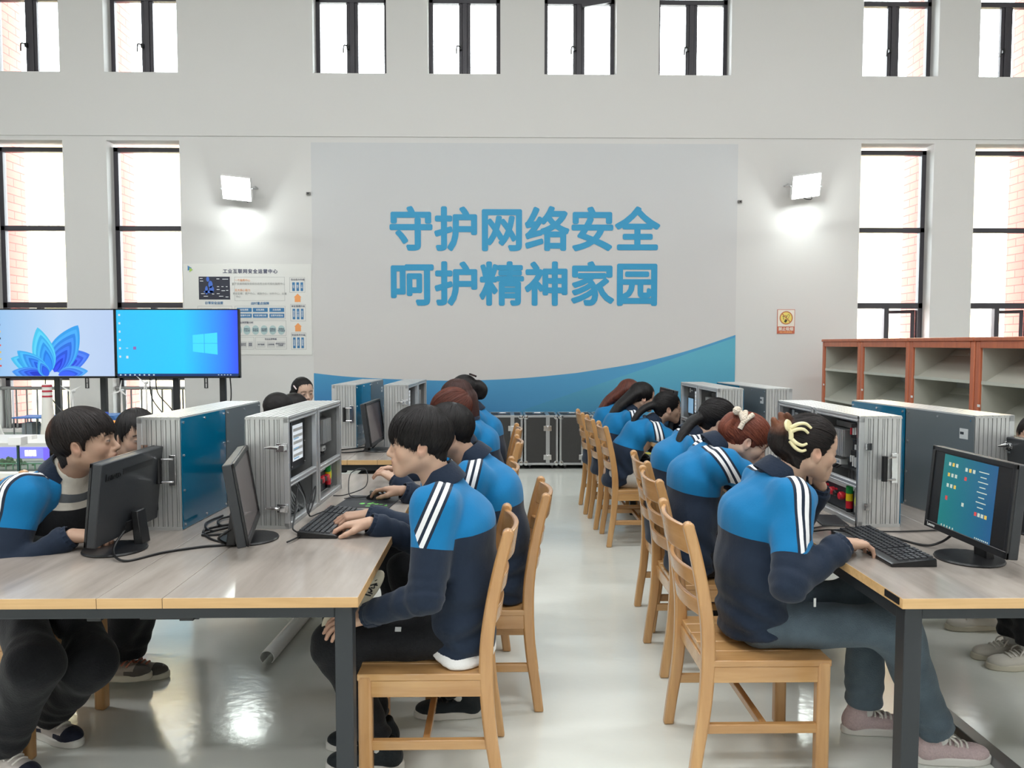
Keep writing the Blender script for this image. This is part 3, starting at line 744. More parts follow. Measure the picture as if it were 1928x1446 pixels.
def make_rack(variant=False):
    root = empty('training_box')
    hl = RL / 2
    # end plates
    for sgn in (-1, 1):
        m = MB().use(M_RIBD); y = sgn * (hl - 0.008); m.box(-RD / 2, min(y, sgn * (hl - 0.016)), 0, RD / 2, max(y, sgn * (hl - 0.016)), RH)
        m.use(M_RIB); ribs_end(m, y, sgn)
        m.build('end_plate', root)
    m = MB().use(M_RIB); n_ = 7; w_ = RD / n_
    m.box(-RD / 2, -hl + 0.002, RH - 0.01, RD / 2, hl - 0.002, RH - 0.004)
    for k in range(n_): m.box(-RD / 2 + k * w_ + w_ * .12, -hl, RH - 0.004, -RD / 2 + (k + 1) * w_ - w_ * .12, hl, RH + 0.001)
    m.build('top_plate', root)
    m = MB().use(M_RIB); m.box(-RD / 2, -hl, 0, RD / 2, hl, 0.012)
    for k in range(5): m.box(-RD / 2 + 0.01 + k * 0.03, -hl + .01, 0.012, -RD / 2 + 0.022 + k * 0.03, hl - .01, 0.017)
    m.build('bottom_plate', root)
    # front profile frame
    m = MB().use(M_ALU2); xf = RD / 2
    for (y0, y1) in ((-hl, -hl + 0.02), (hl - 0.02, hl), (-0.03, -0.008), (0.008, 0.03)): m.box(xf - 0.02, y0, 0, xf, y1, RH)
    for (z0, z1) in ((0, 0.022), (RH - 0.024, RH - 0.004)):
        for (y0, y1) in ((-hl, -0.01), (0.01, hl)):
            m.box(xf - 0.02, y0, z0, xf - 0.002, y1, z1); m.box(xf - 0.006, y0, z0 + 0.002, xf, y1, z0 + 0.008); m.box(xf - 0.006, y0, z1 - 0.008, xf, y1, z1 - 0.002)
    for (y0, y1, zc) in ((-hl + 0.02, -0.03, 0.155), (0.03, hl - 0.02, 0.145)):
        m.box(xf - 0.02, y0, zc, xf - 0.004, y1, zc + 0.024); m.box(xf - 0.008, y0, zc + 0.002, xf, y1, zc + 0.008); m.box(xf - 0.008, y0, zc + 0.016, xf, y1, zc + 0.022)
    m.build('front_rails', root, bevel=0.0015)
    # middle divider and ribbed inner back
    m = MB().use(M_RIBD); m.box(-RD / 2 + 0.004, -0.01, 0.01, xf - 0.02, 0.01, RH - 0.01)
    m.box(-RD / 2 + 0.004, -hl + 0.01, 0.01, -RD / 2 + 0.008, hl - 0.01, RH - 0.01)
    m.use(M_RIB)
    for k in range(26):
        y = -hl + 0.02 + k * 0.03
        m.box(-RD / 2 + 0.008, y + 0.003, 0.012, -RD / 2 + 0.012, y + 0.022, RH - 0.012)
    m.build('inner_wall', root)
    # back panels: grey half (-y), teal film half (+y)
    for nm, mt, y0, y1, lb in (('back_panel', M_GPANEL, -hl + 0.004, -0.004, 'grey steel back panel'), ('back_panel', M_TEAL, 0.004, hl - 0.004, 'teal film covered back panel')):
        p = MB().use(mt).box(-RD / 2 - 0.003, y0, 0.004, -RD / 2, y1, RH - 0.004).build(nm, root, label=lb)
        m = MB().use(M_SCREW)
        for y in np.linspace(y0 + 0.015, y1 - 0.015, 3):
            for z in (0.02, RH - 0.02): m.tube([(-RD / 2 - 0.0065, y, z), (-RD / 2 - 0.003, y, z)], 0.005, 8)
        for y in (y0 + 0.015, y1 - 0.015):
            for z in (RH * .35, RH * .66): m.tube([(-RD / 2 - 0.0065, y, z), (-RD / 2 - 0.003, y, z)], 0.005, 8)
        m.build('screw_pattern', p)
        if mt is M_GPANEL:
            m = MB().use(mat('label_silver', (205, 208, 208), 0.3)); m.box(-RD / 2 - 0.0042, y0 + 0.03, RH - 0.095, -RD / 2 - 0.003, y0 + 0.075, RH - 0.055)
            m.use(M_DARKP); m.box(-RD / 2 - 0.0046, y0 + 0.052, RH - 0.078, -RD / 2 - 0.0042, y0 + 0.072, RH - 0.068)
            m.build('rating_label', p)
    # ---- modules, -y half: two screens above, cable bay below
    yc = -hl / 2
    p = MB().use(M_DARKP).box(0.02, -hl + 0.022, 0.19, 0.03, -0.032, RH - 0.03).build('screen_module', root)
    m = MB().use(M_BLACK); m.box(0.03, -hl + 0.18, 0.2, 0.036, -0.04, 0.385); m.build('screen_bezel', p)
    MB().use(M_LCD2).box(0.036, -hl + 0.2, 0.225, 0.0375, -0.075, 0.37).build('lit_screen', p)
    m = MB().use(M_MODW)
    for k in range(5): m.box(0.0375, -hl + 0.205, 0.24 + k * 0.026, 0.038, -0.08, 0.252 + k * 0.026)
    m.use(M_LCD)
    for k in range(3): m.box(0.0375, -hl + 0.21, 0.232 + k * 0.04, 0.0382, -0.13, 0.237 + k * 0.04)
    m.build('screen_rows', p)
    m = MB().use(M_BLACK); m.box(0.03, -hl + 0.03, 0.2, 0.036, -hl + 0.17, 0.325); m.build('screen_bezel', p)
    MB().use(M_LCD).box(0.036, -hl + 0.04, 0.21, 0.0375, -hl + 0.16, 0.315).build('lit_screen', p)
    m = MB().use(M_MODW); m.box(0.03, -hl + 0.05, 0.355, 0.0315, -hl + 0.075, 0.385); m.box(0.03, -hl + 0.085, 0.365, 0.0315, -hl + 0.12, 0.375); m.build('maker_mark', p)
    m = MB().use(M_SCREW)
    for y in (-hl + 0.185, -0.045):
        for z in (0.205, 0.29, 0.38): m.tube([(0.036, y, z), (0.039, y, z)], 0.003, 6)
    m.build('screw_pattern', p)
    p = MB().use(M_DARKP).box(-0.06, -hl + 0.022, 0.02, -0.05, -0.032, 0.15).build('terminal_module', root)
    m = MB().use(M_GCABLE); rr = random.Random(3)
    for k in range(9):
        y = -hl + 0.05 + k * 0.03; m.tube(spline([(-0.05, y, 0.12), (0.0, y + rr.uniform(-.02, .02), 0.14), (0.045, y + rr.uniform(-.05, .05), 0.07), (0.05, y + rr.uniform(-.06, .06), 0.022), (0.0, y + rr.uniform(-.05, .05), 0.02)], 5), 0.0045, 6)
    m.build('cable_bundle', root)
    m = MB().use(M_BLACK)
    for k in range(6): m.box(-0.05, -hl + 0.04 + k * 0.05, 0.06, -0.015, -hl + 0.075 + k * 0.05, 0.13)
    m.build('terminal_block', root)
    # ---- modules, +y half: controller bay above, signal buttons below
    p = MB().use(mat('grey_module_plate', (128, 130, 132), 0.4, 0.5)).box(-0.03, 0.03, 0.175, -0.022, hl - 0.02, RH - 0.03).build('controller_plate', root)
    m = MB().use(mat('power_supply_grey', (176, 178, 178), 0.34, 0.5)); m.box(-0.022, 0.05, 0.24, 0.04, 0.2, 0.35)
    for k in range(9): m.box(0.04, 0.055 + k * 0.0165, 0.24, 0.046, 0.066 + k * 0.0165, 0.35)
    m.use(M_STEEL); m.box(-0.022, 0.04, 0.352, 0.0, 0.21, 0.376); m.box(-0.022, 0.04, 0.212, 0.0, 0.21, 0.238)
    m.build('power_supply', root, bevel=0.001)
    m = MB().use(M_MODW); m.box(0.0, 0.1, 0.2, 0.03, 0.15, 0.222); m.use(M_SCREW)
    for y in (0.112, 0.138): m.tube([(0.03, y, 0.211), (0.036, y, 0.211)], 0.005, 8)
    m.build('connector', root)
    m = MB().use(M_CABLE)
    for y in (0.112, 0.138): m.tube(spline([(0.02, y, 0.2), (0.03, y - 0.02, 0.185), (0.02, y - 0.06, 0.18)], 5), 0.004, 6)
    m.build('cable_bundle', root)
    rr = random.Random(11)
    m = MB().use(M_BLACK); m.box(-0.022, 0.215, 0.2, 0.02, hl - 0.03, 0.27); m.box(-0.022, 0.25, 0.275, 0.03, hl - 0.03, 0.315); m.box(-0.022, 0.215, 0.32, 0.02, hl - 0.03, 0.375)
    for k in range(8):
        y = 0.222 + k * 0.019
        m.use(M_MODW if k % 3 else M_RED).box(0.02, y, 0.325 + rr.uniform(0, .02), 0.028, y + 0.011, 0.35 + rr.uniform(0, .02))
        m.use(M_MODW).box(0.02, y, 0.205 + rr.uniform(0, .02), 0.026, y + 0.008, 0.24 + rr.uniform(0, .02))
        if k > 2: m.use(M_MODW if k % 2 else M_STEEL).box(0.03, y, 0.28, 0.036, y + 0.009, 0.3)
    m.build('controller', root)
    for ch in list(root.children) if variant else []:   # supply at the far end, controller next to the divider
        nm = ch.name.split('.')[0]; ys = [v.co.y for v in ch.data.vertices]
        if nm in ('power_supply', 'connector') or (nm == 'cable_bundle' and min(ys) > 0): dy = 0.165
        elif nm == 'controller': dy = -0.175
        else: continue
        for v in ch.data.vertices: v.co.y += dy
    p = MB().use(M_DARKP).box(0.03, 0.03, 0.028, 0.04, hl - 0.02, 0.142).build('button_panel', root)
    MB().use(M_MODW).box(0.04, 0.05, 0.117, 0.042, 0.3, 0.13).build('label_strip', p)
    Rx = Matrix.Rotation(R(90), 4, 'Y')
    for k, (y, z, mt) in enumerate(((0.06, 0.095, M_RED), (0.1, 0.09, M_BLACK), (0.14, 0.09, M_RED), (0.18, 0.088, M_BLACK), (0.225, 0.085, M_RED))):
        big = 0.017 if mt is M_RED else 0.012
        MB().use(mt).lathe([(big * 0.7, 0.04), (big * 0.7, 0.048), (big, 0.052), (big, 0.066), (big * 0.8, 0.07)], (0, y, z), 14, Rx).build('push_button', p, smooth=True)
    s = MB().use(M_BLACK).cyl((0.05, 0.275, 0.03), (0.05, 0.275, 0.045), 0.012, n=12).build('signal_tower', p)
    for k, mt in enumerate((M_RED, M_YEL, M_GRN)):
        MB().use(mt).cyl((0.05, 0.275, 0.045 + k * 0.03), (0.05, 0.275, 0.074 + k * 0.03), 0.014, n=14).build('signal_segment', s, smooth=True)
    MB().use(M_LIME).lathe([(0.026, 0.041), (0.026, 0.047)], (0, 0.335, 0.08), 20, Rx).build('dial_disc', p)
    MB().use(mat('clear_plate', (150, 154, 150), 0.15)).box(0.04, 0.3, 0.035, 0.043, 0.375, 0.125).build('cover_plate', p)
    # ---- fittings: -y end has butterfly latches; +y end has a handle and keepers
    for z in (0.08, 0.31):
        y = -hl - 0.005
        m = MB().use(M_CHROME); m.box(xf - 0.045, y - 0.004, z - 0.016, xf - 0.004, y, z + 0.016); m.cbox((xf - 0.02, y - 0.012, z), (0.02, 0.016, 0.022))
        m.tube([(xf - 0.035, y - 0.012, z), (xf - 0.06, y - 0.014, z + 0.003), (xf - 0.085, y - 0.012, z)], [0.006, 0.008, 0.003], 6)
        m.build('latch', root, bevel=0.001)
        y = hl + 0.005
        m = MB().use(M_CHROME); m.box(xf - 0.045, y, z - 0.013, xf - 0.02, y + 0.004, z + 0.013); m.box(xf - 0.03, y + 0.004, z - 0.012, xf - 0.024, y + 0.008, z + 0.012)
        m.build('keeper', root)
    y = hl + 0.005; xb = -RD / 2 + 0.028
    h = MB().use(M_CHROME).box(xb - 0.012, y, 0.17, xb + 0.014, y + 0.004, 0.285).build('handle_plate', root, bevel=0.002)
    m = MB().use(M_CHROME); m.tube([(xb, y, 0.185), (xb, y + 0.006, 0.185), (xb + 0.045, y + 0.014, 0.185)], 0.004, 6); m.tube([(xb, y, 0.27), (xb, y + 0.006, 0.27), (xb + 0.045, y + 0.014, 0.27)], 0.004, 6); m.build('handle_wire', h)
    MB().use(M_BLACK).tube([(xb + 0.047, y + 0.014, 0.18), (xb + 0.047, y + 0.014, 0.275)], 0.011, 10).build('handle_grip', h, smooth=True)
    return root
rk0 = make_rack(); rk1 = make_rack(True)
RACKS = [(-1.25, 3.285, 177, 'metal training box on the near left desk showing a teal back panel to the aisle'),
         (-0.86, 3.30, -2, 'open ribbed metal training box on the near left desk, white screen and cables inside'),
         (1.44, 3.29, 181, 'open ribbed metal training box with red buttons beside the person with the cream claw clip'),
         (1.846, 3.305, 7, 'metal training box with grey steel back behind the lit monitor, near right desk'),
         (-1.01, 5.55, 176, 'metal training box with handle and teal back on the far left desk'),
         (-0.665, 5.53, -3, 'narrow ribbed metal training box on the far left desk, behind the dark monitor'),
         (1.398, 5.08, 182, 'open metal training box with two small blue screens on the far right desk'),
         (1.675, 5.07, 5, 'metal training box with grey back on the far right desk, by the mural edge')]
for i, (x, y, rz, lb) in enumerate(RACKS):
    if i == 0:
        rk0.location = (x, y, 0.75); rk0.rotation_euler = (0, 0, R(rz)); tag(rk0, lb, 'training box', 'aluminium training boxes on the desks')
    elif i == 1: rk1.location = (x, y, 0.75); rk1.rotation_euler = (0, 0, R(rz)); tag(rk1, lb, 'training box', 'aluminium training boxes on the desks')
    else: dup(rk1 if i == 5 else rk0, (x, y, 0.75), R(rz), lb)

# ================================================================== MONITORS
M_MON = mat('monitor_black', (30, 31, 33), 0.35); M_MONB = mat('monitor_back_black', (44, 47, 51), 0.42, bump=(300, 0.05))
M_OFF = mat('unlit_screen', (98, 88, 88), 0.18, spec=0.6)
M_LOGO = mat('monitor_embossed_letters', (18, 19, 21), 0.3)
def screen_teal():
    m = bpy.data.materials.new('lit_desktop_screen'); m.use_nodes = True
    nt = m.node_tree; b = nt.nodes['Principled BSDF']; b.inputs['Roughness'].default_value = 0.25
    tc = nt.nodes.new('ShaderNodeTexCoord'); sp = nt.nodes.new('ShaderNodeSeparateXYZ'); nt.links.new(tc.outputs['Object'], sp.inputs[0])
    mr = nt.nodes.new('ShaderNodeMapRange'); mr.inputs['From Min'].default_value = -0.17; mr.inputs['From Max'].default_value = 0.17; nt.links.new(sp.outputs['Y'], mr.inputs['Value'])
    cr = nt.nodes.new('ShaderNodeValToRGB'); cr.color_ramp.elements[0].color = (*lin((30, 132, 128)), 1); cr.color_ramp.elements[1].color = (*lin((40, 88, 146)), 1)
    nt.links.new(mr.outputs[0], cr.inputs[0]); b.inputs['Base Color'].default_value = (0.01, 0.02, 0.02, 1)
    nt.links.new(cr.outputs[0], b.inputs['Emission Color']); b.inputs['Emission Strength'].default_value = 0.5
    return m
M_SCR = screen_teal()
M_ICON = mat('icon_pale', (180, 190, 180), 0.4, emit=((190, 200, 190), 0.22)); M_ICY = mat('icon_yellow', (200, 170, 80), 0.4, emit=((210, 170, 80), 0.25)); M_ICR = mat('icon_red', (190, 70, 70), 0.4, emit=((200, 70, 70), 0.25))
def monitor(x, y, z, rz, tilt, wd, ht, label, screen='off', base=(0, 0), sticker=False, cat='monitor'):
    """local +x is the screen's facing; y across. (x,y) = panel centre, z = panel bottom above the desk top 0.75"""
    root = empty('computer_monitor', (x, y, 0.75), R(rz), label, cat, 'black flat monitors on the desks')
    T = Matrix.Translation((0, 0, z)) @ Matrix.Rotation(-tilt, 4, 'Y')
    m = MB().use(M_MONB)
    hw = wd / 2
    m.box(-0.03, -hw, 0, 0.0, hw, ht, T)
    o = m.build('monitor_back', root, bevel=0.004)
    bz = 0.016
    m = MB().use(M_MON)
    for (y0, z0, y1, z1) in ((-hw, 0, hw, bz + 0.006), (-hw, ht - bz, hw, ht), (-hw, 0, -hw + bz, ht), (hw - bz, 0, hw, ht)): m.box(0.0, y0, z0, 0.008, y1, z1, T)
    m.build('bezel', root, bevel=0.002)
    sw = hw - bz
    s = MB().use(M_OFF if screen == 'off' else M_BLACK).box(0.0, -sw, bz, 0.004, sw, ht - bz, T).build('screen', root)
    if screen == 'lit':
        p = MB().use(M_SCR).box(0.004, -sw * 0.72, bz + 0.004, 0.0046, sw * 0.66, ht - bz - 0.004, T).build('desktop_picture', s)
        rr = random.Random(5); m = MB()
        def ic(yv, zv, mt, w_=0.012, h_=0.012): yv = -yv; m.use(mt).box(0.0046, yv - w_ / 2, zv - h_ / 2, 0.005, yv + w_ / 2, zv + h_ / 2, T)
        for r_ in range(3):
            for c_ in range(3): ic(sw * 0.55 - c_ * 0.02, ht - 0.05 - r_ * 0.036, M_ICY if (r_ + c_) % 3 == 1 else M_ICON)
        for c_ in range(3): ic(0.02 - c_ * 0.02, ht - 0.055, M_ICY if c_ == 1 else M_ICON)
        ic(0.02, ht - 0.085, M_ICR); ic(sw * 0.55, 0.12, M_ICR, 0.012, 0.014); ic(0.02, 0.115, M_ICON)
        for r_ in range(8): ic(-0.07, ht - 0.05 - r_ * 0.016, M_ICON, 0.05 - 0.02 * (r_ % 2), 0.003)
        for c_ in range(4): ic(-0.05 - c_ * 0.017, 0.1, (M_ICR, M_ICON, M_ICON, M_ICY)[c_])
        for c_ in range(5): ic(sw * 0.6 - c_ * 0.016, bz + 0.01, M_ICON, 0.006, 0.006)
        for c_ in range(8): ic(-sw * 0.3 - c_ * 0.009, bz + 0.01, M_ICON, 0.005, 0.004)
        m.build('icon_print', s)
        MB().use(mat('silver_strip', (190, 192, 194), 0.25, 0.8)).box(0.008, -hw + 0.012, 0.021, 0.009, hw - 0.004, 0.0235, T).build('silver_strip', root)
        t = text_obj('lettering', 'Lenovo', 0.015, M_WHITE, root, bold=0.0003, ext=0.0003, align='LEFT')
        t.matrix_local = T @ Matrix.Translation((0.0085, -hw + 0.02, 0.012)) @ Matrix(((0, 0, 1, 0), (1, 0, 0, 0), (0, 1, 0, 0), (0, 0, 0, 1)))
    # marks on the back: maker letters and a vent slot
    t = text_obj('lettering', 'Lenovo', 0.034, M_LOGO, root, ext=0.001, bold=0.0006, align='LEFT')
    B = Matrix(((0, 0, -1, 0), (-1, 0, 0, 0), (0, 1, 0, 0), (0, 0, 0, 1)))
    if sticker:
        MB().use(mat('grey_sticker', (120, 128, 132), 0.5)).box(-0.0312, hw - 0.12, ht - 0.06, -0.03, hw - 0.015, ht - 0.025, T).build('sticker', root)
        t.matrix_local = T @ Matrix.Translation((-0.0315, hw - 0.022, ht - 0.042)) @ B
    else:
        t.matrix_local = T @ Matrix.Translation((-0.031, hw - 0.03, ht - 0.05)) @ B
        MB().use(M_BLACK).box(-0.0312, -hw * 0.55, ht - 0.056, -0.0298, hw - 0.145, ht - 0.036, T).build('vent_slot', root)
    m = MB().use(M_BLACK); m.box(-0.046, -0.07, 0.012, -0.043, 0.07, 0.05, T); m.build('port_recess', root)
    # neck and round foot
    m = MB().use(M_MON)
    bx, by = base
    c0 = T @ Vector((-0.045, 0, 0.05))
    m.prism([(-0.03, 0.0), (0.03, 0.0), (0.03, 1.0), (-0.03, 1.0)], 'x', 0, 0.02)
    vs = [(c0.x - 0.035, -0.032, 0.006), (c0.x - 0.005, -0.032, 0.006), (c0.x - 0.005, 0.032, 0.006), (c0.x - 0.035, 0.032, 0.006),
          (c0.x - 0.02, -0.03, c0.z + 0.03), (c0.x + 0.004, -0.03, c0.z + 0.03), (c0.x + 0.004, 0.03, c0.z + 0.03), (c0.x - 0.02, 0.03, c0.z + 0.03)]
    m = MB().use(M_MON); m.add(vs, [(0, 3, 2, 1), (4, 5, 6, 7), (0, 1, 5, 4), (1, 2, 6, 5), (2, 3, 7, 6), (3, 0, 4, 7)])
    m.build('neck', root, bevel=0.004)
    MB().use(M_MON).lathe([(0.1, 0.0), (0.103, 0.004), (0.1, 0.009), (0.04, 0.012)], (bx, by, 0), 40).build('foot', root, smooth=True)
    return root
monitor(-1.315, 2.67, 0.05, 180, R(6), 0.47, 0.272, 'black monitor seen from behind, next to the person in the striped sweater', base=(-0.01, 0.07))
monitor(-0.86, 2.67, 0.05, 13, R(9), 0.47, 0.272, 'black monitor seen nearly edge on in front of the open metal box, left desk', base=(-0.02, 0.075))
monitor(1.505, 2.44, 0.06, 180, R(5), 0.44, 0.285, 'black monitor with lit teal desktop on the near right desk', screen='lit', base=(-0.02, 0.0))
monitor(-0.79, 5.0, 0.055, -2, R(8), 0.47, 0.275, 'small looking dark monitor at the front of the far left desk, above the mouse hand', base=(0, 0.03))
monitor(2.01, 2.78, 0.07, 4, R(5), 0.47, 0.275, 'black monitor cut off by the right frame edge, grey sticker on its back', sticker=True)
monitor(1.24, 5.83, 0.06, 180, R(8), 0.47, 0.3, 'tilted monitor with bluish screen beyond the open box on the far right desk')

# ================================================================== KEYBOARDS, MOUSE, PAD
M_KEY = mat('keycap_black', (44, 46, 50), 0.35); M_KB = mat('keyboard_black', (20, 21, 23), 0.3)
def keyboard(x, y, z, rz, label):
    root = empty('keyboard', (x, y, z), R(rz), label, 'keyboard', 'black wired keyboards')
    # local: length along y (0.44), depth along x (0.14), front edge at +x
    m = MB().use(M_KB); m.prism([(-0.07, 0.0), (0.075, 0.0), (0.078, 0.01), (0.066, 0.015), (-0.068, 0.026)], 'y', -0.22, 0.22); m.build('keyboard_case', root, bevel=0.003)
    m = MB().use(M_KEY)
    rows = [(-0.055, 0.0235), (-0.036, 0.0215), (-0.017, 0.02), (0.002, 0.018), (0.021, 0.0165), (0.04, 0.0145)]
    for r_, (xr, zr) in enumerate(rows):
        yv = -0.212; k = 0
        while yv < 0.2:
            w_ = 0.0178
            if r_ == 5 and 3 <= k <= 3: w_ = 0.105
            if 0.075 < yv < 0.086: yv = 0.09
            if 0.14 < yv < 0.149: yv = 0.152
            if yv + w_ > 0.214: break
            a = (yv, yv + w_)
            m.add([(xr - 0.0085, a[0], zr), (xr + 0.0085, a[0], zr - 0.001), (xr + 0.0085, a[1], zr - 0.001), (xr - 0.0085, a[1], zr),
                   (xr - 0.0065, a[0] + 0.002, zr + 0.008), (xr + 0.0065, a[0] + 0.002, zr + 0.007), (xr + 0.0065, a[1] - 0.002, zr + 0.007), (xr - 0.0065, a[1] - 0.002, zr + 0.008)],
                  [(4, 5, 6, 7), (0, 1, 5, 4), (1, 2, 6, 5), (2, 3, 7, 6), (3, 0, 4, 7)])
            yv += w_ + 0.0014; k += 1
    m.build('keys', root, kind='stuff')
    return root
keyboard(-0.648, 2.96, 0.75, -3, 'black keyboard under the typing hands on the near left desk')
keyboard(1.303, 2.575, 0.75, 180, 'black keyboard in front of the lit monitor on the near right desk')
o = empty('mouse_pad', (-0.58, 3.385, 0.75), 0, 'dark mouse pad with green splash on the near left desk', 'mouse pad')
MB().use(mat('pad_black', (48, 50, 54), 0.75)).box(-0.115, -0.125, 0, 0.125, 0.125, 0.003).build('pad', o, rz=R(-6), bevel=0.001)
m = MB().use(mat('pad_green_print', (110, 200, 90), 0.7)); rr = random.Random(2)
for k in range(22):
    cx, cy = rr.gauss(0.02, 0.03), rr.gauss(-0.06, 0.02); rad = rr.uniform(0.004, 0.013)
    m.poly([(cx + rad * rr.uniform(.5, 1.2) * math.cos(t), cy + rad * rr.uniform(.4, 1) * math.sin(t), 0.0032 + k * 1e-5) for t in np.linspace(0, 2 * PI, 9)[:-1]])
m.build('splash_print', o)
def mouse(x, y, z, rz, label):
    root = empty('computer_mouse', (x, y, z), R(rz), label, 'mouse')
    m = MB().use(M_KB); vs = []; fs = []; nu, nv_ = 14, 10
    for i in range(nu + 1):
        u = i / nu; xx = -0.055 + 0.11 * u; wd = 0.03 * (1 - (2 * u - 1) ** 4) ** 0.5 if 0 < u < 1 else 0.001; hh = 0.034 * (math.sin(PI * min(1, u * 0.85 + 0.1))) ** 0.8 * (1 if 0 < u < 1 else 0.2)
        for j in range(nv_ + 1):
            t = PI * j / nv_; vs.append((xx, wd * math.cos(t), hh * math.sin(t) ** 0.8 + 0.001))
    for i in range(nu):
        for j in range(nv_): a = i * (nv_ + 1) + j; fs.append((a, a + nv_ + 1, a + nv_ + 2, a + 1))
    for i in range(nu): a = i * (nv_ + 1); fs.append((a, a + nv_, a + 2 * nv_ + 1, a + nv_ + 1))
    m.add(vs, fs); m.build('mouse_body', root, smooth=True)
    MB().use(M_STEEL).cyl((0.03, -0.003, 0.028), (0.03, 0.003, 0.028), 0.009, n=12).build('mouse_wheel', root)
    MB().use(M_CABLE).tube(spline([(0.054, 0, 0.01), (0.1, 0.0, 0.006), (0.15, 0.02, 0.005)], 5), 0.002, 6).build('mouse_cord', root)
    return root
mouse(-0.545, 3.44, 0.7535, 180, 'black mouse under a hand on the dark pad')
# sheet / phone beside the red haired girl's box
o = MB().use(M_BLACK2).box(-0.05, -0.09, 0, 0.05, 0.09, 0.008).build('black_tablet', loc=(1.3, 2.98, 0.75), rz=R(-8), bevel=0.003)
tag(o, 'flat dark slab lying on the desk below the open box with red buttons', 'tablet')
# ================================================================== TELEVISIONS ON A STAND
YT = 7.75
def emis(name, rgb, st, rough=0.3):
    m = mat(name, (4, 6, 10), rough, emit=(rgb, st * 0.6)); return m
def tv_sky(name, c_l, c_r, c_edge, x0, x1):
    m = bpy.data.materials.new(name); m.use_nodes = True
    nt = m.node_tree; b = nt.nodes['Principled BSDF']; b.inputs['Base Color'].default_value = (0.005, 0.006, 0.01, 1); b.inputs['Roughness'].default_value = 0.3
    tc = nt.nodes.new('ShaderNodeTexCoord'); sp = nt.nodes.new('ShaderNodeSeparateXYZ'); nt.links.new(tc.outputs['Object'], sp.inputs[0])
    mr = nt.nodes.new('ShaderNodeMapRange'); mr.inputs['From Min'].default_value = x0; mr.inputs['From Max'].default_value = x1; nt.links.new(sp.outputs['X'], mr.inputs['Value'])
    cr = nt.nodes.new('ShaderNodeValToRGB'); cr.color_ramp.elements[0].color = (*lin(c_l), 1); cr.color_ramp.elements[1].color = (*lin(c_edge), 1)
    e = cr.color_ramp.elements.new(0.55); e.color = (*lin(c_r), 1)
    nt.links.new(mr.outputs[0], cr.inputs[0]); nt.links.new(cr.outputs[0], b.inputs['Emission Color']); b.inputs['Emission Strength'].default_value = 0.6
    return m
TW, TH = 1.225, 0.69
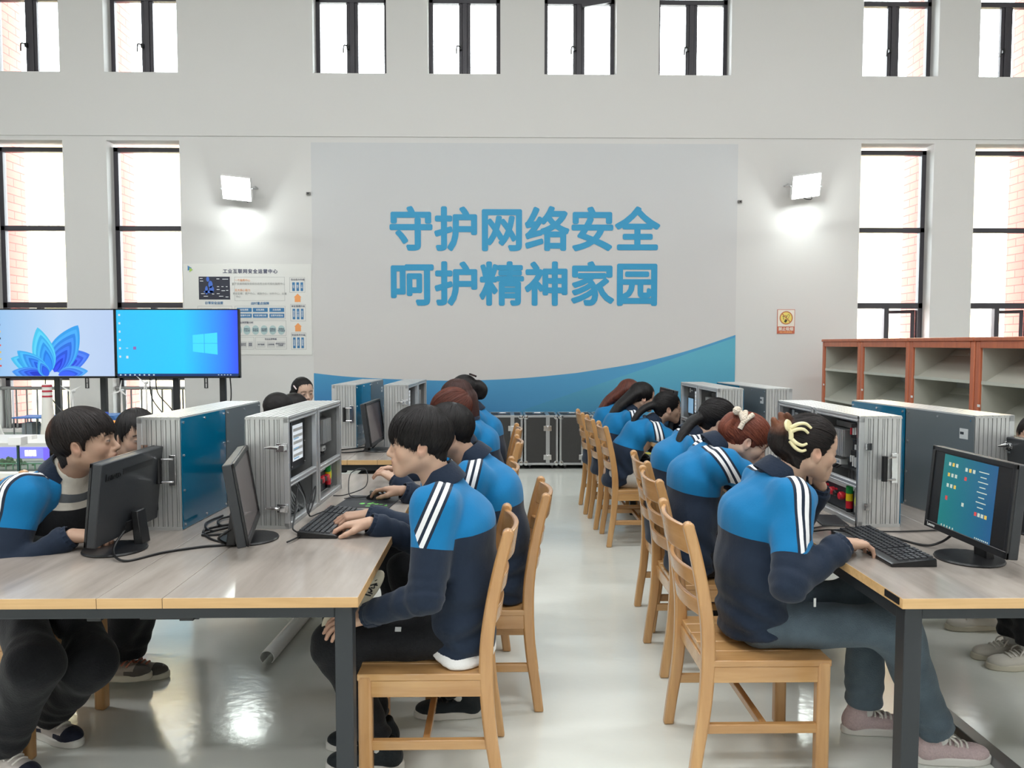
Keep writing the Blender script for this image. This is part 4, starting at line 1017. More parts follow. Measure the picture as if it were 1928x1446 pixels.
def television(xc, label, kind):
    root = empty('television', (xc, YT, 1.105), 0, label, 'television', 'wide televisions side by side on one stand')
    MB().use(M_BLACK).box(-TW / 2, 0.0, 0, TW / 2, 0.05, TH).build('tv_case', root, bevel=0.004)
    m = MB().use(M_BLACK); b_ = 0.011
    for (x0, z0, x1, z1) in ((-TW / 2, 0, TW / 2, 0.02), (-TW / 2, TH - b_, TW / 2, TH), (-TW / 2, 0, -TW / 2 + b_, TH), (TW / 2 - b_, 0, TW / 2, TH)): m.box(x0, -0.008, z0, x1, 0.0, z1)
    m.build('tv_bezel', root)
    W2 = TW / 2 - b_
    if kind == 11:
        s = MB().use(tv_sky('lit_tv_pale_blue', (150, 196, 240), (196, 218, 246), (186, 208, 242), -0.6, 0.6)).box(-W2, -0.002, 0.02, W2, 0.0, TH - b_).build('tv_screen', root)
        # generic folded bloom: fans of nested leaf shapes growing from one foot
        yy = [-0.0022]
        def leaf(ox, oz, ang, L_, w_, col):
            yy[0] -= 0.00006; a = R(ang); ux, uz = math.cos(a), math.sin(a); pts = []
            for q in np.linspace(0, 1, 19): pts.append((q ** 0.9, w_ * math.sin(PI * q ** 0.72) ** 0.8))
            P = [(t * L_, h_) for t, h_ in pts] + [(t * L_, -h_ * 0.85) for t, h_ in pts[::-1][1:-1]]
            vs = [(ox + u * ux - v * uz, yy[0], max(0.022, oz + u * uz + v * ux)) for u, v in P]
            MB().use(emis('lit_bloom_%d_%d_%d' % col, col, 1.0)).poly(vs).build('bloom_petal', s)
        for (ox, oz, ang, L_, w_, n_, c0, c1) in ((-0.02, 0.1, 20, 0.4, 0.125, 7, (70, 130, 255), (36, 60, 226)), (-0.1, 0.1, 163, 0.34, 0.1, 7, (80, 206, 255), (20, 120, 250)),
                                          (0.0, 0.06, 62, 0.53, 0.15, 10, (60, 176, 255), (34, 62, 232)), (-0.04, 0.06, 104, 0.46, 0.12, 8, (86, 214, 255), (24, 130, 250)), (-0.06, 0.04, 142, 0.38, 0.1, 8, (66, 190, 255), (22, 96, 240)),
                                          (-0.08, 0.02, 172, 0.34, 0.085, 7, (70, 160, 255), (26, 66, 224)), (0.04, 0.03, 8, 0.3, 0.075, 6, (84, 180, 255), (40, 84, 240)), (-0.06, 0.02, 120, 0.18, 0.06, 6, (70, 190, 255), (20, 80, 230))):
            for k in range(n_):
                t = k / (n_ - 1); e_ = 14 if k % 2 else -14
                leaf(ox, oz, ang - 5 * t, L_ * (1 - 0.085 * k), w_ * (1 - 0.1 * k), tuple(int(max(0, min(255, c0[q] * (1 - t) + c1[q] * t + e_))) for q in range(3)))
        m = MB(); rr = random.Random(4)
        for c_ in range(2):
            for r_ in range(8): m.use((M_BLACK, M_ICR, M_ICY, M_GREYMETAL)[rr.randrange(4)]).cbox((-W2 + 0.03 + c_ * 0.045, -0.0024, 0.6 - r_ * 0.068), (0.018, 0.0008, 0.018))
        m.build('icon_print', s)
    else:
        s = MB().use(tv_sky('lit_tv_cyan', (42, 196, 255), (36, 206, 255), (52, 84, 255), -0.6, 0.6)).box(-W2, -0.002, 0.02, W2, 0.0, TH - b_).build('tv_screen', root)
        m = MB().use(emis('lit_window_cyan', (70, 226, 255), 1.0))
        for (u0, u1) in ((0.15, 0.262), (0.268, 0.395)):
            for top in (0, 1):
                f0, f1 = (u0 - .15) / .245, (u1 - .15) / .245
                lo0, hi0 = 0.265 - 0.03 * f0, 0.43 + 0.025 * f0; lo1, hi1 = 0.265 - 0.03 * f1, 0.43 + 0.025 * f1; mid = 0.347
                if top: m.poly([(u0, -0.0024, mid + .002), (u1, -0.0024, mid + .002), (u1, -0.0024, hi1), (u0, -0.0024, hi0)])
                else: m.poly([(u0, -0.0024, lo0), (u1, -0.0024, lo1), (u1, -0.0024, mid - .002), (u0, -0.0024, mid - .002)])
        m.build('window_emblem', s)
        MB().use(emis('lit_taskbar', (16, 52, 112), 1.0)).box(-W2, -0.0024, 0.02, W2, -0.002, 0.045).build('taskbar', s)
        m = MB().use(emis('lit_icon_white', (225, 240, 250), 0.9))
        for k in range(8): m.cbox((-W2 + 0.03 + k * 0.047, -0.0027, 0.032), (0.016, 0.0004, 0.012))
        for k in range(5): m.cbox((W2 - 0.2 + k * 0.03, -0.0027, 0.032), (0.012, 0.0004, 0.008))
        for k in range(7): m.cbox((-W2 + 0.03, -0.0024, 0.63 - k * 0.083), (0.018, 0.0006, 0.02)) if k not in (6,) else None
        m.cbox((-W2 + 0.1, -0.0024, 0.3), (0.022, 0.0006, 0.006)); m.cbox((-W2 + 0.1, -0.0024, 0.21), (0.022, 0.0006, 0.026)); m.use(emis('lit_icon_violet', (150, 110, 190), .9)).cbox((-W2 + 0.175, -0.0024, 0.3), (0.03, 0.0006, 0.03))
        m.build('icon_print', s)
    return root
TVX1 = -3.83 - TW / 2 + 0.0; TVX2 = TVX1 + TW + 0.004
television(TVX1, 'wide television showing a blue folded bloom on pale blue, at the left frame edge', 11)
television(TVX2, 'wide television showing a bright cyan desktop with a window emblem, right of the pair', 10)
st = empty('television_stand', ((TVX1 + TVX2) / 2, YT + 0.08, 0), 0, 'black metal stand with tall posts carrying the two televisions', 'stand')
for x in (-0.64, -0.18, 0.55, 1.02):
    MB().use(M_BLACK2).box(x - 0.028, 0.0, 0.05, x + 0.028, 0.05, 1.72).build('stand_post', st, bevel=0.003)
    MB().use(M_BLACK2).box(x - 0.03, -0.3, 0.0, x + 0.03, 0.36, 0.05).build('stand_foot', st, bevel=0.003)
m = MB().use(M_BLACK2)
for z in (1.3, 1.6): m.box(-1.1, -0.02, z, 1.15, 0.0, z + 0.05)
m.build('stand_rail', st)
for x in (-0.32, 0.87):
    m = MB().use(M_BLACK2); m.box(x - 0.016, -0.04, 1.0, x - 0.01, -0.02, 1.3); m.box(x + 0.01, -0.04, 1.0, x + 0.016, -0.02, 1.3)
    for z in (1.0, 1.05, 1.1): m.box(x - 0.016, -0.04, z, x + 0.016, -0.02, z + 0.006)
    m.build('bracket_rail', st)
for x0, pts in ((0, [(-0.74, 0.0, 1.15), (-0.73, -0.02, 0.98), (-0.55, -0.02, 0.7), (-0.4, 0.0, 0.4), (-0.3, 0, 0.02)]), (0, [(0.3, 0, 1.15), (0.32, -.02, 0.9), (0.5, -.02, 0.6), (0.55, 0.0, 0.05)]), (0, [(0.36, 0, 1.15), (0.38, -.02, 0.95), (0.56, -.02, 0.68), (0.6, 0, .05)]), (0, [(1.1, 0, 1.12), (1.11, -.01, 0.9), (1.06, -.01, 0.6), (1.05, 0, .05)])):
    MB().use(M_CABLE).tube(spline(pts, 6), 0.006, 6).build('hanging_cable', st)

# ================================================================== BOOKCASES (row along the right, backs to +x)
M_BC = wood_mat('reddish_bookcase_wood', (176, 92, 60), (206, 118, 80), axis='Z', scale=10, rough=0.4, coat=0.15, stretch=0.06)
M_BCG = mat('greige_steel_shelf', (196, 196, 184), 0.45, 0.1)
M_BCI = mat('grey_steel_back', (168, 170, 168), 0.5, 0.1)
BL, BD, BH = 1.01, 0.42, 1.5
def make_bookcase():
    root = empty('magazine_bookcase')      # front faces -x, length along y
    MB().use(M_BC).box(-BD / 2 - 0.012, -BL / 2 - 0.002, BH - 0.03, BD / 2, BL / 2 + 0.002, BH).build('top_board', root, bevel=0.006)
    for s in (-1, 1):
        MB().use(M_BC).box(-BD / 2, s * (BL / 2 - 0.03) - 0.03, 0.0, BD / 2 - 0.01, s * (BL / 2 - 0.03) + 0.03 - 0.002, BH - 0.03).build('side_board', root, bevel=0.008)
        MB().use(M_BCG).box(-BD / 2 + 0.02, s * (BL / 2 - 0.066) - 0.005, 0.05, BD / 2 - 0.03, s * (BL / 2 - 0.066) + 0.005, BH - 0.06).build('steel_side', root)
    MB().use(M_BC).box(-BD / 2, -BL / 2 + 0.06, BH - 0.085, -BD / 2 + 0.03, BL / 2 - 0.06, BH - 0.03).build('top_rail', root, bevel=0.004)
    MB().use(M_BC).box(-BD / 2, -BL / 2 + 0.06, 0.0, -BD / 2 + 0.03, BL / 2 - 0.06, 0.08).build('plinth', root, bevel=0.004)
    MB().use(M_BCI).box(BD / 2 - 0.03, -BL / 2 + 0.03, 0.03, BD / 2 - 0.018, BL / 2 - 0.03, BH - 0.035).build('back_sheet', root)
    m = MB().use(M_BLACK2)
    for s in (-1, 1):
        for k in range(26): m.box(-BD / 2 + 0.035, s * (BL / 2 - 0.0605) - 0.001, 0.12 + k * 0.05, -BD / 2 + 0.041, s * (BL / 2 - 0.0605) + 0.001, 0.135 + k * 0.05) if False else None
    yl = BL / 2 - 0.07
    for z in (0.12, 0.465, 0.81, 1.15):
        sh = MB().use(M_BCG)
        # sloping display plate with a lip in front, a folded flange on top
        sh.prism([(-BD / 2 + 0.03, z), (-BD / 2 + 0.03, z - 0.008), (0.12, z + 0.19), (0.12, z + 0.198)], 'y', -yl, yl)
        sh.box(-BD / 2 + 0.012, -yl, z - 0.012, -BD / 2 + 0.032, yl, z + 0.014)
        sh.prism([(0.12, z + 0.19), (0.165, z + 0.245), (0.165, z + 0.25), (0.115, z + 0.198)], 'y', -yl, yl)
        s_ = sh.build('display_shelf', root)
        for y in (-0.17, 0.14):
            MB().use(M_WHITE).box(0.125, y, z + 0.205, 0.139, y + 0.032, z + 0.212).add([(0.125, y, z + .21), (0.139, y, z + .21), (0.139, y + .01, z + .235), (0.125, y + .01, z + .235)], [(0, 1, 2, 3)]).build('shelf_clip', s_)
    MB().use(M_WHITE).box(-BD / 2 - 0.002, BL / 2 - 0.085, 0.965, -BD / 2, BL / 2 - 0.05, 0.985).build('number_tag', root)
    return root
bc = make_bookcase()
for i, (lb) in enumerate(['reddish wood magazine bookcase against the far wall, first of the row', 'reddish wood magazine bookcase second from the far wall', 'reddish wood magazine bookcase third from the far wall', 'reddish wood magazine bookcase largest in view, cut by the right frame edge', 'reddish wood magazine bookcase just past the right frame edge']):
    X = 3.965 - i * 0.035; Y = 8.42 - i * 1.02
    if i == 0: bc.location = (X, Y, 0); bc.rotation_euler = (0, 0, R(-2)); tag(bc, lb, 'bookcase', 'magazine bookcases along the right')
    else: dup(bc, (X, Y, 0), R(-2), lb)
o = MB().use(M_BLACK).cbox((0, 0, 0.015), (0.05, 0.13, 0.03)).build('black_case', loc=(3.99, 6.15, 0.93 + 0.22), bevel=0.01)
o.location = (4.03, 6.15, 0.852)
tag(o, 'small black case left on a sloping bookcase shelf', 'case')

# ================================================================== FLIGHT CASES
M_FC = mat('black_case_laminate', (48, 47, 46), 0.55, bump=(180, 0.08))
def make_case():
    root = empty('flight_case'); W_, D_, H_ = 0.392, 0.46, 0.575; z0 = 0.05
    MB().use(M_FC).box(-W_ / 2 + 0.004, -D_ / 2 + 0.004, z0 + 0.004, W_ / 2 - 0.004, D_ / 2 - 0.004, z0 + H_ - 0.004).build('case_body', root)
    m = MB().use(M_ALU); t = 0.024
    for x in (-W_ / 2, W_ / 2 - t):
        for y in (-D_ / 2, D_ / 2 - t): m.box(x, y, z0, x + t, y + t, z0 + H_)
    for z in (z0, z0 + H_ - t):
        for y in (-D_ / 2, D_ / 2 - t): m.box(-W_ / 2, y, z, W_ / 2, y + t, z + t)
        for x in (-W_ / 2, W_ / 2 - t): m.box(x, -D_ / 2, z, x + t, D_ / 2, z + t)
    m.box(0.055, -D_ / 2 - 0.003, z0, 0.1, -D_ / 2 + 0.02, z0 + H_)
    m.box(0.055, -D_ / 2, z0 + H_ - 0.01, 0.1, D_ / 2, z0 + H_ + 0.003)
    m.build('edge_profile', root, bevel=0.002)
    for sx in (-1, 1):
        for z in (z0 + 0.022, z0 + H_ - 0.022):
            MB().use(M_CHROME).lathe([(0.002, -0.012), (0.02, -0.01), (0.029, -0.002), (0.03, 0.006)], (sx * (W_ / 2 - 0.02), -D_ / 2 + 0.004, z), 12, Matrix.Rotation(R(-90), 4, 'X')).build('corner_cap', root)
    for z in (z0 + 0.09, z0 + H_ - 0.15):
        m = MB().use(M_CHROME); m.box(0.028, -D_ / 2 - 0.008, z - 0.03, 0.12, -D_ / 2, z + 0.03); m.cbox((0.078, -D_ / 2 - 0.012, z), (0.036, 0.012, 0.05)); m.cbox((0.078, -D_ / 2 - 0.02, z), (0.012, 0.012, 0.018)); m.build('butterfly_latch', root, bevel=0.002)
    m = MB().use(M_CHROME); m.box(-0.09, -0.03, z0 + H_, 0.02, 0.03, z0 + H_ + 0.004); m.tube([(-0.07, -0.02, z0 + H_), (-0.07, -0.02, z0 + H_ + 0.012), (0.0, -0.02, z0 + H_ + 0.012), (0.0, -0.02, z0 + H_)], 0.006, 6); m.build('recessed_handle', root)
    for sx in (-1, 1):
        for sy in (-1, 1):
            m = MB().use(M_BLACK); m.cyl((sx * 0.13 - 0.01, sy * 0.17, 0.024), (sx * 0.13 + 0.01, sy * 0.17, 0.024), 0.024, n=14); m.use(M_STEEL).box(sx * 0.13 - 0.015, sy * 0.17 - 0.02, 0.035, sx * 0.13 + 0.015, sy * 0.17 + 0.02, z0); m.build('caster', root)
    return root
fc = make_case()
for k in range(-4, 4):
    lb = {-4: 'black flight case behind the small dark monitor, leftmost of the row', -3: 'black flight case behind the narrow metal box on the far left desk', -2: 'black flight case hidden behind the heads of the left aisle row', -1: 'black flight case whose right edge shows beside the back of the furthest left pupil',
          0: 'black flight case first fully seen right of the left chairs', 1: 'black flight case in the middle of the aisle view', 2: 'black flight case behind the right chairs, half seen', 3: 'black flight case behind the far right pupils, last of the row'}[k]
    X = 0.073 + k * 0.408
    if k == -4: fc.location = (X, 9.04, 0); tag(fc, lb, 'flight case', 'black flight cases along the mural')
    else: dup(fc, (X, 9.04, 0), 0, lb)

# ================================================================== FLOOR TRUNKING / LOOSE PIPE
def trunk(p0, p1, wd, label, mt):
    d = Vector(p1) - Vector(p0); L = d.length
    m = MB().use(mt); h_ = 0.022
    m.prism([(-wd / 2, 0.0), (wd / 2, 0.0), (wd / 2 * 0.6, h_), (-wd / 2 * 0.6, h_)], 'x', 0, L)
    o = m.build('floor_cable_cover', loc=p0, rz=math.atan2(d.y, d.x), bevel=0.003); tag(o, label, 'cable cover'); return o
trunk((1.735, 3.0, 0.0), (1.735, 1.6, 0), 0.085, 'grey metal cable cover on the floor by the pink sneakers', M_STEEL)
o = MB().use(mat('white_pvc_duct', (232, 234, 232), 0.3))
arc = [(0.034 * math.cos(t), 0.034 + 0.032 * math.sin(t)) for t in np.linspace(-0.9, PI + 0.9, 20)]; arc2 = [(x * 0.9, 0.034 + (z - 0.034) * 0.9) for x, z in arc[::-1]]
o.prism((arc + arc2), 'y', 0, 1.3)
o = o.build('plastic_duct', loc=(-1.05, 3.42, 0), rz=R(-3), smooth=True)
tag(o, 'loose white plastic duct lying on the floor beneath the near left desk', 'duct')

# ================================================================== LOOSE CABLES ON THE DESKS
def cable(pts, label, r=0.0042, mt=None, name='loose_cable'):
    o = MB().use(mt or M_CABLE).tube(spline(pts, 8), r, 7).build(name, smooth=True); tag(o, label, 'cable', 'loose cables on the desks'); return o
zt = 0.755
cable([(-1.27, 2.63, 0.83), (-1.27, 2.52, 0.775), (-1.2, 2.45, zt), (-1.12, 2.55, zt), (-1.02, 2.62, zt), (-0.93, 2.66, zt), (-0.95, 2.8, zt), (-1.08, 2.78, zt), (-1.03, 2.9, zt), (-0.93, 3.0, zt)], 'black cable looping forward from the monitor beside the striped sweater person')
cable([(-0.91, 2.64, 0.82), (-0.955, 2.6, 0.79), (-0.95, 2.66, zt), (-1.04, 2.74, zt), (-1.1, 2.86, zt), (-1.02, 2.98, zt), (-0.97, 3.1, zt + 0.002), (-1.0, 3.25, zt)], 'black cable coiled between the two metal boxes on the near left desk')
cable([(-0.98, 3.0, zt + .004), (-1.05, 2.9, zt + .007), (-1.1, 3.02, zt + .004), (-1.02, 3.12, zt + .004), (-0.98, 2.96, zt + .008), (-1.06, 2.83, zt + .004), (-1.13, 2.95, zt + .004), (-1.12, 3.1, zt)], 'second black coil lying behind the edge on monitor')
cable([(-0.74, 2.66, zt + .004), (-0.72, 2.76, zt + .004), (-0.765, 2.83, 0.765), (-0.785, 2.93, 0.79), (-0.79, 2.99, 0.87), (-0.79, 3.01, 0.9)], 'black cable running from the open metal box down to the keyboard side', 0.0032)
cable([(-0.79, 3.02, 0.905), (-0.77, 3.04, 0.84), (-0.75, 3.0, 0.785), (-0.74, 3.06, 0.83), (-0.75, 3.12, 0.87), (-0.76, 3.06, 0.81), (-0.745, 3.0, 0.775), (-0.735, 3.1, 0.762), (-0.71, 3.2, zt + .002), (-0.68, 3.24, zt)], 'black cable hank hanging out of the open metal box', 0.003)
cable([(-0.59, 3.44, 0.762), (-0.66, 3.42, 0.765), (-0.69, 3.5, 0.79), (-0.7, 3.62, 0.84), (-0.64, 3.66, 0.85), (-0.62, 3.55, 0.79), (-0.7, 3.5, 0.76), (-0.76, 3.5, zt)], 'thin black mouse cord looping above the pad', 0.0025)
cable([(1.32, 2.8, 0.762), (1.4, 2.74, zt), (1.46, 2.6, zt), (1.5, 2.56, 0.775), (1.52, 2.52, 0.815)], 'black cable from the keyboard back to the lit monitor')
cable([(1.21, 2.52, 0.765), (1.22, 2.62, 0.79), (1.2, 2.74, 0.775), (1.16, 2.8, zt), (1.2, 2.86, zt), (1.3, 2.88, zt), (1.38, 2.8, zt), (1.42, 2.7, zt)], 'thin black mouse cord looping by the hand on the near right desk', 0.0026)
cable([(1.25, 3.25, zt), (1.3, 3.0, zt), (1.34, 2.84, zt), (1.45, 2.79, zt), (1.7, 2.82, zt)], 'black cable under the front edge of the box with red buttons', 0.003)
cable([(2.03, 2.85, 0.85), (2.0, 2.92, 0.77), (1.93, 2.85, zt), (1.95, 2.7, zt), (2.0, 2.6, zt), (2.1, 2.62, zt)], 'black cable under the monitor at the right frame edge')
cable([(-0.8, 5.1, 0.8), (-0.85, 5.05, zt), (-0.9, 4.95, zt), (-1.0, 4.9, zt), (-1.05, 5.0, zt), (-0.95, 5.1, zt), (-0.88, 5.2, zt)], 'black cable by the dark monitor on the far left desk')
cable([(-0.7, 5.15, 0.77), (-0.66, 5.12, 0.79), (-0.62, 5.05, zt), (-0.6, 5.15, zt), (-0.55, 5.1, 0.77), (-0.5, 4.98, zt), (-0.42, 5.0, zt)], 'tangled black cable right of the dark monitor on the far left desk')

# ================================================================== SAND-TABLE MODEL OF A PLANT (left)
tx0, tx1, ty0, ty1, TZ = -6.2, -2.75, 4.75, 6.9, 0.66
root = empty('model_table', ((tx0 + tx1) / 2, (ty0 + ty1) / 2, 0), 0, 'white display table with green stripe carrying the model power plant', 'display table')
cx, cy = (tx0 + tx1) / 2, (ty0 + ty1) / 2
M_TBL = mat('white_lacquer', (226, 226, 220), 0.35)
def rel(x0, y0, z0, x1, y1, z1): return (x0 - cx, y0 - cy, z0, x1 - cx, y1 - cy, z1)
MB().use(M_TBL).box(*rel(tx0, ty0, 0, tx1, ty1, TZ)).build('table_base', root, bevel=0.01)
MB().use(mat('green_stripe', (30, 140, 56), 0.4)).box(*rel(tx0 - .002, ty0 - .002, 0.5, tx1 + .002, ty1 + .002, 0.555)).build('green_band', root)
MB().use(mat('model_ground', (120, 132, 118), 0.8)).box(*rel(tx0 + .05, ty0 + .05, TZ, tx1 - .05, ty1 - .05, TZ + 0.006)).build('model_ground', root)
M_GL2 = M_GLASS
m = MB().use(M_GL2); m.box(*rel(tx0 + .03, ty0 + 0.03, TZ, tx1 - .03, ty0 + 0.036, TZ + 0.14)); m.box(*rel(tx1 - .036, ty0 + .03, TZ, tx1 - .03, ty1 - .03, TZ + 0.14)); m.build('glass_rail', root)
m = MB().use(mat('green_fence_paint', (90, 170, 120), 0.5))
for x in np.arange(tx0 + .06, tx1 - .05, 0.045): m.box(*rel(x, ty0 + .06, TZ, x + 0.006, ty0 + .066, TZ + 0.045))
m.box(*rel(tx0 + .05, ty0 + .058, TZ + 0.04, tx1 - .05, ty0 + .068, TZ + 0.046))
m.build('model_fence', root)
def mthing(name, label, cat, x, y, z=TZ + 0.006, group=None): return empty(name, (x, y, z), 0, label, cat, group)
# chimney
o = mthing('model_chimney', 'tall tapering model chimney with red bands on the display table', 'model chimney', -3.5, 6.0)
MB().use(M_TBL).lathe([(0.062, 0.0), (0.05, 0.12), (0.038, 0.3), (0.034, 0.47)], (0, 0, 0), 24).build('chimney_shaft', o, smooth=True)
M_MR = mat('model_red', (176, 40, 60), 0.4)
for z in (0.37, 0.41, 0.45): MB().use(M_MR).lathe([(0.0372, z), (0.0362, z + 0.014)], (0, 0, 0), 24).build('red_band', o, smooth=True)
# cooling tower at the left frame edge
def tower(x, y, lb):
    o = mthing('model_cooling_tower', lb, 'model tower', x, y, group='model cooling towers')
    MB().use(M_TBL).lathe([(0.19, 0), (0.15, 0.1), (0.118, 0.22), (0.105, 0.32), (0.11, 0.42), (0.104, 0.42), (0.1, 0.36)], (0, 0, 0), 32).build('tower_shell', o, smooth=True)
tower(-4.03, 6.0, 'pale model cooling tower cut by the left frame edge')
# long white halls with lit violet fronts
def hall(x0, x1, y0, y1, h_, lb):
    o = mthing('model_hall', lb, 'model building', (x0 + x1) / 2, (y0 + y1) / 2, group='white model halls')
    hx, hy = (x1 - x0) / 2, (y1 - y0) / 2
    MB().use(M_TBL).box(-hx, -hy, 0, hx, hy, h_).build('hall_body', o, bevel=0.004)
    MB().use(mat('lit_violet_front', (120, 120, 220), 0.4, emit=((112, 112, 224), 0.55))).box(-hx, -hy - 0.003, 0.02, hx, -hy, h_ - 0.03).build('lit_front', o)
    m = MB().use(mat('lit_warm_window', (255, 240, 210), 0.4, emit=((255, 240, 214), 1.5)))
    for x in np.arange(-hx + 0.1, hx - 0.05, 0.26):
        for q in range(3): m.box(x + q * 0.026, -hy - 0.006, 0.035, x + q * 0.026 + 0.02, -hy - 0.003, 0.075)
    m.build('lit_windows', o)
    m = MB().use(mat('lit_deep_violet_door', (90, 70, 230), 0.4, emit=((96, 78, 240), 0.8)))
    for x in np.arange(-hx + 0.22, hx - 0.05, 0.52): m.box(x, -hy - 0.005, 0.01, x + 0.09, -hy - 0.003, 0.09)
    m.build('lit_doors', o)
    m = MB().use(M_WHITE)
    for x in np.arange(-hx + 0.1, hx - 0.05, 0.3): m.box(x, -0.06, h_, x + 0.08, 0.0, h_ + 0.025)
    m.build('roof_units', o)
hall(-4.3, -2.95, 5.15, 5.62, 0.125, 'long low white model hall with violet lit front, behind the striped sweater')
# steel pavilion with blue roof
o = mthing('model_pavilion', 'grey model steelwork with thin blue roof, right of the cooling tower', 'model building', -3.72, 6.25)
MB().use(mat('model_blue_roof', (56, 110, 180), 0.4)).box(-0.14, -0.12, 0.19, 0.15, 0.12, 0.2).build('roof', o)
m = MB().use(M_STEEL)
for x in (-0.13, -0.04, 0.05, 0.14):
    for y in (-0.11, 0.11): m.box(x - .004, y - .004, 0, x + .004, y + .004, 0.19)
m.build('posts', o)
m = MB().use(mat('model_grey', (150, 160, 166), 0.5)); m.box(-0.1, -0.06, 0, -0.02, 0.06, 0.15)
for x in (0.02, 0.06, 0.1): m.cyl((x, 0, 0), (x, 0, 0.12), 0.016, n=12)
m.build('tanks', o)
# hill
o = mthing('model_hill', 'rounded green model hill behind the chimney', 'model hill', -3.42, 6.35)
m = MB().use(mat('model_moss', (74, 112, 52), 0.95, bump=(60, 0.8))); vs = []; fs = []; nn = 20; rr = random.Random(8)
for i in range(nn + 1):
    for j in range(nn + 1):
        u, v = -1 + 2 * i / nn, -1 + 2 * j / nn; d = max(0, 1 - u * u - v * v) ** 0.6
        vs.append((u * 0.26, v * 0.2, 0.2 * d + (rr.uniform(0, .012) if d > 0.05 else 0)))
for i in range(nn):
    for j in range(nn): a = i * (nn + 1) + j; fs.append((a, a + nn + 1, a + nn + 2, a + 1))
m.add(vs, fs); m.build('hill_ground', o, smooth=True)
# cylinder tanks near chimney
o = mthing('model_tank', 'small cream model tank beside the foot of the chimney', 'model tank', -3.6, 5.86)
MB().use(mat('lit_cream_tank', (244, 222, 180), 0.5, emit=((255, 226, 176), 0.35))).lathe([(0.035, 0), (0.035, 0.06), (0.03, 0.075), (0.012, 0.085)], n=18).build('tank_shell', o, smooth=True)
# glowing orange furnace hall and gate with blue roof
o = mthing('model_furnace', 'orange glowing model furnace house with blue roof between two heads', 'model building', -3.03, 6.0)
MB().use(mat('lit_orange', (255, 170, 90), 0.5, emit=((255, 160, 74), 0.9))).box(-0.09, -0.1, 0.0, 0.09, 0.1, 0.2).build('lit_body', o)
MB().use(mat('model_blue', (50, 100, 160), 0.4)).prism([(-0.12, 0.2), (0.12, 0.2), (0.09, 0.235), (-0.09, 0.235)], 'y', -0.12, 0.12).build('roof', o)
m = MB().use(mat('model_sign_blue', (60, 90, 190), 0.4)); m.box(-0.05, -0.09, 0.235, 0.04, -0.084, 0.262); m.build('roof_sign', o)
m = MB().use(mat('model_tan', (226, 200, 160), 0.6))
for z in (0.04, 0.1, 0.16): m.box(-0.095, -0.106, z, 0.095, 0.106, z + 0.012)
m.build('floor_bands', o)
# wind turbines
def turbine(x, y, h_, a, lb):
    o = mthing('model_wind_turbine', lb, 'model turbine', x, y, group='white model wind turbines')
    MB().use(M_WHITE).tube([(0, 0, 0), (0, 0, h_)], [0.012, 0.006], 10).build('mast', o, smooth=True)
    MB().use(M_WHITE).cyl((0, -0.02, h_), (0, 0.025, h_), 0.011, n=10).build('nacelle', o)
    for k in range(3):
        t = a + k * 2 * PI / 3; d = Vector((math.cos(t), 0, math.sin(t))); p = Vector((0, -0.024, h_))
        m = MB().use(M_WHITE); q = d.cross(Vector((0, 1, 0)))
        m.add([p + q * 0.003, p + d * 0.02 + q * 0.009, p + d * 0.09, p + d * 0.02 - q * 0.004, p + q * 0.003 + Vector((0, .004, 0)), p + d * 0.02 + q * 0.009 + Vector((0, .004, 0)), p + d * 0.09 + Vector((0, .002, 0)), p + d * 0.02 - q * 0.004 + Vector((0, .004, 0))],
              [(0, 1, 2, 3), (7, 6, 5, 4), (0, 4, 5, 1), (1, 5, 6, 2), (2, 6, 7, 3), (3, 7, 4, 0)]); m.build('blade', o)
turbine(-3.25, 5.9, 0.42, 0.5, 'white model wind turbine above the hair of the striped sweater person')
turbine(-3.1, 6.35, 0.4, 1.4, 'white model wind turbine in front of the television post')
turbine(-2.92, 6.4, 0.46, 0.35, 'white model wind turbine above the person half hidden by the metal box')
# bushes
for k, (x, y, lb) in enumerate([(-3.62, 4.98, 'dark green model bushes behind the glass rail'), (-3.2, 4.96, 'second clump of green model bushes near the striped sweater')]):
    o = MB().use(mat('model_leaf', (58, 96, 52), 0.95)); rr = random.Random(k); nrm = []
    for q in range(60):
        p = Vector((rr.gauss(0, .075), rr.gauss(0, .03), abs(rr.gauss(0.015, .012))))
        o.lathe([(0.002, -0.014), (0.013, -0.006), (0.013, 0.006), (0.002, 0.014)], p, 6)
    o = o.build('model_bushes', loc=(x, y, TZ + 0.008)); tag(o, lb, 'model bushes', kind='stuff')
# white lamp box on a post by the rail
o = mthing('rail_post', 'dark post with white square box at the corner of the glass rail', 'post', -2.98, ty0 + 0.034, TZ)
MB().use(mat('dark_green_post', (22, 66, 62), 0.4)).box(-0.006, -0.006, 0, 0.006, 0.006, 0.17).build('post_shaft', o)
MB().use(M_WHITE).box(-0.04, -0.035, 0.165, 0.04, 0.035, 0.215).build('post_box', o, bevel=0.003)
# small blue car
o = mthing('model_car', 'tiny dark blue model car by the foot of the model chimney', 'model car', -3.72, 5.86)
m = MB().use(mat('model_car_blue', (26, 50, 84), 0.2)); m.prism([(-0.05, 0.008), (0.05, 0.008), (0.052, 0.024), (0.03, 0.028), (0.015, 0.045), (-0.025, 0.045), (-0.045, 0.026)], 'y', -0.018, 0.018); m.build('car_body', o, bevel=0.003)
for x in (-0.03, 0.03):
    for y in (-0.018, 0.018): MB().use(M_BLACK).cyl((x, y - 0.003, 0.011), (x, y + 0.003, 0.011), 0.011, n=12).build('wheel', o)
# ================================================================== SMOOTH BODIES (distance fields meshed into one surface)
def vlen(v): return np.sqrt((v * v).sum(-1))
def unit(v): v = np.asarray(v, float); return v / max(1e-9, np.linalg.norm(v))

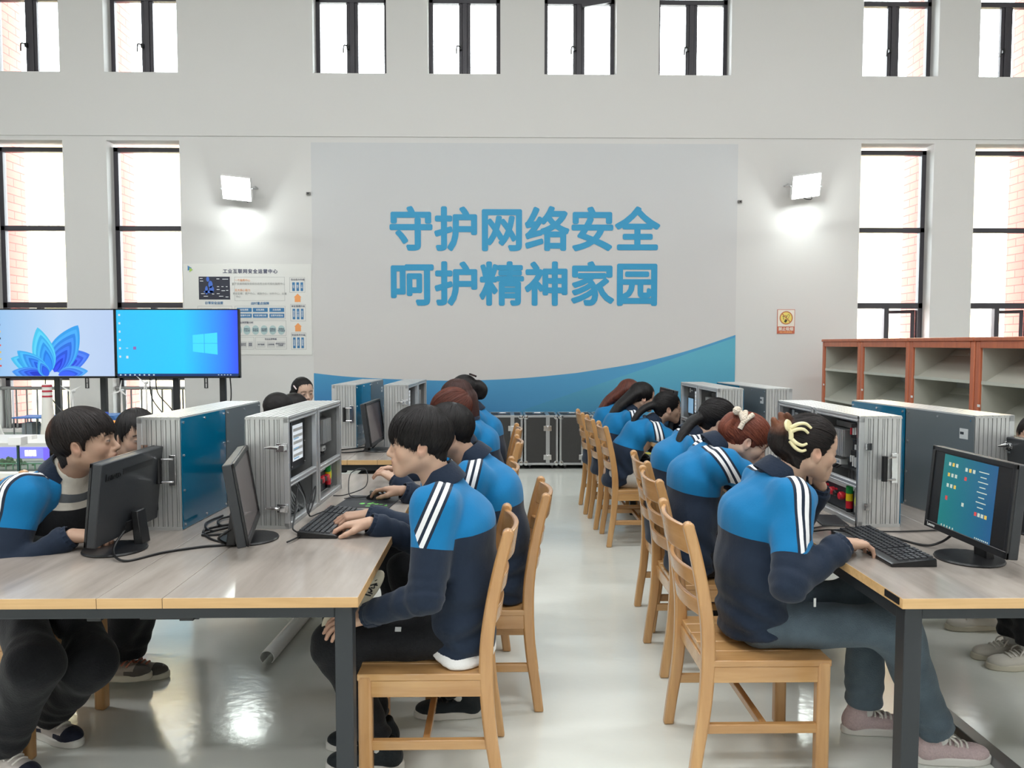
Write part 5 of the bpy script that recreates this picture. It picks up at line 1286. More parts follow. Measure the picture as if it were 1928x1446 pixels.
class Field:
    """signed distance samples on a box grid; primitives are blended in locally"""
    def __init__(s, lo, hi, h):
        s.h = h; s.lo = np.array(lo, float) - 2 * h; n = np.ceil((np.array(hi, float) + 2 * h - s.lo) / h).astype(int) + 1
        s.ax = [s.lo[i] + h * np.arange(n[i]) for i in range(3)]
        s.D = np.full(tuple(n), 0.5, np.float32)
    def block(s, lo, hi):
        sl = []
        for i in range(3):
            a = int(np.clip(np.floor((lo[i] - s.lo[i]) / s.h), 0, len(s.ax[i]) - 1)); b = int(np.clip(np.ceil((hi[i] - s.lo[i]) / s.h) + 1, 1, len(s.ax[i])))
            if b <= a: return None, None
            sl.append(slice(a, b))
        g = np.stack(np.meshgrid(*[s.ax[i][sl[i]] for i in range(3)], indexing='ij'), -1)
        return tuple(sl), g
    def add(s, fn, lo, hi, k=0.02, op='u'):
        m = max(k, 2.5 * s.h) + 0.012
        sl, g = s.block(np.array(lo) - m, np.array(hi) + m)
        if sl is None: return
        d = fn(g).astype(np.float32); a = s.D[sl]
        if op == 'u':
            hh = np.maximum(k - np.abs(a - d), 0) / max(k, 1e-6); s.D[sl] = np.minimum(a, d) - hh * hh * k * 0.25
        elif op == 's':
            d = -d; hh = np.maximum(k - np.abs(a - d), 0) / max(k, 1e-6); s.D[sl] = np.maximum(a, d) + hh * hh * k * 0.25
    def rcone(s, p0, p1, r0, r1, k=0.02, op='u'):
        p0 = np.array(p0, float); p1 = np.array(p1, float); ba = p1 - p0; L2 = max(1e-9, ba @ ba); rm = max(r0, r1)
        def fn(g):
            t = np.clip(((g - p0) @ ba) / L2, 0, 1); return vlen(g - p0 - t[..., None] * ba) - (r0 + (r1 - r0) * t)
        s.add(fn, np.minimum(p0, p1) - rm, np.maximum(p0, p1) + rm, k, op)
    def econe(s, p0, p1, r0, r1, lat, q0, q1, k=0.03, op='u'):
        """cone whose cross-section is stretched along 'lat' by q0..q1"""
        p0 = np.array(p0, float); p1 = np.array(p1, float); ba = p1 - p0; L2 = max(1e-9, ba @ ba); lat = unit(lat); rm = max(r0 * q0, r1 * q1)
        def fn(g):
            t = np.clip(((g - p0) @ ba) / L2, 0, 1); v = g - p0 - t[..., None] * ba; u = v @ lat; q = q0 + (q1 - q0) * t
            v = v - u[..., None] * lat + (u / q)[..., None] * lat
            return (vlen(v) - (r0 + (r1 - r0) * t))
        s.add(fn, np.minimum(p0, p1) - rm, np.maximum(p0, p1) + rm, k, op)
    def ell(s, c, rad, Rm=None, k=0.02, op='u'):
        c = np.array(c, float); rad = np.array(rad, float); Rm = np.eye(3) if Rm is None else Rm
        def fn(g):
            q = (g - c) @ Rm; k0 = vlen(q / rad); k1 = vlen(q / (rad * rad)); return k0 * (k0 - 1) / np.maximum(k1, 1e-6)
        rm = rad.max(); s.add(fn, c - rm, c + rm, k, op)
    def plane_cut(s, p, n, k=0.006, lo=None, hi=None, rad=None):
        """keep the side n points away from (remove where (x-p).n > 0)"""
        p = np.array(p, float); n = unit(n)
        lo = s.lo if lo is None else lo; hi = [a[-1] for a in s.ax] if hi is None else hi
        sl, g = s.block(lo, hi)
        if sl is None: return
        d = ((g - p) @ n).astype(np.float32); a = s.D[sl]
        if rad: v = g - p; d = np.minimum(d, (rad - vlen(v - (v @ n)[..., None] * n)).astype(np.float32))
        hh = np.maximum(k - np.abs(a - d), 0) / k; s.D[sl] = np.maximum(a, d) + hh * hh * k * 0.25
    def mesh(s):
        D = s.D; I = D < 0; nx, ny, nz = D.shape
        c = I[:-1, :-1, :-1].astype(np.int8)
        tot = sum(I[a:nx - 1 + a, b:ny - 1 + b, d:nz - 1 + d].astype(np.int8) for a in (0, 1) for b in (0, 1) for d in (0, 1))
        act = (tot > 0) & (tot < 8); ids = np.argwhere(act)
        if len(ids) == 0: return np.zeros((0, 3)), []
        idx = np.full(act.shape, -1, np.int64); idx[act] = np.arange(len(ids))
        offs = [(a, b, d) for a in (0, 1) for b in (0, 1) for d in (0, 1)]
        val = np.stack([D[ids[:, 0] + o[0], ids[:, 1] + o[1], ids[:, 2] + o[2]] for o in offs], 1)
        acc = np.zeros((len(ids), 3)); cnt = np.zeros(len(ids))
        for i, o in enumerate(offs):
            for ax in range(3):
                if o[ax] == 0:
                    o2 = list(o); o2[ax] = 1; j = offs.index(tuple(o2)); a = val[:, i]; b = val[:, j]; cr = (a < 0) != (b < 0)
                    t = np.where(cr, a / np.where(cr, a - b, 1), 0); P = np.tile(np.array(o, float), (len(ids), 1)); P[:, ax] = t
                    acc += P * cr[:, None]; cnt += cr
        V = s.lo + s.h * (ids + acc / cnt[:, None])
        F = []
        for ax in range(3):
            a1, a2 = (ax + 1) % 3, (ax + 2) % 3
            sl0 = [slice(None)] * 3; sl1 = [slice(None)] * 3; sl0[ax] = slice(0, -1); sl1[ax] = slice(1, None)
            A = I[tuple(sl0)]; B = I[tuple(sl1)]; E = np.argwhere(A != B)
            ok = (E[:, a1] > 0) & (E[:, a2] > 0) & (E[:, a1] < D.shape[a1] - 1) & (E[:, a2] < D.shape[a2] - 1); E = E[ok]
            def cell(d1, d2):
                q = E.copy(); q[:, a1] += d1; q[:, a2] += d2; return idx[q[:, 0], q[:, 1], q[:, 2]]
            Q = np.stack([cell(-1, -1), cell(0, -1), cell(0, 0), cell(-1, 0)], 1)
            ins = A[E[:, 0], E[:, 1], E[:, 2]]; Q[~ins] = Q[~ins][:, ::-1]; F.append(Q)
        F = np.concatenate(F); F = F[(F >= 0).all(1)]
        return V, F

def np_mesh(name, V, F, mats, attrs=None, cols=None, mi=None, smooth_it=0):
    me = bpy.data.meshes.new(name); V = np.asarray(V, np.float32); F = np.asarray(F, np.int64)
    if smooth_it:
        n = len(V); e = np.concatenate([F[:, [0, 1]], F[:, [1, 2]], F[:, [2, 3]], F[:, [3, 0]]]); deg = np.bincount(e.ravel(), minlength=n).astype(np.float32)[:, None]
        for it in range(smooth_it):
            for lam in (0.5, -0.52):
                S = np.zeros_like(V)
                for q in range(3):
                    S[:, q] = np.bincount(e[:, 0], V[e[:, 1], q], n) + np.bincount(e[:, 1], V[e[:, 0], q], n)
                V = V + lam * (S / np.maximum(deg, 1) - V)
    me.vertices.add(len(V)); me.vertices.foreach_set('co', V.ravel())
    me.loops.add(len(F) * 4); me.loops.foreach_set('vertex_index', F.ravel().astype(np.int32))
    me.polygons.add(len(F)); me.polygons.foreach_set('loop_start', (np.arange(len(F)) * 4).astype(np.int32))
    for m in mats: me.materials.append(m)
    if mi is not None: me.polygons.foreach_set('material_index', np.asarray(mi, np.int32))
    me.polygons.foreach_set('use_smooth', np.ones(len(F), bool))
    me.update(calc_edges=True)
    for k, a in (attrs or {}).items():
        at = me.attributes.new(k, 'FLOAT', 'POINT'); at.data.foreach_set('value', np.asarray(a, np.float32))
    if cols is not None:
        at = me.attributes.new('tone', 'FLOAT_COLOR', 'POINT'); at.data.foreach_set('color', np.asarray(cols, np.float32).ravel())
    return me

def waves(g, seed, amp, freqs):
    rr = np.random.default_rng(seed); d = np.zeros(g.shape[:-1])
    for f in freqs:
        w_ = rr.normal(size=3); w_ = w_ / np.linalg.norm(w_) * f; d = d + np.sin(g @ w_ + rr.uniform(0, 6.3)) / len(freqs)
    return d * amp

# ---------------------------------------------------------------- cloth, skin and hair materials
def attr_node(nt, name): a = nt.nodes.new('ShaderNodeAttribute'); a.attribute_name = name; return a
def cmp_gt(nt, sock, v):
    m = nt.nodes.new('ShaderNodeMath'); m.operation = 'GREATER_THAN'; nt.links.new(sock, m.inputs[0]); m.inputs[1].default_value = v; return m.outputs[0]
def mathn(nt, op, a, b=None):
    m = nt.nodes.new('ShaderNodeMath'); m.operation = op
    for i, q in enumerate((a, b)):
        if q is None: continue
        if isinstance(q, (int, float)): m.inputs[i].default_value = q
        else: nt.links.new(q, m.inputs[i])
    return m.outputs[0]
def mixc(nt, f, a, b):
    m = nt.nodes.new('ShaderNodeMix'); m.data_type = 'RGBA'; nt.links.new(f, m.inputs['Factor'])
    for k, q in (('A', a), ('B', b)):
        if isinstance(q, tuple): m.inputs[k].default_value = (*q, 1)
        else: nt.links.new(q, m.inputs[k])
    return m.outputs['Result']
def cloth_bump(nt, b, sc, st):
    tc = nt.nodes.new('ShaderNodeTexCoord'); n = nt.nodes.new('ShaderNodeTexNoise'); n.inputs['Scale'].default_value = sc; n.inputs['Detail'].default_value = 3
    nt.links.new(tc.outputs['Object'], n.inputs['Vector']); bp = nt.nodes.new('ShaderNodeBump'); bp.inputs['Strength'].default_value = st; bp.inputs['Distance'].default_value = 0.004
    nt.links.new(n.outputs['Fac'], bp.inputs['Height']); nt.links.new(bp.outputs['Normal'], b.inputs['Normal'])
C_NAVY, C_BLUE, C_STRIPE = lin((28, 40, 58)), lin((10, 112, 166)), lin((232, 234, 236))
def jacket_mat():
    m = bpy.data.materials.new('track_jacket_cloth'); m.use_nodes = True; nt = m.node_tree; b = nt.nodes['Principled BSDF']
    b.inputs['Roughness'].default_value = 0.82; b.inputs['Sheen Weight'].default_value = 0.12; b.inputs['Specular IOR Level'].default_value = 0.25
    yT = attr_node(nt, 'yt').outputs['Fac']; yA = attr_node(nt, 'ya').outputs['Fac']; am = attr_node(nt, 'am').outputs['Fac']; st = attr_node(nt, 'st').outputs['Fac']; so = attr_node(nt, 'so').outputs['Fac']
    isA = mathn(nt, 'LESS_THAN', am, 0.0); blue = mathn(nt, 'ADD', mathn(nt, 'MULTIPLY', isA, cmp_gt(nt, yA, 0.0)), mathn(nt, 'MULTIPLY', mathn(nt, 'SUBTRACT', 1.0, isA), cmp_gt(nt, yT, 0.0))); a = mathn(nt, 'ABSOLUTE', st)
    band = mathn(nt, 'MULTIPLY', mathn(nt, 'LESS_THAN', a, 0.0285), mathn(nt, 'MULTIPLY', blue, cmp_gt(nt, so, 0.0)))
    wh = mathn(nt, 'MULTIPLY', band, mathn(nt, 'MULTIPLY', cmp_gt(nt, a, 0.005), mathn(nt, 'LESS_THAN', a, 0.019)))
    c = mixc(nt, blue, C_NAVY, C_BLUE); c = mixc(nt, band, c, C_NAVY); c = mixc(nt, wh, c, C_STRIPE)
    nt.links.new(c, b.inputs['Base Color']); cloth_bump(nt, b, 130, 0.18); return m
M_JACKET = jacket_mat()
def fabric(name, rgb, rough=0.85, sc=140, st=0.2, var=None):
    m = mat(name, rgb, rough, spec=0.25, var=var, bump=(sc, st)); m.node_tree.nodes['Principled BSDF'].inputs['Sheen Weight'].default_value = 0.1; return m
M_NAVY = fabric('navy_ribbed_cloth', (27, 39, 57)); M_BLKT = fabric('black_track_cloth', (24, 25, 29)); M_JEAN = fabric('blue_denim', (84, 98, 108), 0.9, 220, 0.35, var=(16, 0.35))
M_BEIGE = fabric('pale_grey_trouser_cloth', (176, 172, 164)); M_TEE = fabric('white_tee_cloth', (226, 226, 224))
def knit_mat():
    m = bpy.data.materials.new('striped_knit'); m.use_nodes = True; nt = m.node_tree; b = nt.nodes['Principled BSDF']; b.inputs['Roughness'].default_value = 0.95
    d = attr_node(nt, 'down').outputs['Fac']; cr = nt.nodes.new('ShaderNodeValToRGB'); cr.color_ramp.interpolation = 'CONSTANT'
    e = cr.color_ramp.elements; W_, G_, K_ = (*lin((214, 210, 198)), 1), (*lin((96, 102, 106)), 1), (*lin((28, 30, 34)), 1)
    e[0].position = 0; e[0].color = W_; e[1].position = 0.2; e[1].color = G_
    for p, c in ((0.27, W_), (0.33, K_), (0.55, G_), (0.75, W_), (0.8, K_)): q = e.new(p); q.color = c
    mr = nt.nodes.new('ShaderNodeMapRange'); mr.inputs['From Max'].default_value = 0.42; nt.links.new(d, mr.inputs['Value']); nt.links.new(mr.outputs[0], cr.inputs[0]); nt.links.new(cr.outputs[0], b.inputs['Base Color'])
    cloth_bump(nt, b, 90, 0.4); return m
M_KNIT = knit_mat()
def skin_mat():
    m = bpy.data.materials.new('skin'); m.use_nodes = True; nt = m.node_tree; b = nt.nodes['Principled BSDF']
    a = nt.nodes.new('ShaderNodeAttribute'); a.attribute_name = 'tone'; nt.links.new(a.outputs['Color'], b.inputs['Base Color'])
    b.inputs['Roughness'].default_value = 0.5; b.inputs['Specular IOR Level'].default_value = 0.35
    b.inputs['Subsurface Weight'].default_value = 0.12; b.inputs['Subsurface Radius'].default_value = (0.8, 0.3, 0.2); b.inputs['Subsurface Scale'].default_value = 0.01
    cloth_bump(nt, b, 220, 0.06); return m
M_SKIN = skin_mat()
def hair_mat(name, dark, light, tip=None):
    m = bpy.data.materials.new(name); m.use_nodes = True; nt = m.node_tree; b = nt.nodes['Principled BSDF']
    u = attr_node(nt, 'hu').outputs['Fac']; v = attr_node(nt, 'hv').outputs['Fac']; cb = nt.nodes.new('ShaderNodeCombineXYZ'); nt.links.new(u, cb.inputs[0]); nt.links.new(v, cb.inputs[1])
    n = nt.nodes.new('ShaderNodeTexNoise'); n.inputs['Scale'].default_value = 1.0; n.inputs['Detail'].default_value = 5; n.inputs['Roughness'].default_value = 0.7; nt.links.new(cb.outputs[0], n.inputs['Vector'])
    cr = nt.nodes.new('ShaderNodeValToRGB'); cr.color_ramp.elements[0].position = 0.35; cr.color_ramp.elements[0].color = (*lin(dark), 1); cr.color_ramp.elements[1].position = 0.72; cr.color_ramp.elements[1].color = (*lin(light), 1)
    nt.links.new(n.outputs['Fac'], cr.inputs[0]); c = cr.outputs[0]
    if tip:
        t = attr_node(nt, 'ht').outputs['Fac']; c = mixc(nt, t, c, lin(tip))
    nt.links.new(c, b.inputs['Base Color']); b.inputs['Roughness'].default_value = 0.5; b.inputs['Specular IOR Level'].default_value = 0.28; b.inputs['Anisotropic'].default_value = 0.5
    bp = nt.nodes.new('ShaderNodeBump'); bp.inputs['Strength'].default_value = 0.55; bp.inputs['Distance'].default_value = 0.004; nt.links.new(n.outputs['Fac'], bp.inputs['Height']); nt.links.new(bp.outputs['Normal'], b.inputs['Normal'])
    return m
HAIR = {'black': hair_mat('black_hair', (10, 9, 10), (34, 30, 30)), 'brownblack': hair_mat('soft_black_hair', (14, 11, 11), (44, 35, 33), (122, 78, 56)),
        'brown': hair_mat('dark_brown_hair', (40, 24, 22), (84, 54, 48)), 'red': hair_mat('reddish_hair', (74, 34, 26), (150, 84, 62)), 'auburn': hair_mat('auburn_hair', (54, 26, 22), (116, 62, 46))}

# ---------------------------------------------------------------- hands
def hand_mesh(ts, curl=(18, 28, 18), spread=5, thumb=(40, -18), s=1.0, h=0.0028, stub=None):
    """fingers along +x, back of hand +z, thumb on side ts (+1: +y). wrist at the origin."""
    f = Field((-0.075, -0.075, -0.09), (0.21, 0.075, 0.05), h)
    st = np.array(stub if stub is not None else (-1, 0, 0.0)); f.econe(st * 0.055, (0.0, 0, 0), 0.0185, 0.0185, (0, 1, 0), 1.2, 1.35, 0.012)
    ys = [0.029, 0.0095, -0.0105, -0.029]; kx = [0.083, 0.088, 0.084, 0.075]; Ls = [(0.040, 0.025, 0.02), (0.044, 0.028, 0.021), (0.041, 0.026, 0.02), (0.032, 0.021, 0.018)]
    for i in range(4):
        y = ys[i] * ts; f.rcone((0.0, y * 0.45, 0.0), (kx[i], y, 0.004), 0.0165, 0.0105, 0.014)
    f.rcone((0.03, 0.0, -0.006), (0.07, -0.002 * ts, -0.006), 0.017, 0.013, 0.014)
    for i in range(4):
        y = ys[i] * ts; a = R(curl[0] + (i - 1) * 3); yaw = R(spread) * (1.2 - 0.85 * i) * ts; p = np.array([kx[i], y, 0.004]); r_ = 0.0092 - (0.0012 if i == 3 else 0)
        for q in range(3):
            d = np.array([math.cos(a) * math.cos(yaw), math.cos(a) * math.sin(yaw), -math.sin(a)]); p2 = p + d * Ls[i][q]
            f.rcone(p, p2, r_, r_ * 0.9, 0.0035 if q or True else 0.006); r_ *= 0.9; p = p2; a += R(curl[1] if q == 0 else curl[2])
    a = R(thumb[0]); p = np.array([0.022, 0.02 * ts, -0.006]); d = np.array([math.cos(a), math.sin(a) * ts, math.sin(R(thumb[1]))]); d = unit(d); p2 = p + d * 0.042
    f.rcone(p, p2, 0.0155, 0.0115, 0.012); a2 = a - R(22); d2 = unit([math.cos(a2), math.sin(a2) * ts, math.sin(R(thumb[1]))]); p3 = p2 + d2 * 0.03; f.rcone(p2, p3, 0.0115, 0.0095, 0.006)
    a3 = a2 - R(12); d3 = unit([math.cos(a3), math.sin(a3) * ts, math.sin(R(thumb[1]))]); f.rcone(p3, p3 + d3 * 0.022, 0.0098, 0.0075, 0.005)
    V, F = f.mesh(); return V * s, F

# ---------------------------------------------------------------- head (x forward, y left, z up, origin between the ears)
def head_mesh(nb, nr, h, female=False, hs=1.0):
    """nb = neck base in head coordinates"""
    f = Field((-0.13, -0.11, -0.3), (0.135, 0.11, 0.14), h)
    f.ell((-0.014, 0, 0.036), (0.097, 0.0765, 0.09), k=0.02)
    f.ell((0.028, 0, -0.022), (0.062, 0.062, 0.078), k=0.03)
    for s_ in (-1, 1):
        f.rcone((-0.012, s_ * 0.052, -0.05), (0.064, s_ * 0.012, -0.094), 0.024, 0.02, 0.03)
        f.ell((0.052, s_ * 0.04, -0.028), (0.028, 0.026, 0.03), k=0.02)
        f.rcone((0.0815, s_ * 0.012, 0.02), (0.07, s_ * 0.046, 0.018), 0.0125, 0.011, 0.025)
    f.ell((0.072, 0, -0.1), (0.02, 0.022, 0.017), k=0.02)
    f.ell((0.06, 0, 0.05), (0.036, 0.058, 0.04), k=0.03)
    for s_ in (-1, 1): f.ell((0.1035, s_ * 0.032, -0.003), (0.0165, 0.018, 0.0115), k=0.016, op='s')
    for s_ in (-1, 1): f.ell((0.0805, s_ * 0.0315, -0.0035), (0.0135, 0.016, 0.0125), k=0.008)
    f.rcone((0.088, 0, 0.004), (0.107, 0, -0.032), 0.0085, 0.0105, 0.014)
    f.ell((0.106, 0, -0.037), (0.0115, 0.0115, 0.0095), k=0.008)
    for s_ in (-1, 1): f.ell((0.096, s_ * 0.0115, -0.0395), (0.0095, 0.0062, 0.0062), k=0.007)
    f.ell((0.0825, 0, -0.066), (0.0155, 0.03, 0.022), k=0.02)
    f.ell((0.0945, 0, -0.0605), (0.0075, 0.02, 0.0055), k=0.007); f.ell((0.0925, 0, -0.0712), (0.008, 0.0175, 0.0062), k=0.007)
    f.ell((0.1025, 0, -0.0658), (0.0055, 0.019, 0.0013), k=0.003, op='s')
    for s_ in (-1, 1):
        Rm = np.array(Matrix.Rotation(R(-14), 3, 'Y') @ Matrix.Rotation(R(24 * s_), 3, 'Z')).T
        f.ell((-0.014, s_ * 0.0785, -0.012), (0.0195, 0.0085, 0.032), Rm.T, k=0.008)
        f.ell((-0.01, s_ * 0.0885, -0.006), (0.0105, 0.0075, 0.016), Rm.T, k=0.004, op='s')
    f.rcone((-0.03, 0, -0.05), nb, 0.056 if not female else 0.05, nr, 0.03)
    f.rcone(np.array(nb), np.array(nb) + np.array([-0.0, 0, -0.015]), nr, nr * 1.04, 0.02)
    V, F = f.mesh()
    return V * hs, F
def head_tones(V, hs, base, lipc, female):
    q = V / hs; x, y, z = q[:, 0], q[:, 1], q[:, 2]; ay = np.abs(y)
    c = np.tile(np.array(base), (len(V), 1))
    def blend(w_, col): nonlocal c; w_ = np.clip(w_, 0, 1)[:, None]; c = c * (1 - w_) + np.array(col) * w_
    blend(0.22 * np.exp(-((x - .075) ** 2 + (ay - .045) ** 2 + (z + .035) ** 2) / .0007), np.array(base) * np.array([1.0, 0.72, 0.7]))
    front = (x > 0.06)
    lip = np.exp(-((ay / 0.021) ** 4 + ((z + 0.066) / 0.0105) ** 4)) * (x > 0.082); blend(lip * 0.75, lipc)
    blend((np.exp(-((z + 0.0658) / 0.0014) ** 2) * (ay < .021) * (x > .08)) * 0.8, np.array(lipc) * 0.35)
    zb = 0.0205 + 0.003 * np.sin((ay - 0.015) / 0.034 * PI) - 0.1 * np.maximum(ay - 0.04, 0)
    blend(np.exp(-((z - zb) / 0.0042) ** 4) * ((ay > .012) & (ay < .054)) * front * (0.75 if female else 0.92), (0.012, 0.009, 0.008))
    # eyes: white, iris, dark lash line
    dz = z + 0.0035; dy = (ay - 0.0315)
    eye = (np.exp(-((dy / 0.0135) ** 4 + (dz / 0.0034) ** 4)) * (x > 0.075)); blend(eye * .8, (0.3, 0.27, 0.25))
    blend(np.exp(-((dy / 0.0072) ** 4 + (dz / 0.0044) ** 4)) * (x > 0.075), (0.012, 0.008, 0.007))
    blend(np.exp(-((dz - 0.0042 + 12 * dy ** 2) / 0.0016) ** 2) * (np.abs(dy) < .0155) * (x > 0.07), (0.01, 0.008, 0.008))
    blend(0.6 * np.exp(-((ay - 0.006) ** 2 / 1.2e-5 + (z + 0.0455) ** 2 / 6e-6)) * (x > .09), np.array(base) * 0.2)
    blend(0.35 * np.exp(-((x + .014) ** 2 + (z + .01) ** 2) / .0008) * (ay > .078), np.array(base) * np.array([0.95, 0.6, 0.55]))
    return np.concatenate([c, np.ones((len(V), 1))], 1)

HAIR_STYLES = {  # lower edge of the hair: x stations, z of the edge; thickness; front push; ear opening (top z); pole the strands run to
    'mop':   ([-.14, -.09, -.06, -.04, -.02, .03, .06, .14], [-.122, -.122, -.102, -.07, -.03, -.012, .0, -.004], 0.015, 0.007, 0.0, (-.25, 0, 1)),
    'crop':  ([-.14, -.09, -.06, -.045, -.03, .01, .02, .05, .08, .14], [-.09, -.09, -.066, -.042, -.02, -.02, .012, .03, .034, .034], 0.012, 0.005, 0.022, (-.3, 0, 1)),
    'fringe':([-.14, -.09, -.06, -.045, -.03, .012, .024, .05, .08, .14], [-.09, -.09, -.066, -.044, -.025, -.03, .014, .026, .026, .024], 0.015, 0.008, 0.016, (-.35, 0, 1)),
    'back':  ([-.14, -.09, -.06, -.035, -.01, .018, .03, .05, .075, .14], [-.094, -.094, -.074, -.05, -.03, -.04, .0, .03, .052, .066], 0.011, 0.002, 0.012, (-1, 0, .25)),
    'bangs': ([-.14, -.09, -.06, -.035, -.01, .018, .03, .05, .075, .14], [-.096, -.096, -.076, -.052, -.03, -.045, -.01, .014, .02, .02], 0.013, 0.005, 0.014, (-1, 0, .35)),
    'long':  ([-.14, -.05, -.02, .02, .045, .07, .14], [-.16, -.16, -.15, -.12, -.03, .03, .045], 0.013, 0.003, None, (-.2, 0, 1))}
def hair_mesh(style, Hc, HR, hs, h, extra, seed, swept=0.0, nstr=0):
    """hair in person coordinates. Hc head centre, HR columns = head axes"""
    xs_, zs_, th, push, ear, pole = HAIR_STYLES[style]
    pole = unit(pole); e1 = unit(np.cross((0, 1, 0), pole)); e2 = np.cross(pole, e1); c0 = np.array([-0.014, 0, 0.036])
    lo = Hc - 0.17 * hs; hi = Hc + 0.19 * hs
    for e in extra:
        for p in e[1]: lo = np.minimum(lo, np.array(p) - 0.07); hi = np.maximum(hi, np.array(p) + 0.07)
    f = Field(lo, hi, h)
    rr = np.random.default_rng(seed); ph = rr.uniform(0, 6.3, 8)
    def azim(q): v = q - c0; return np.arctan2(v @ e2, v @ e1)
    def stn(az): return np.sin(az * 17 + ph[0]) * .4 + np.sin(az * 29 + ph[1]) * .3 + np.sin(az * 47 + ph[2]) * .3 + np.sin(az * 71 + ph[3]) * .25
    def radii(x, z):
        t = th * np.clip((z + 0.115) / 0.13, 0.3, 1.0)
        return np.stack(np.broadcast_arrays(0.0985 + t + push * np.clip(x / 0.06, 0, 1), 0.0775 + t * .85, 0.0915 + th), -1)
    def edge(x, y, st): return np.interp(x, xs_, zs_) + swept * y + 0.008 * st
    def fn(g):
        q = (g - Hc) @ HR / hs; x, y, z = q[..., 0], q[..., 1], q[..., 2]
        st = stn(azim(q)); rad = radii(x, z)
        v = q - c0; k0 = vlen(v / rad); k1 = vlen(v / rad ** 2); d = k0 * (k0 - 1) / np.maximum(k1, 1e-6)
        low = np.clip((0.1 - z) / 0.12, 0.15, 1); d = d + st * 0.0022 * low
        
        if style != 'long':
            nr_ = np.array([0.046, 0.049, 0.078]); nv = (q - np.array([-0.054, 0, -0.045])) / nr_; n0 = vlen(nv); n1 = vlen(nv / nr_); dn = n0 * (n0 - 1) / np.maximum(n1, 1e-6) + st * 0.0015; hk = np.maximum(0.02 - np.abs(d - dn), 0) / 0.02; d = np.minimum(d, dn) - hk * hk * 0.005
        d = np.maximum(d, (edge(x, y, st) - z) * 0.85)
        if ear is not None:
            ev = (np.stack([x + 0.012, np.abs(y) - 0.088, z + 0.016], -1)) / np.array([0.021, 0.03, 0.038]); ed = (vlen(ev) - 1) * 0.022; ed = np.maximum(ed, (z - ear) * 0.9); d = np.maximum(d, -ed)
        return d * hs
    f.add(fn, lo, hi, 0.004)
    for e in extra:
        kind, pts, r0, r1, q = e
        P = spline(pts, 4) if len(pts) > 2 else [Vector(p) for p in pts]; n_ = len(P) - 1
        for i in range(n_):
            ra = r0 + (r1 - r0) * i / n_; rb = r0 + (r1 - r0) * (i + 1) / n_
            f.econe(np.array(P[i]), np.array(P[i + 1]), ra, rb, HR[:, 1], q, q, 0.012)
    V, F = f.mesh()
    g = (V - Hc) @ HR / hs; az = azim(g); far = np.clip((-0.1 - g[:, 2]) / 0.03, 0, 1) if style == 'long' else np.clip((-0.125 - g[:, 0]) / 0.02, 0, 1)
    hu = np.where(far > 0, g[:, 1] * 260, az * 22); hv = np.where(far > 0, g[:, 2] * 5, g @ pole * 7)
    N = np.sin(az * 90 + g[:, 2] * 14) * .5 + np.sin(az * 57 + 1) * .5
    V = V + ((V - Hc) / np.maximum(vlen(V - Hc), 1e-5)[:, None]) * (N * 0.001 * hs)[:, None]
    tip = np.clip((-g[:, 0] - 0.085) / 0.05, 0, 1) * np.clip((g[:, 2] - 0.04) / 0.05, 0, 1)
    VV = [V]; FF = [F]; U = [hu]; W2 = [hv]; T2 = [tip]; off = len(V)
    # loose strands lying on the hair, ragged at its edge
    for k in range(nstr):
        a = rr.uniform(-PI, PI); swirl = rr.normal() * 0.12; over = abs(rr.normal()) * 0.011 if rr.random() < .75 else -0.02; n_ = 26; pts = []
        for i in range(n_):
            t = 0.1 + 2.7 * i / (n_ - 1); aa = a + swirl * t
            d = math.cos(t) * pole + math.sin(t) * (math.cos(aa) * e1 + math.sin(aa) * e2); p = c0 + d * 0.1
            for _ in range(3):
                rd = radii(p[0], p[2]); p = c0 + d / math.sqrt(((d / rd) ** 2).sum())
            sv = stn(np.array(math.atan2(math.sin(aa), math.cos(aa)))); ok = p[2] > edge(p[0], p[1], 0.4 * sv) - over * (0.25 if style == 'back' and p[0] > 0.03 else 1)
            if ear is not None and abs(p[1]) > 0.06 and p[2] < ear and -0.034 < p[0] < 0.012: ok = False
            pts.append((p, d, ok))
        runs = []; cur = []
        for p in pts:
            if p[2]: cur.append(p)
            elif cur: runs.append(cur); cur = []
        if cur: runs.append(cur)
        if not runs: continue
        run = max(runs, key=len)
        if len(run) < 5: continue
        i0 = int(rr.uniform(0, 0.55) * len(run)); run = run[i0:]; n2 = len(run)
        if n2 < 4: continue
        w0 = rr.uniform(0.0009, 0.0021); lift = rr.uniform(-0.0008, 0.0024); fly = max(0, rr.normal()) * 0.003
        ring = []
        for i, (p, d, _) in enumerate(run):
            u = i / (n2 - 1); w_ = w0 * (0.25 + 0.75 * math.sin(PI * min(1, u * .75 + .18))) * (1 if u < .85 else (1 - u) / .15 * .8 + .2)
            q = p + d * (lift * math.sin(PI * u) + fly * u * u); sd = unit(np.cross(d, run[min(i + 1, n2 - 1)][0] - run[max(i - 1, 0)][0]))
            ring += [q + sd * w_, q + d * w_ * 0.9, q - sd * w_]
        A = Hc + (np.array(ring) * hs) @ HR.T; fq = []
        for i in range(n2 - 1):
            b_ = off + i * 3
            fq += [(b_, b_ + 3, b_ + 4, b_ + 1), (b_ + 1, b_ + 4, b_ + 5, b_ + 2)]
        VV.append(A); FF.append(np.array(fq)); off += len(A); r_ = rr.uniform(0, 60)
        U.append(np.full(len(A), r_)); W2.append(np.array(ring)[:, 2] * 6); gr = np.array(ring); T2.append(np.clip((-gr[:, 0] - 0.085) / 0.05, 0, 1) * np.clip((gr[:, 2] - 0.04) / 0.05, 0, 1))
    return np.concatenate(VV), np.concatenate(FF), {'hu': np.concatenate(U), 'hv': np.concatenate(W2), 'ht': np.concatenate(T2)}
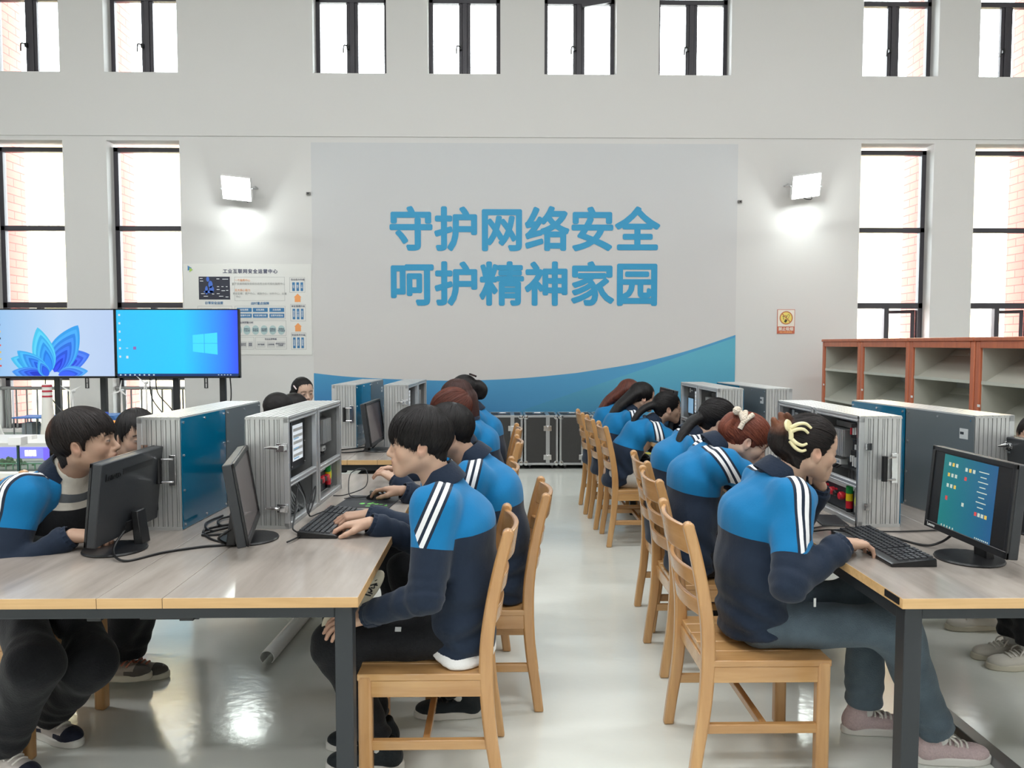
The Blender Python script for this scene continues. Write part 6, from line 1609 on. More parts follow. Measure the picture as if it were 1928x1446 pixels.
# ================================================================== PEOPLE
def ik(S, T, l1, l2, pole):
    S = np.array(S, float); T = np.array(T, float); d = T - S; L = np.linalg.norm(d)
    if L > (l1 + l2) * 0.995: T = S + d * ((l1 + l2) * 0.995 / L); d = T - S; L = np.linalg.norm(d)
    a = (l1 * l1 - l2 * l2 + L * L) / (2 * L); hh = math.sqrt(max(0, l1 * l1 - a * a)); u = d / L
    pole = np.array(pole, float); pole = pole - (pole @ u) * u; pole = unit(pole); return S + u * a + pole * hh, T
def rotz(a): c, s = math.cos(a), math.sin(a); return np.array([[c, -s, 0], [s, c, 0], [0, 0, 1.0]])
def seg_dist(V, a, b):
    a = np.array(a, float); b = np.array(b, float); ba = b - a; t = np.clip(((V - a) @ ba) / (ba @ ba), 0, 1); return vlen(V - a - t[:, None] * ba), t
TONES = {'a': (0.50, 0.31, 0.22), 'b': (0.55, 0.36, 0.26), 'c': (0.60, 0.41, 0.31), 'd': (0.43, 0.275, 0.195)}

def shoe(parent, ank, yaw, style, floor=0.0, pitch=0.0, nm='shoe', scale=1.0):
    up_c, sole_c, lace_c = style[:3]; acc = style[3] if len(style) > 3 else None
    f = Field((-0.09, -0.06, 0.0), (0.2, 0.06, 0.125), 0.005)
    f.rcone((-0.045, 0, 0.045), (0.06, 0, 0.042), 0.036, 0.036, 0.02); f.ell((0.12, 0, 0.034), (0.068, 0.043, 0.032), k=0.03); f.ell((-0.05, 0, 0.05), (0.03, 0.033, 0.045), k=0.02)
    f.rcone((-0.028, 0, 0.06), (-0.022, 0, 0.105), 0.037, 0.039, 0.02); f.ell((-0.02, 0, 0.118), (0.03, 0.03, 0.03), k=0.004, op='s'); f.plane_cut((0, 0, 0.02), (0, 0, -1)); f.plane_cut((-0.02, 0, 0.112), (0.1, 0, 1))
    V, F = f.mesh()
    M = Matrix.Translation((ank[0], ank[1], floor)) @ Matrix.Rotation(yaw, 4, 'Z') @ Matrix.Rotation(pitch, 4, 'Y') @ Matrix.Scale(scale, 4)
    o = bpy.data.objects.new(nm, np_mesh(nm, V, F, [up_c] + ([acc] if acc else []), mi=None if acc is None else [1 if (c[0] > 0.128 or c[0] < -0.035 or (c[2] < 0.047 and abs(c[0] - 0.05) > 0.035)) and c[2] < 0.075 else 0 for c in V[F].mean(1)], smooth_it=2)); link(o, parent); o.matrix_local = M
    out = []
    for t in np.linspace(0, 2 * PI, 29)[:-1]:
        c_, s_ = math.cos(t), math.sin(t); x = 0.052 + 0.142 * c_; out.append((x, s_ * (0.047 if x > 0.06 else 0.04) * (1 - 0.1 * (abs(x - 0.1) < 0.03 and 0)) * (abs(s_) ** -0.25 if abs(s_) > 0.05 else 1)))
    out = [(x, max(-0.047, min(0.047, y))) for x, y in out]
    MB().use(sole_c).prism(out, 'z', 0.0, 0.031).build('sole', o, bevel=0.006)
    m = MB().use(lace_c)
    for k in range(4):
        x = 0.03 + k * 0.021; z = (0.086, 0.083, 0.079, 0.073)[k]; m.tube(spline([(x, -0.027, z - 0.011), (x + 0.006, -0.01, z), (x + 0.006, 0.01, z), (x, 0.027, z - 0.011)], 3), 0.0042, 5)
    
    for sg in (-1, 1): m.tube(spline([(0.03, 0, 0.09), (0.03, 0.022 * sg, 0.102), (0.05, 0.034 * sg, 0.088), (0.058, 0.03 * sg, 0.07)], 3), 0.0034, 5)
    m.build('laces', o)
    if acc is None and style is SHOES['black']:
        m = MB().use(M_SOLEW); m.tube(spline([(-0.05, -0.04, 0.05), (0.0, -0.0415, 0.045), (0.05, -0.0395, 0.055), (0.075, -0.034, 0.07)], 4), [0.004 + 0.0005 * q for q in range(13)], 6); m.build('side_stripe', o)
    return o
M_SHOEW = fabric('white_shoe_leather', (206, 202, 192), 0.6, 60, 0.1); M_SHOEP = fabric('pink_knit_shoe', (196, 176, 176), 0.9, 160, 0.6, var=(120, 0.2)); M_SHOEK = fabric('black_shoe_mesh', (34, 40, 44), 0.8)
M_SOCK = fabric('pale_sock_cloth', (214, 214, 210)); M_SOLEW = mat('white_rubber_sole', (218, 216, 210), 0.5); M_SOLEC = mat('cream_rubber_sole', (206, 200, 182), 0.55); M_LACEW = mat('white_lace', (222, 218, 210), 0.8); M_LACEK = mat('black_lace', (30, 30, 32), 0.8); M_SHOEG = fabric('grey_beige_shoe', (160, 150, 138), 0.7); M_SHOEN = fabric('pale_shoe_leather', (196, 188, 182), 0.7, 20, 0.2); M_ACCN = fabric('navy_shoe_overlay', (30, 34, 52), 0.7); M_ACCG = fabric('grey_shoe_overlay', (92, 88, 82), 0.8)
SHOES = {'white': (M_SHOEW, M_SOLEC, M_LACEW), 'pink': (M_SHOEP, M_SOLEW, M_LACEW), 'black': (M_SHOEK, M_SOLEW, M_LACEK), 'beige': (M_SHOEG, M_SOLEC, mat('coral_lace', (190, 120, 96), .8), M_ACCG), 'navy': (M_SHOEN, M_SOLEW, M_LACEW, M_ACCN)}

def person(label, pos, rz, lean=(0, 10, 20, 30), px=-0.07, head=(10, 0, 0), twist=0.0, s=0.97, female=False, hair='mop', hairc='black', tone='b', extra=(), Rw=None, Lw=None, Rp=(-.4, -.6, -.6), Lp=(-.4, .6, -.6),
           Rh=None, Lh=None, ank=None, knee=None, trousers=M_BLKT, shoes='white', detail=1, opened=False, tee=False, yoke=0.19, sl=(0.2, 0.2), tilt=(0.0, 0.0), shoe_pitch=(0, 0), shoe_yaw=(0, 0), wide=1.0, hs=None, seed=1, legs=True, floor=(0, 0), side=0.0, swept=0.0, pz=0.505, hem=(0.0, 0.38), ls=1.0):
    """Rw/Lw: wrist targets (world). Rh/Lh: dict(dir, up) for the hand, directions in world axes, plus curl, spread, thumb"""
    a = R(rz); RW = rotz(a); org = np.array([pos[0], pos[1], 0.0])
    loc = lambda p: (np.array(p, float) - org) @ RW
    ldir = lambda d: unit(np.array(d, float) @ RW)
    hs = hs or (0.905 if female else 0.925)
    dirn = lambda deg: np.array([math.sin(R(deg)), 0, math.cos(R(deg))])
    P = np.array([px, 0, pz]); L = [0.17 * s, 0.17 * s, 0.165 * s, 0.15 * s]; pts = [P]
    for q in range(4): pts.append(pts[-1] + dirn(lean[q]) * L[q])
    T = rotz(R(twist)); Sd = np.array(Matrix.Rotation(R(side), 3, 'X'))
    pts = [P + (T @ (Sd @ (p - P))) for p in pts]; P, W, C, N, H = pts
    lat = T @ np.array([0, 1.0, 0]); spn = unit(N - C); fwd = np.cross(lat, spn)
    sw = (0.158 if female else 0.172) * s; Sh = {}
    for k, sg in (('R', -1), ('L', 1)): Sh[k] = N - spn * 0.05 + lat * sg * sw + fwd * 0.015
    HR = np.array((Matrix.Rotation(R(twist) + R(head[1]), 3, 'Z') @ Matrix.Rotation(R(head[0]), 3, 'Y') @ Matrix.Rotation(R(head[2]), 3, 'X')))
    ul, fl = 0.285 * s, 0.25 * s; arms = {}
    for k, sg, w_, pl in (('R', -1, Rw, Rp), ('L', 1, Lw, Lp)):
        t = loc(w_) if w_ is not None else Sh[k] + np.array([0.2, -0.02 * sg, -0.36])
        E_, Wr = ik(Sh[k], t, ul, fl, ldir(pl) if w_ is not None else np.array(pl)); arms[k] = (Sh[k], E_, Wr)
    legsd = {}
    for i, (k, sg) in enumerate((('R', -1), ('L', 1))):
        hp = P + np.array([0.02, sg * 0.085, -0.015]); A_ = loc((*ank[i], 0.0)) if ank else np.array([0.4, sg * 0.1, 0]); A_[2] = 0.085 + floor[i]
        kp = np.array([0.6, sg * 0.05, 1.0]) if knee is None else np.array(knee[i], float)
        K_, A2 = ik(hp, A_, 0.41 * s * ls, 0.40 * s * ls, kp); legsd[k] = (hp, K_, A2)
    res = {1: (0.0032, 0.0085, 0.0042, 0.0027), 2: (0.0045, 0.011, 0.006, 0.004), 3: (0.006, 0.014, 0.0075, 0.005)}[detail]
    # ---------------- body: one mesh (head, neck, trunk, limbs, hands)
    allp = np.array([P, W, C, N] + [q for k in arms for q in arms[k]] + [q for k in legsd for q in legsd[k]])
    f = Field(allp.min(0) - 0.2, allp.max(0) + 0.2, 0.014)
    f.econe(P, W, 0.1, 0.095, lat, 1.35, 1.3, 0.03); f.econe(W, C, 0.095, 0.105, lat, 1.3, 1.35, 0.03); f.econe(C, N - spn * 0.06, 0.1, 0.07, lat, 1.35, 1.4, 0.03); f.rcone(N - spn * 0.06, N + spn * 0.01, 0.055, 0.05, 0.03)
    for k in arms:
        S_, E_, Wr = arms[k]; f.rcone(N - spn * 0.06, S_, 0.05, 0.052, 0.03); f.rcone(S_, E_, 0.045, 0.036, 0.02); f.rcone(E_, E_ + (Wr - E_) * 0.86, 0.034, 0.022, 0.02)
    if legs:
        for k in legsd: hp, K_, A_ = legsd[k]; f.rcone(hp, K_, 0.058, 0.045, 0.03); f.rcone(K_, K_ + (A_ - K_) * 0.95, 0.042, 0.028, 0.02)
    V, F = f.mesh(); bt = np.array(TONES[tone]); cols = [np.tile([*bt, 1.0], (len(V), 1))]; VV = [V]; FF = [F]; off = len(V)
    nb = (N - spn * 0.02 - H) @ HR / hs
    Vh, Fh = head_mesh(nb, 0.052 if female else 0.058, res[0], female, 1.0); Vw = H + (Vh * hs) @ HR.T
    lip = bt * (np.array([0.92, 0.42, 0.42]) if female else np.array([0.8, 0.5, 0.48]))
    cols.append(head_tones(Vh, 1.0, bt, lip, female)); VV.append(Vw); FF.append(Fh + off); off += len(Vw)
    for k, ts0, Hd in (('R', 1, Rh), ('L', -1, Lh)):
        S_, E_, Wr = arms[k]; Hd = Hd or {}
        d = ldir(Hd['dir']) if 'dir' in Hd else unit(unit(Wr - E_) + np.array([0, 0, -.15])); u = ldir(Hd['up']) if 'up' in Hd else np.array([0, 0, 1.0]); u = unit(u - (u @ d) * d); y = np.cross(u, d)
        B = np.stack([d, y, u], 1); Vn, Fn = hand_mesh(ts0, Hd.get('curl', (20, 28, 18)), Hd.get('spread', 5), Hd.get('thumb', (38, -18)), (0.92 if female else 1.0) * s, res[3], unit(E_ - Wr) @ B)
        Vn2 = Wr + Vn @ B.T; c_ = np.tile([*bt, 1.0], (len(Vn), 1)); c_[:, 1:3] *= (1 - 0.12 * np.clip((Vn[:, 0] - 0.06) / 0.1, 0, 1))[:, None]; cols.append(c_); VV.append(Vn2); FF.append(Fn + off); off += len(Vn)
    body = bpy.data.objects.new('person', np_mesh('person', np.concatenate(VV), np.concatenate(FF), [M_SKIN], cols=np.concatenate(cols))); link(body)
    body.location = org; body.rotation_euler = (0, 0, a); tag(body, label, 'person', 'pupils in blue and navy track jackets')
    # ---------------- jacket
    jl = allp[:4].min(0); jh = allp[:4].max(0)
    for k in arms: jl = np.minimum(jl, np.array(arms[k]).min(0)); jh = np.maximum(jh, np.array(arms[k]).max(0))
    f = Field(jl - 0.23, jh + 0.2, res[1]); bk = -fwd * 0.012
    hemP = P - np.array([0.0, 0, 0.07])
    qw = 1.5 if female else 1.58
    f.econe(hemP, W + bk, 0.127 * s, 0.113 * s, lat, qw, qw, 0.04); f.econe(W + bk, C + bk * 1.8, 0.112 * s, 0.113 * s, lat, qw, qw - .02, 0.05); f.econe(C + bk * 1.8, N - spn * 0.07 + bk * .8, 0.112 * s, 0.078 * s, lat, qw - .04, 1.55, 0.05)
    f.rcone(N - spn * 0.06, N - spn * 0.016, 0.072, 0.06, 0.03)
    for k in arms:
        S_, E_, Wr = arms[k]; f.rcone(N - spn * 0.062, S_, 0.066 * s, 0.07 * s, 0.04); f.rcone(S_, E_, 0.073 * s, 0.06 * s, 0.035); f.rcone(E_, E_ + (Wr - E_) * 0.95, 0.058 * s, 0.044 * s, 0.02)
        u = unit(Wr - E_); f.rcone(E_ + (Wr - E_) * 0.84, E_ + (Wr - E_) * 0.89, 0.05 * s, 0.047 * s, 0.012)
    sl_, g = f.block(f.lo, [x_[-1] for x_ in f.ax]); near = f.D < 0.05
    gg = g[near]; wv_ = waves(gg, seed, 0.0042, (20, 29, 38, 47)) + waves(gg * np.array([1, 1, .5]), seed + 40, 0.0016, (75, 95, 120))
    for k in arms:
        S_, E_, Wr = arms[k]; dd, t = seg_dist(gg, S_, E_); de = vlen(gg - E_); wv_ = wv_ + 0.0045 * np.exp(-(de / 0.075) ** 2) * np.sin(((gg - E_) @ unit(E_ - S_ + (E_ - Wr) * .3)) * 150 + seed + 2.5 * waves(gg, seed + 3, 1, (22, 31)))
        d2, t2 = seg_dist(gg, E_, Wr); wv_ = wv_ + 0.0026 * np.exp(-(d2 / 0.09) ** 2) * np.sin(t2 * 22 + 6 * waves(gg, seed + 2, 1, (16, 27, 40))) * (t2 > 0) * (t2 < .95)
        wv_ = wv_ + 0.005 * np.exp(-(vlen(gg - S_) / 0.12) ** 2) * np.sin((gg @ unit(fwd + spn * .6)) * 95 + seed)
    hz = (gg - hemP) @ unit(W - P); wv_ = wv_ + 0.006 * np.exp(-((hz - 0.1) / 0.09) ** 2) * np.sin((gg @ spn) * 70 + 4 * waves(gg, seed + 5, 1, (9, 13)))
    hq = (gg - hemP - np.array([0, 0, hem[0]])) @ unit([-hem[1], 0, 1.0]); wv_ = wv_ + 0.007 * (hq < 0.04) * np.clip((0.04 - hq) / 0.012, 0, 1)
    f.D[near] += wv_.astype(np.float32)
    for k in arms: S_, E_, Wr = arms[k]; u = unit(Wr - E_); c0 = E_ + (Wr - E_) * 0.95; f.plane_cut(c0, u, 0.008, c0 - 0.1, c0 + 0.1, 0.062)
    f.plane_cut(hemP + np.array([0, 0, -0.012 + hem[0]]), (hem[1], 0, -1), 0.01); f.plane_cut((0, 0, 0.4118), (0, 0, -1), 0.006, lo=f.lo, hi=[9, 9, 0.45])
    f.plane_cut(N + spn * 0.004, spn, 0.008, N - 0.09, N + 0.1)
    if opened:
        c0 = C + fwd * 0.12
        def wedge(gq):
            v = gq - N; hgt = -(v @ spn); u_ = np.abs(v @ lat); d_ = v @ fwd; return np.maximum(u_ - (0.055 + hgt * 0.1), 0.015 - d_)
        f.add(wedge, N - 0.5, N + 0.3, 0.01, 's')
    V, F = f.mesh()
    
    def seg_e(a, b):
        ba = b - a; t = np.clip(((V - a) @ ba) / (ba @ ba), 0, 1); v = V - a - t[:, None] * ba; u = v @ lat; return vlen(v - u[:, None] * lat + (u / qw)[:, None] * lat)
    dT = np.minimum(seg_e(P, W) - 0.122, np.minimum(seg_e(W, C) - 0.122, seg_e(C, N - spn * .05) - 0.105)); yn = unit(spn * 0.3 + np.array([0, 0, 0.7])); yt = yoke - (N - V) @ yn; ya = np.full(len(V), -1.0); am = np.full(len(V), 1.0); bm = np.full(len(V), 9.0)
    st = np.full(len(V), 9.0); so = np.full(len(V), -1.0)
    for i, k in enumerate(('R', 'L')):
        S_, E_, Wr = arms[k]; sg = -1 if k == 'R' else 1; ad = unit(E_ - S_); dA, t = seg_dist(V, S_, E_); dF, t2 = seg_dist(V, E_, Wr); al = (V - S_) @ ad
        dm = np.minimum(dA - 0.07, dF - 0.055); fore = dF - 0.055 < dA - 0.07; cl_ = dm < bm; bm = np.where(cl_, dm, bm)
        am = np.where(cl_, np.maximum(dm - dT, 0.035 - np.where(fore, 9, al)), am); wf = np.clip((t2 - 0.06) / 0.25, 0, 1) * np.clip(((dA - 0.07) - (dF - 0.055)) / 0.05 + 0.5, 0, 1); ya = np.where(cl_, (sl[i] - al) * (1 - wf) - 0.1 * wf, ya)
        md = unit(ad * 0.75 + (-spn) * 0.45 + fwd * tilt[i]); shd = lat * sg; Tn = unit(np.cross(shd, md)); sc = (V - S_ - fwd * 0.004) @ Tn; outw = unit(shd - md * 0.9); oc = (V - (S_ + (N - S_) * 0.25)) @ outw
        mine = (((V - N) @ lat) * sg > 0.035) & (dm < 0.14); st = np.where(mine, sc, st); so = np.where(mine, oc, so)
    jk = bpy.data.objects.new('jacket', np_mesh('jacket', V, F, [M_JACKET], {'yt': yt, 'ya': ya, 'am': am, 'st': st, 'so': so}, smooth_it=1)); link(jk, body)
    # fold-over collar
    nk = unit(H - N) * 0.55 + spn * 0.45; nk = unit(nk); cf = np.cross(lat, nk); nC = N + spn * 0.0
    rows = [(0.06, -0.025), (0.056, 0.012), (0.0565, 0.03), (0.061, 0.034), (0.068, 0.022), (0.084, -0.012), (0.083, -0.017), (0.066, 0.004)]
    na = 40; gap = R(24 if not opened else 50); vs = []; fs = []
    for i in range(na + 1):
        t = gap + (2 * PI - 2 * gap) * i / na; frn = max(0, math.cos(t))
        for (r_, z_) in rows:
            rr_ = r_ * (1.0 + 0.05 * frn) * (1.04 if female else 1.1); zz = z_ - (0.035 * frn if z_ > 0.0 else 0.045 * frn) + 0.014 * (1 - frn) * (z_ > .01)
            vs.append(nC + cf * (rr_ * math.cos(t) - 0.004) + lat * rr_ * 1.08 * math.sin(t) + nk * zz)
    nr_ = len(rows)
    for i in range(na):
        for j in range(nr_): fs.append((i * nr_ + j, i * nr_ + (j + 1) % nr_, (i + 1) * nr_ + (j + 1) % nr_, (i + 1) * nr_ + j))
    m = MB().use(M_NAVY); m.add(vs, fs); m.add([vs[j] for j in range(nr_)], [tuple(range(nr_))[::-1]]); m.add([vs[na * nr_ + j] for j in range(nr_)], [tuple(range(nr_))])
    cl = m.build('collar', jk, smooth=True)
    if detail < 3:
        for k in arms:
            S_, E_, Wr = arms[k]; u = unit(Wr - E_); c0 = E_ + (Wr - E_) * 0.945; b1 = unit(np.cross(u, [0.3, 0.2, 1])); b2 = np.cross(u, b1); pr_ = [(0.04, -0.03), (0.0445, -0.028), (0.0405, 0.012), (0.036, 0.014), (0.034, -0.02)]; vs = []; fs = []; n_ = 28
            for i in range(n_):
                t = 2 * PI * i / n_; rb = 1 + 0.03 * math.cos(14 * t)
                for (r_, z_) in pr_: vs.append(c0 + (b1 * math.cos(t) + b2 * math.sin(t)) * r_ * s * rb + u * z_)
            for i in range(n_):
                for j in range(5): i2 = (i + 1) % n_; fs.append((i * 5 + j, i2 * 5 + j, i2 * 5 + (j + 1) % 5, i * 5 + (j + 1) % 5))
            MB().use(M_NAVY).add(vs, fs).build('cuff', jk, smooth=True)
    if opened:
        f = Field(np.minimum(P, N) - 0.22, np.maximum(P, N) + 0.22, 0.008); f.econe(P, W, 0.112, 0.11, lat, 1.35, 1.35, 0.04); f.econe(W, C, 0.11, 0.112, lat, 1.35, 1.35, 0.04); f.econe(C, N - spn * 0.07, 0.112, 0.075, lat, 1.35, 1.4, 0.05); f.rcone(N - spn * 0.06, N + nk * 0.03, 0.074, 0.0665, 0.03); f.plane_cut(N + nk * 0.04, nk, 0.01)
        V, F = f.mesh(); link(bpy.data.objects.new('sweater', np_mesh('sweater', V, F, [M_KNIT], {'down': np.clip((N - V) @ spn + 0.05, 0, 1)}, smooth_it=1)), body)
    if tee:
        f = Field(P - 0.25, P + 0.25, 0.008); f.econe(hemP - np.array([0.0, 0, 0.01]), P, 0.128 * s, 0.1 * s, lat, qw, qw, 0.03); f.plane_cut(P + np.array([0, 0, 0.0]), (0, 0, 1)); f.plane_cut(hemP + np.array([0, 0, -0.032]), (0.38, 0, -1), 0.008); f.plane_cut((0, 0, 0.4115), (0, 0, -1), 0.004)
        V, F = f.mesh(); link(bpy.data.objects.new('tee_shirt', np_mesh('tee_shirt', V, F, [M_TEE], smooth_it=1)), body)
    # ---------------- trousers and shoes
    if legs:
        al_ = np.array([q for k in legsd for q in legsd[k]]); f = Field(al_.min(0) - 0.16, al_.max(0) + 0.16, max(0.008, res[1])); f.econe(P + np.array([0.0, 0, -0.0]), P + np.array([0.02, 0, 0.02]), 0.096 * s, 0.092 * s, lat, 1.45, 1.4, 0.04)
        for k in legsd:
            hp, K_, A_ = legsd[k]; A0 = A_ + (K_ - A_) * 0.1; f.rcone(hp + np.array([-0.02, 0, -0.005]), K_, 0.08 * s, 0.068 * s * (0.5 + 0.5 * wide), 0.05); f.rcone(K_, A0, 0.066 * s * (0.4 + 0.6 * wide), 0.056 * s * wide, 0.07)
        sl_, g = f.block(f.lo, [x_[-1] for x_ in f.ax]); near = f.D < 0.05; gg = g[near]; wv_ = waves(gg, seed + 9, 0.0065, (18, 26, 36, 48)) + waves(gg, seed + 19, 0.0018, (70, 95))
        for k in legsd: hp, K_, A_ = legsd[k]; wv_ = wv_ + 0.004 * np.exp(-(vlen(gg - K_) / 0.1) ** 2) * np.sin((gg @ unit(K_ - A_ - (hp - K_))) * 80 + 5 * waves(gg, seed + 7, 1, (13, 21, 30))); wv_ = wv_ + 0.005 * np.exp(-(vlen(gg - A_) / 0.13) ** 2) * np.sin((gg @ unit(K_ - A_)) * 100 + seed + 4 * waves(gg, seed + 8, 1, (15, 24)))
        f.D[near] += wv_.astype(np.float32)
        for k in legsd: hp, K_, A_ = legsd[k]; u = unit(A_ - K_); c0 = A_ - u * 0.02; f.plane_cut(c0, u, 0.008, c0 - 0.13, c0 + 0.13, 0.1)
        zb = 0.412 - 0.004
        sl_, g = f.block(f.lo, [x_[-1] for x_ in f.ax]); flat = np.where((g[..., 0] < 0.2) & (g[..., 0] > -0.28), (zb - g[..., 2]), -1).astype(np.float32); f.D[sl_] = np.where((g[..., 0] < 0.21) & (g[..., 2] > 0.3), np.maximum(f.D[sl_], flat), f.D[sl_])
        V, F = f.mesh(); link(bpy.data.objects.new('trousers', np_mesh('trousers', V, F, [trousers], smooth_it=1)), body)
        for i, k in enumerate(('R', 'L')):
            hp, K_, A_ = legsd[k]; u = unit(K_ - A_); MB().use(M_SOCK).tube([A_ - u * 0.012, A_ + u * 0.01, A_ + u * 0.04, A_ + u * 0.09], [0.03, 0.034, 0.036, 0.04], 16).build('sock', body, smooth=True)
            shoe(body, (A_[0], A_[1]), R(shoe_yaw[i]), SHOES[shoes], floor[i], R(shoe_pitch[i]), scale=0.98 * s)
    # ---------------- hair
    ex = [(e[0], [H + np.array(p) for p in e[1]], e[2], e[3], e[4]) for e in extra]
    V, F, at = hair_mesh(hair, H, HR, hs, res[2], ex, seed, swept, {1: 900, 2: 350, 3: 0}[detail])
    hr = bpy.data.objects.new('hair', np_mesh('hair', V, F, [HAIR[hairc]], at)); link(hr, body)
    body_info = dict(H=H, HR=HR, hs=hs, hair=hr, N=N, arms=arms, legs=legsd, jacket=jk, org=org, rz=a)
    return body, body_info

def hm(info):  # head matrix for accessories
    M = Matrix.Identity(4)
    for i in range(3):
        for j in range(3): M[i][j] = info['HR'][i][j] * info['hs']
        M[i][3] = info['H'][i]
    return M
# ================================================================== THE PUPILS
PEOPLE = {}
def cast(key, *a, **k): PEOPLE[key] = person(*a, **k)
cast('L1', 'person at the near left desk corner, white shirt hem under track jacket, arm in lap', (-0.235, 2.585), 180, lean=(-2, 8, 20, 26), px=-0.10, head=(1, 4, 0), hair='mop', hairc='black', tone='b',
     Rw=(-0.475, 2.79, 0.795), Rp=(0.2, 0.5, -1), Rh=dict(dir=(-1, 0.02, -0.12), up=(0, .1, 1), curl=(24, 30, 18), spread=6), Lw=(-0.43, 2.45, 0.572), Lp=(0.5, -0.5, -0.6), Lh=dict(dir=(-1, 0.08, -0.3), up=(-.3, -0.5, 1), curl=(14, 20, 12)),
     ank=((-0.44, 2.70), (-0.41, 2.56)), shoes='black', detail=1, tee=True, seed=3, sl=(0.15, 0.128), tilt=(.2, .75), wide=1.0, yoke=.155)
cast('L2', 'person in track jacket leaning over the near left desk, one hand on the mouse', (-0.08, 3.16), 180, lean=(5, 14, 27, 42), px=-0.09, head=(4, 6, 0), hair='crop', hairc='black', tone='d',
     Rw=(-0.425, 3.355, 0.805), Rp=(.2, .6, -1), Rh=dict(dir=(-1, .62, -0.02), up=(0, 0, 1), curl=(14, 26, 20), spread=7), Lw=(-0.50, 2.895, 0.80), Lp=(.3, -.5, -1), Lh=dict(dir=(-1, -.04, -0.1), up=(0, -.1, 1), curl=(26, 30, 18), spread=6),
     ank=((-0.35, 3.28), (-0.15, 2.93)), shoes='black', detail=1, seed=5)
cast('L3', 'person in track jacket third from the front on the left of the aisle', (-0.20, 3.76), 180, lean=(0, 8, 18, 14), px=-0.07, s=0.94, head=(16, 0, 0), female=True, hair='bangs', hairc='auburn', tone='b', Rw=(-0.5, 3.9, .80), Lw=(-0.5, 3.66, .80), Rp=(.2, .6, -1), Lp=(.2, -.6, -1), ank=((-0.5, 3.82), (-.5, 3.66)), detail=2, seed=6)
cast('L4', 'person in track jacket fourth from the front on the left of the aisle', (-0.15, 4.72), 180, lean=(2, 14, 26, 24), px=-0.06, head=(12, -12, 0), female=True, hair='long', hairc='brown', tone='b', Rw=(-.4, 4.82, .80), Lw=(-.4, 4.64, .80), ank=((-.5, 4.8), (-.5, 4.64)), detail=2, seed=7, extra=[('c', [(-.075, 0, .02), (-.095, 0, -.08), (-.1, 0, -.17)], .05, .035, 1.7)])
cast('L5', 'person with dark hair clip furthest back on the left of the aisle', (-0.135, 5.43), 180, lean=(4, 14, 26, 26), px=-0.07, head=(20, 0, 0), female=True, hair='back', hairc='black', tone='b', Rw=(-.45, 5.5, .80), Lw=(-.45, 5.36, .80), ank=((-.5, 5.5), (-.5, 5.35)), detail=3, seed=8, extra=[('c', [(-.1, 0, .05), (-.13, 0, .02), (-.12, 0, -.02)], .04, .03, 1.2)])
cast('R1', 'person in blue jeans with cream claw clip, chin on hand, at near right desk', (0.88, 2.67), 0, lean=(0, 7, 22, 48), px=0.02, head=(7, 8, 0), female=True, hair='back', hairc='brownblack', tone='b',
     Rw=(1.125, 2.46, 0.80), Rp=(-.1, -.5, -1), Rh=dict(dir=(.95, .3, -.12), up=(0, 0, 1), curl=(26, 34, 22), spread=5), Lw=(1.185, 2.80, 0.925), Lp=(.9, .3, -.8), Lh=dict(dir=(-.45, -.25, .86), up=(.86, .1, .5), curl=(65, 60, 35), spread=0, thumb=(30, 0)),
     ank=((1.52, 2.575), (1.36, 2.78)), trousers=M_JEAN, shoes='pink', detail=1, seed=11, sl=(.19, .19), tilt=(.25, .25), wide=1.2, yoke=.2, hem=(0.03, 0.2), ls=1.1,
     extra=[('c', [(-.09, 0, .0), (-.112, 0.0, .03), (-.105, 0, .07)], .03, .026, 1.2), ('c', [(-.1, 0, .06), (-.09, 0.005, .1), (-.098, .015, .125)], .018, .004, 1.5), ('c', [(-.095, 0, .06), (-.075, -0.01, .1), (-.088, -.02, .128)], .012, .003, 1.6), ('c', [(-.1, 0, .05), (-.12, 0.0, .085), (-.128, .0, .11)], .01, .003, 1.6)])
cast('R2', 'person with fluffy cream clip looking down, arms folded on the near right desk', (0.95, 3.46), 0, lean=(0, 10, 28, 76), px=-0.07, head=(28, -4, 0), female=True, hair='bangs', hairc='red', tone='c', Rw=(1.30, 3.52, .80), Lw=(1.28, 3.42, .83), Rp=(.3, -1, -.4), Lp=(.3, 1, -.4),
     Rh=dict(dir=(.3, 1, 0), up=(0, 0, 1), curl=(25, 25, 15)), Lh=dict(dir=(.2, -1, 0), up=(0, 0, 1), curl=(25, 25, 15)), ank=((1.3, 3.4), (1.3, 3.56)), detail=1, seed=12, yoke=.2, extra=[('c', [(-.085, 0, .03), (-.095, 0, .065), (-.065, 0, .105)], .034, .028, 1.3)])
cast('R3', 'person in track jacket sitting just beyond the one with the fluffy cream clip', (0.997, 3.98), 0, lean=(2, 14, 30, 60), px=-0.11, head=(14, 4, 0), female=True, hair='back', hairc='black', tone='b', Rw=(1.25, 3.86, .80), Lw=(1.25, 4.05, .80), Rp=(.1, -1, -.4), Lp=(.1, 1, -.4), ank=((1.3, 3.9), (1.3, 4.05)), detail=2, seed=13,
     extra=[('c', [(-.085, 0, .02), (-.14, -.03, .005), (-.195, -.06, -.06), (-.22, -.075, -.14), (-.205, -.075, -.21)], .028, .018, 1.35)])
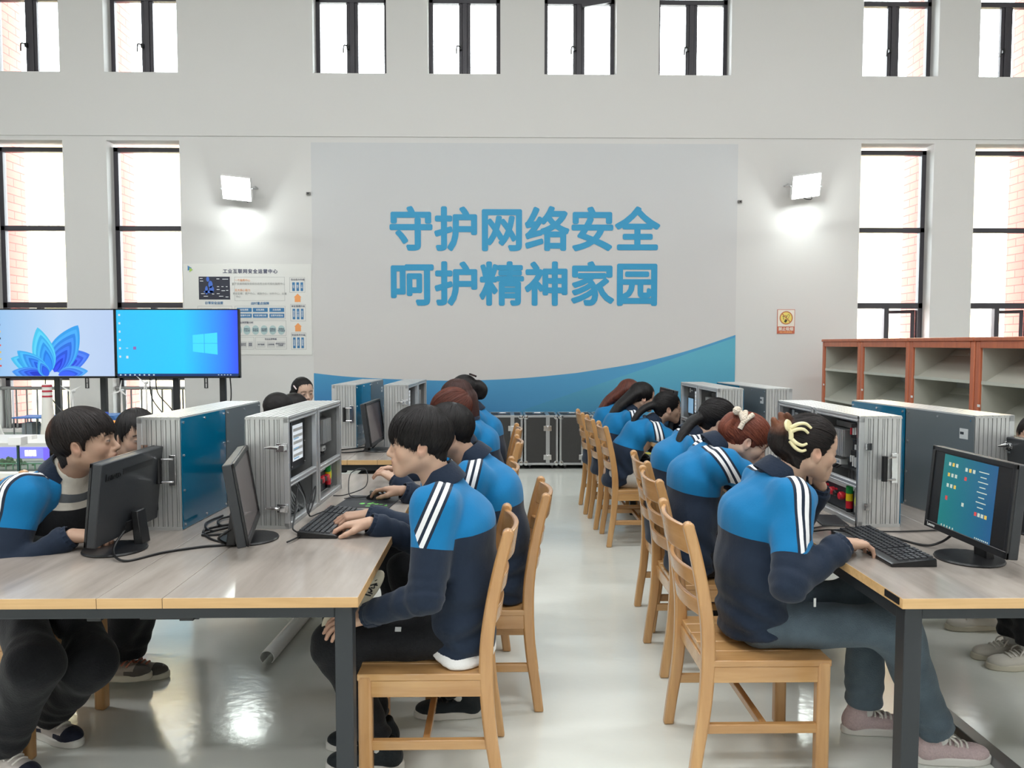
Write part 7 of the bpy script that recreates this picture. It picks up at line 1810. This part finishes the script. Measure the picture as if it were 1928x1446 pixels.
cast('R4', 'person in pale grey trousers with a hand at the mouth, far right desk', (1.015, 5.60), 0, lean=(26, 38, 50, 38), px=-0.15, s=0.92, head=(0, 6, 0), female=True, hair='bangs', hairc='black', tone='b', Rw=(1.36, 5.44, .81), Rp=(-.1, -1, -.3), Rh=dict(dir=(1, .3, 0), up=(0, 0, 1)), Lw=(1.34, 5.68, .93), Lp=(.8, .5, -.6), Lh=dict(dir=(-.3, -.3, .9), up=(.9, 0, .3), curl=(60, 50, 30)),
     ank=((1.42, 5.5), (1.3, 5.7)), trousers=M_BEIGE, detail=2, seed=14, yoke=.21, extra=[('c', [(-.085, 0, .02), (-.13, -.01, .02), (-.2, -.02, -.02), (-.25, -.03, -.09), (-.275, -.04, -.17)], .028, .015, 1.4)])
cast('R5', 'person in track jacket in the middle of three at the far right desk', (0.985, 6.12), 0, lean=(16, 30, 42, 34), px=-0.14, s=0.92, head=(6, 8, 0), female=True, hair='long', hairc='black', tone='b', Rw=(1.3, 6.0, .80), Lw=(1.3, 6.2, .80), ank=((1.35, 6.05), (1.35, 6.2)), detail=2, seed=15, extra=[('c', [(-.05, 0, .04), (-.1, 0, .0), (-.17, 0, -.06), (-.225, 0, -.13), (-.26, 0, -.21)], .052, .03, 1.75)])
cast('R6', 'person in track jacket furthest back on the right of the aisle', (0.965, 6.66), 0, lean=(16, 30, 42, 34), px=-0.13, s=0.92, head=(6, 4, 0), female=True, hair='long', hairc='auburn', tone='b', Rw=(1.3, 6.56, .80), Lw=(1.3, 6.72, .80), ank=((1.35, 6.6), (1.35, 6.74)), detail=3, seed=16, extra=[('c', [(-.05, 0, .04), (-.1, 0, .0), (-.18, 0, -.06), (-.24, 0, -.14), (-.285, 0, -.24)], .052, .026, 1.75)])
cast('A', 'person in striped knit sweater under an open track jacket, looking up right', (-1.685, 2.84), -26, lean=(12, 21, 31, 38), px=-0.02, head=(-8, 38, 0), hair='fringe', hairc='brownblack', tone='d', Rw=(-1.45, 2.60, .80), Rp=(-.7, -.3, -.7), Rh=dict(dir=(1, .2, -.1), up=(0, -.2, 1), curl=(35, 45, 25)), Lw=(-1.5, 2.95, .80), Lp=(-.1, .8, -.6),
     ank=((-1.68, 2.56), (-1.67, 2.80)), shoes='navy', detail=1, seed=21, opened=True, wide=1.25, sl=(.115, .13), yoke=.2, tilt=(.15, .3), pz=0.532)
cast('B', 'person in track jacket half hidden by a metal box, facing the camera, near left', (-1.93, 3.36), 0, lean=(22, 32, 38, 36), px=0.02, head=(2, -44, 0), hair='crop', hairc='black', tone='d', Rw=(-1.5, 3.26, .80), Lw=(-1.5, 3.5, .80), Rp=(-.2, -.8, -.6), Lp=(-.1, .8, -.6), ank=((-1.66, 3.22), (-1.62, 3.30)), shoes='beige', detail=1, seed=22, wide=1.2, floor=(0.03, 0.0))

cast('F', 'person bent low behind the open metal box, only the head top showing', (-1.80, 5.2), 0, lean=(14, 34, 52, 50), px=-0.06, head=(16, 4, 0), hair='bangs', female=True, hairc='black', tone='b', Rw=(-1.35, 5.1, .80), Lw=(-1.35, 5.3, .80), ank=((-1.4, 5.1), (-1.4, 5.3)), detail=3, seed=31)
cast('F2', 'person barely seen above the metal box, between two others', (-1.84, 5.62), 0, lean=(18, 38, 56, 56), px=-0.06, head=(20, 4, 0), hair='bangs', female=True, hairc='black', tone='b', Rw=(-1.35, 5.55, .80), Lw=(-1.35, 5.7, .80), ank=((-1.4, 5.5), (-1.4, 5.7)), detail=3, seed=32)
cast('G', 'person with pale hair slide turned to the camera, by the left mural edge', (-1.83, 6.05), 0, lean=(14, 28, 38, 30), px=0.0, head=(2, -52, 4), hair='back', female=True, hairc='black', tone='c', Rw=(-1.35, 6.0, .80), Lw=(-1.35, 6.2, .80), ank=((-1.4, 5.95), (-1.4, 6.15)), detail=2, seed=33, extra=[('c', [(-.07, 0, .0), (-.08, 0, -.04)], .03, .026, 1.2)])
cast('C', 'nearer of two persons with white sneakers beyond the near right desk, right frame edge', (2.72, 3.42), 180, lean=(14, 32, 48, 46), px=-0.08, head=(8, 0, 0), hair='crop', hairc='brownblack', tone='b', Rw=(2.42, 3.5, .80), Lw=(2.42, 3.3, .80), ank=((2.36, 3.44), (2.36, 3.33)), detail=2, seed=41, shoes='white', wide=1.1)
cast('D', 'further of two persons with white sneakers beyond the near right desk', (3.0, 3.98), 180, lean=(0, 6, 10, 8), px=-0.07, head=(6, 0, 0), hair='crop', hairc='black', tone='b', Rw=(2.45, 4.05, .80), Lw=(2.45, 3.9, .80), ank=((2.47, 4.0), (2.45, 3.80)), detail=2, seed=42, shoes='white', wide=1.1)
# ================================================================== THINGS WORN OR HELD
M_CREAM_P = mat('cream_plastic', (232, 222, 176), 0.35); M_PLUSH = fabric('cream_plush', (226, 214, 196), 0.95, 120, 0.8); M_PINKP = mat('pale_pink_slide', (226, 206, 206), 0.35)
def worn(name, key, mb, label=None):
    b_, inf = PEOPLE[key]; o = mb.build(name, inf['hair'], smooth=True, label=label); o.matrix_local = hm(inf); return o
# cream claw clip at the back of the near right girl's head: two hinged jaws of curved teeth
m = MB().use(M_CREAM_P)
m.lathe([(0.004, -0.006), (0.02, -0.005), (0.024, 0.0), (0.02, 0.006), (0.004, 0.007)], (-0.128, -0.05, 0.085), 20, Matrix.Rotation(R(70), 4, 'X') @ Matrix.Rotation(R(30), 4, 'Y'))
m.tube(spline([(-0.125, -0.045, 0.085), (-0.118, -0.06, 0.06), (-0.115, -0.062, 0.035)], 4), [0.009] * 9, 8)
for T_ in ([(-.118, -.056, .078), (-.1, -.072, .096), (-.075, -.08, .1), (-.05, -.079, .086)], [(-.118, -.058, .062), (-.102, -.074, .076), (-.08, -.081, .078), (-.06, -.081, .066)],
           [(-.116, -.058, .04), (-.1, -.075, .024), (-.078, -.081, .018), (-.06, -.081, .026)], [(-.114, -.056, .028), (-.1, -.072, .006), (-.078, -.079, -.004), (-.06, -.08, .002)]):
    pts = spline(T_, 5); n_ = len(pts); m.tube(pts, [0.0082 - 0.0035 * i / n_ for i in range(n_)], 10)
worn('hair_claw', 'R1', m, 'cream plastic claw clip')
# fluffy cream clip on the red haired girl: a Y of plush rolls with a ball
m = MB().use(M_PLUSH)
m.tube(spline([(-0.09, -0.05, 0.125), (-0.085, -0.07, 0.1), (-0.082, -0.08, 0.07), (-0.082, -0.084, 0.035)], 5), 0.0125, 10)
m.tube(spline([(-0.052, -0.06, 0.128), (-0.068, -0.07, 0.1), (-0.08, -0.08, 0.075)], 5), 0.0125, 10)
m.tube(spline([(-0.115, -0.055, 0.11), (-0.1, -0.068, 0.095), (-0.086, -0.077, 0.08)], 5), 0.0135, 10)
m.lathe([(0.003, -0.023), (0.016, -0.017), (0.023, 0), (0.016, 0.017), (0.003, 0.023)], (-0.128, -0.05, 0.108), 14)
worn('hair_clip', 'R2', m, 'fluffy cream hair clip')
m = MB().use(mat('dark_brown_clip', (54, 38, 36), 0.3)); Mx = Matrix.Translation((-0.11, 0.02, 0.1)) @ Matrix.Rotation(R(-40), 4, 'Y')
for (a, b2, c2, d2) in ((-.03, -.03, .03, -.018), (-.03, .018, .03, .03), (-.03, -.03, -.018, .03), (.018, -.03, .03, .03)): m.box(a, b2, 0.0, c2, d2, 0.012, Mx)
worn('hair_clip', 'L5', m)
m = MB().use(M_PINKP); m.tube([(0.02, -0.088, 0.075), (0.052, -0.079, 0.045)], 0.0055, 6); worn('hair_slide', 'G', m, 'pale pink hair slide')
m = MB().use(M_BLACK); m.lathe([(0.022, -0.006), (0.028, 0), (0.022, 0.006)], (-0.118, 0, 0.012), 14, Matrix.Rotation(R(75), 4, 'Y')); worn('hair_tie', 'R4', m)
m = MB().use(M_BLACK); m.lathe([(0.024, -0.006), (0.03, 0), (0.024, 0.006)], (-0.122, 0, 0.008), 14, Matrix.Rotation(R(75), 4, 'Y')); worn('hair_tie', 'R3', m)
# zip pulls, cuff tags and trouser marks
def pull(key, loc_, label='small white zip pull'):
    b_, inf = PEOPLE[key]; m = MB().use(mat('zip_white', (226, 228, 228), 0.4)); m.box(-0.004, -0.0025, -0.03, 0.004, 0.0025, 0); o = m.build('zip_pull', inf['jacket'], loc=loc_, bevel=0.001, label=label)
b_, inf = PEOPLE['R1']; pull('R1', (0.175, -0.155, 0.60))
# paper fan on the lap
o = empty('paper_fan', (-0.485, 2.515, 0.60), R(0), 'cream paper fan with black ink marks under the near left desk corner', 'fan')
Mx = Matrix.Rotation(R(-44), 4, 'Y')
m = MB().use(mat('cream_fan_paper', (206, 198, 176), 0.6)); m.prism([(0.14 * math.cos(t), 0.042 * math.sin(t)) for t in np.linspace(0, 2 * PI, 33)[:-1]], 'y', -0.004, 0.004)
m.v = [tuple(Mx @ Vector(v)) for v in m.v]; m.build('fan_leaf', o, bevel=0.002)
m = MB().use(M_BLACK); rr = random.Random(6)
for k in range(14):
    a = Vector((rr.uniform(0.02, .11), 0, rr.uniform(-.025, .025))); q = [a + Vector((rr.uniform(-.018, .018), 0, rr.uniform(-.014, .014))) * t for t in (0, .5, 1)]
    m.tube([tuple(Mx @ Vector((v.x, -0.0045, v.z))) for v in spline(q, 3)], rr.uniform(0.0012, 0.0028), 5)
m.build('ink_marks', o)
def stick(key, part, at, w_, h_, mt, name, label, up=(0, 0, 1), inner=None):
    """a small flat mark lying on the cloth nearest to the world point 'at'"""
    b_, inf = PEOPLE[key]; pt_ = [c for c in b_.children if c.name.split('.')[0] == part][0]; me = pt_.data; RW = rotz(inf['rz'])
    p = (np.array(at) - inf['org']) @ RW; co = np.empty(len(me.vertices) * 3, np.float32); me.vertices.foreach_get('co', co); co = co.reshape(-1, 3); i = int(np.argmin(vlen(co - p)))
    n_ = np.array(me.vertices[i].normal); u = np.array(up) @ RW; u = unit(u - (u @ n_) * n_); r_ = np.cross(u, n_); M = Matrix.Identity(4)
    for q in range(3): M[q][0], M[q][1], M[q][2], M[q][3] = r_[q], n_[q], u[q], co[i][q]
    m = MB().use(mt); m.box(-w_ / 2, -0.006, -h_ / 2, w_ / 2, 0.003, h_ / 2)
    if inner: m.use(inner); m.box(-w_ * .22, 0.003, -h_ * .2, w_ * .3, 0.0036, h_ * .2)
    o = m.build(name, pt_, label=label); o.matrix_local = M; return o
M_PRT = mat('white_cloth_print', (224, 226, 226), 0.7)
stick('L1', 'trousers', (-0.52, 2.40, 0.31), 0.05, 0.028, M_PRT, 'print_mark', 'small white printed mark', inner=M_BLACK2)
stick('L1', 'trousers', (-0.33, 2.38, 0.60), 0.02, 0.014, M_PRT, 'cloth_label', 'small white cloth label')
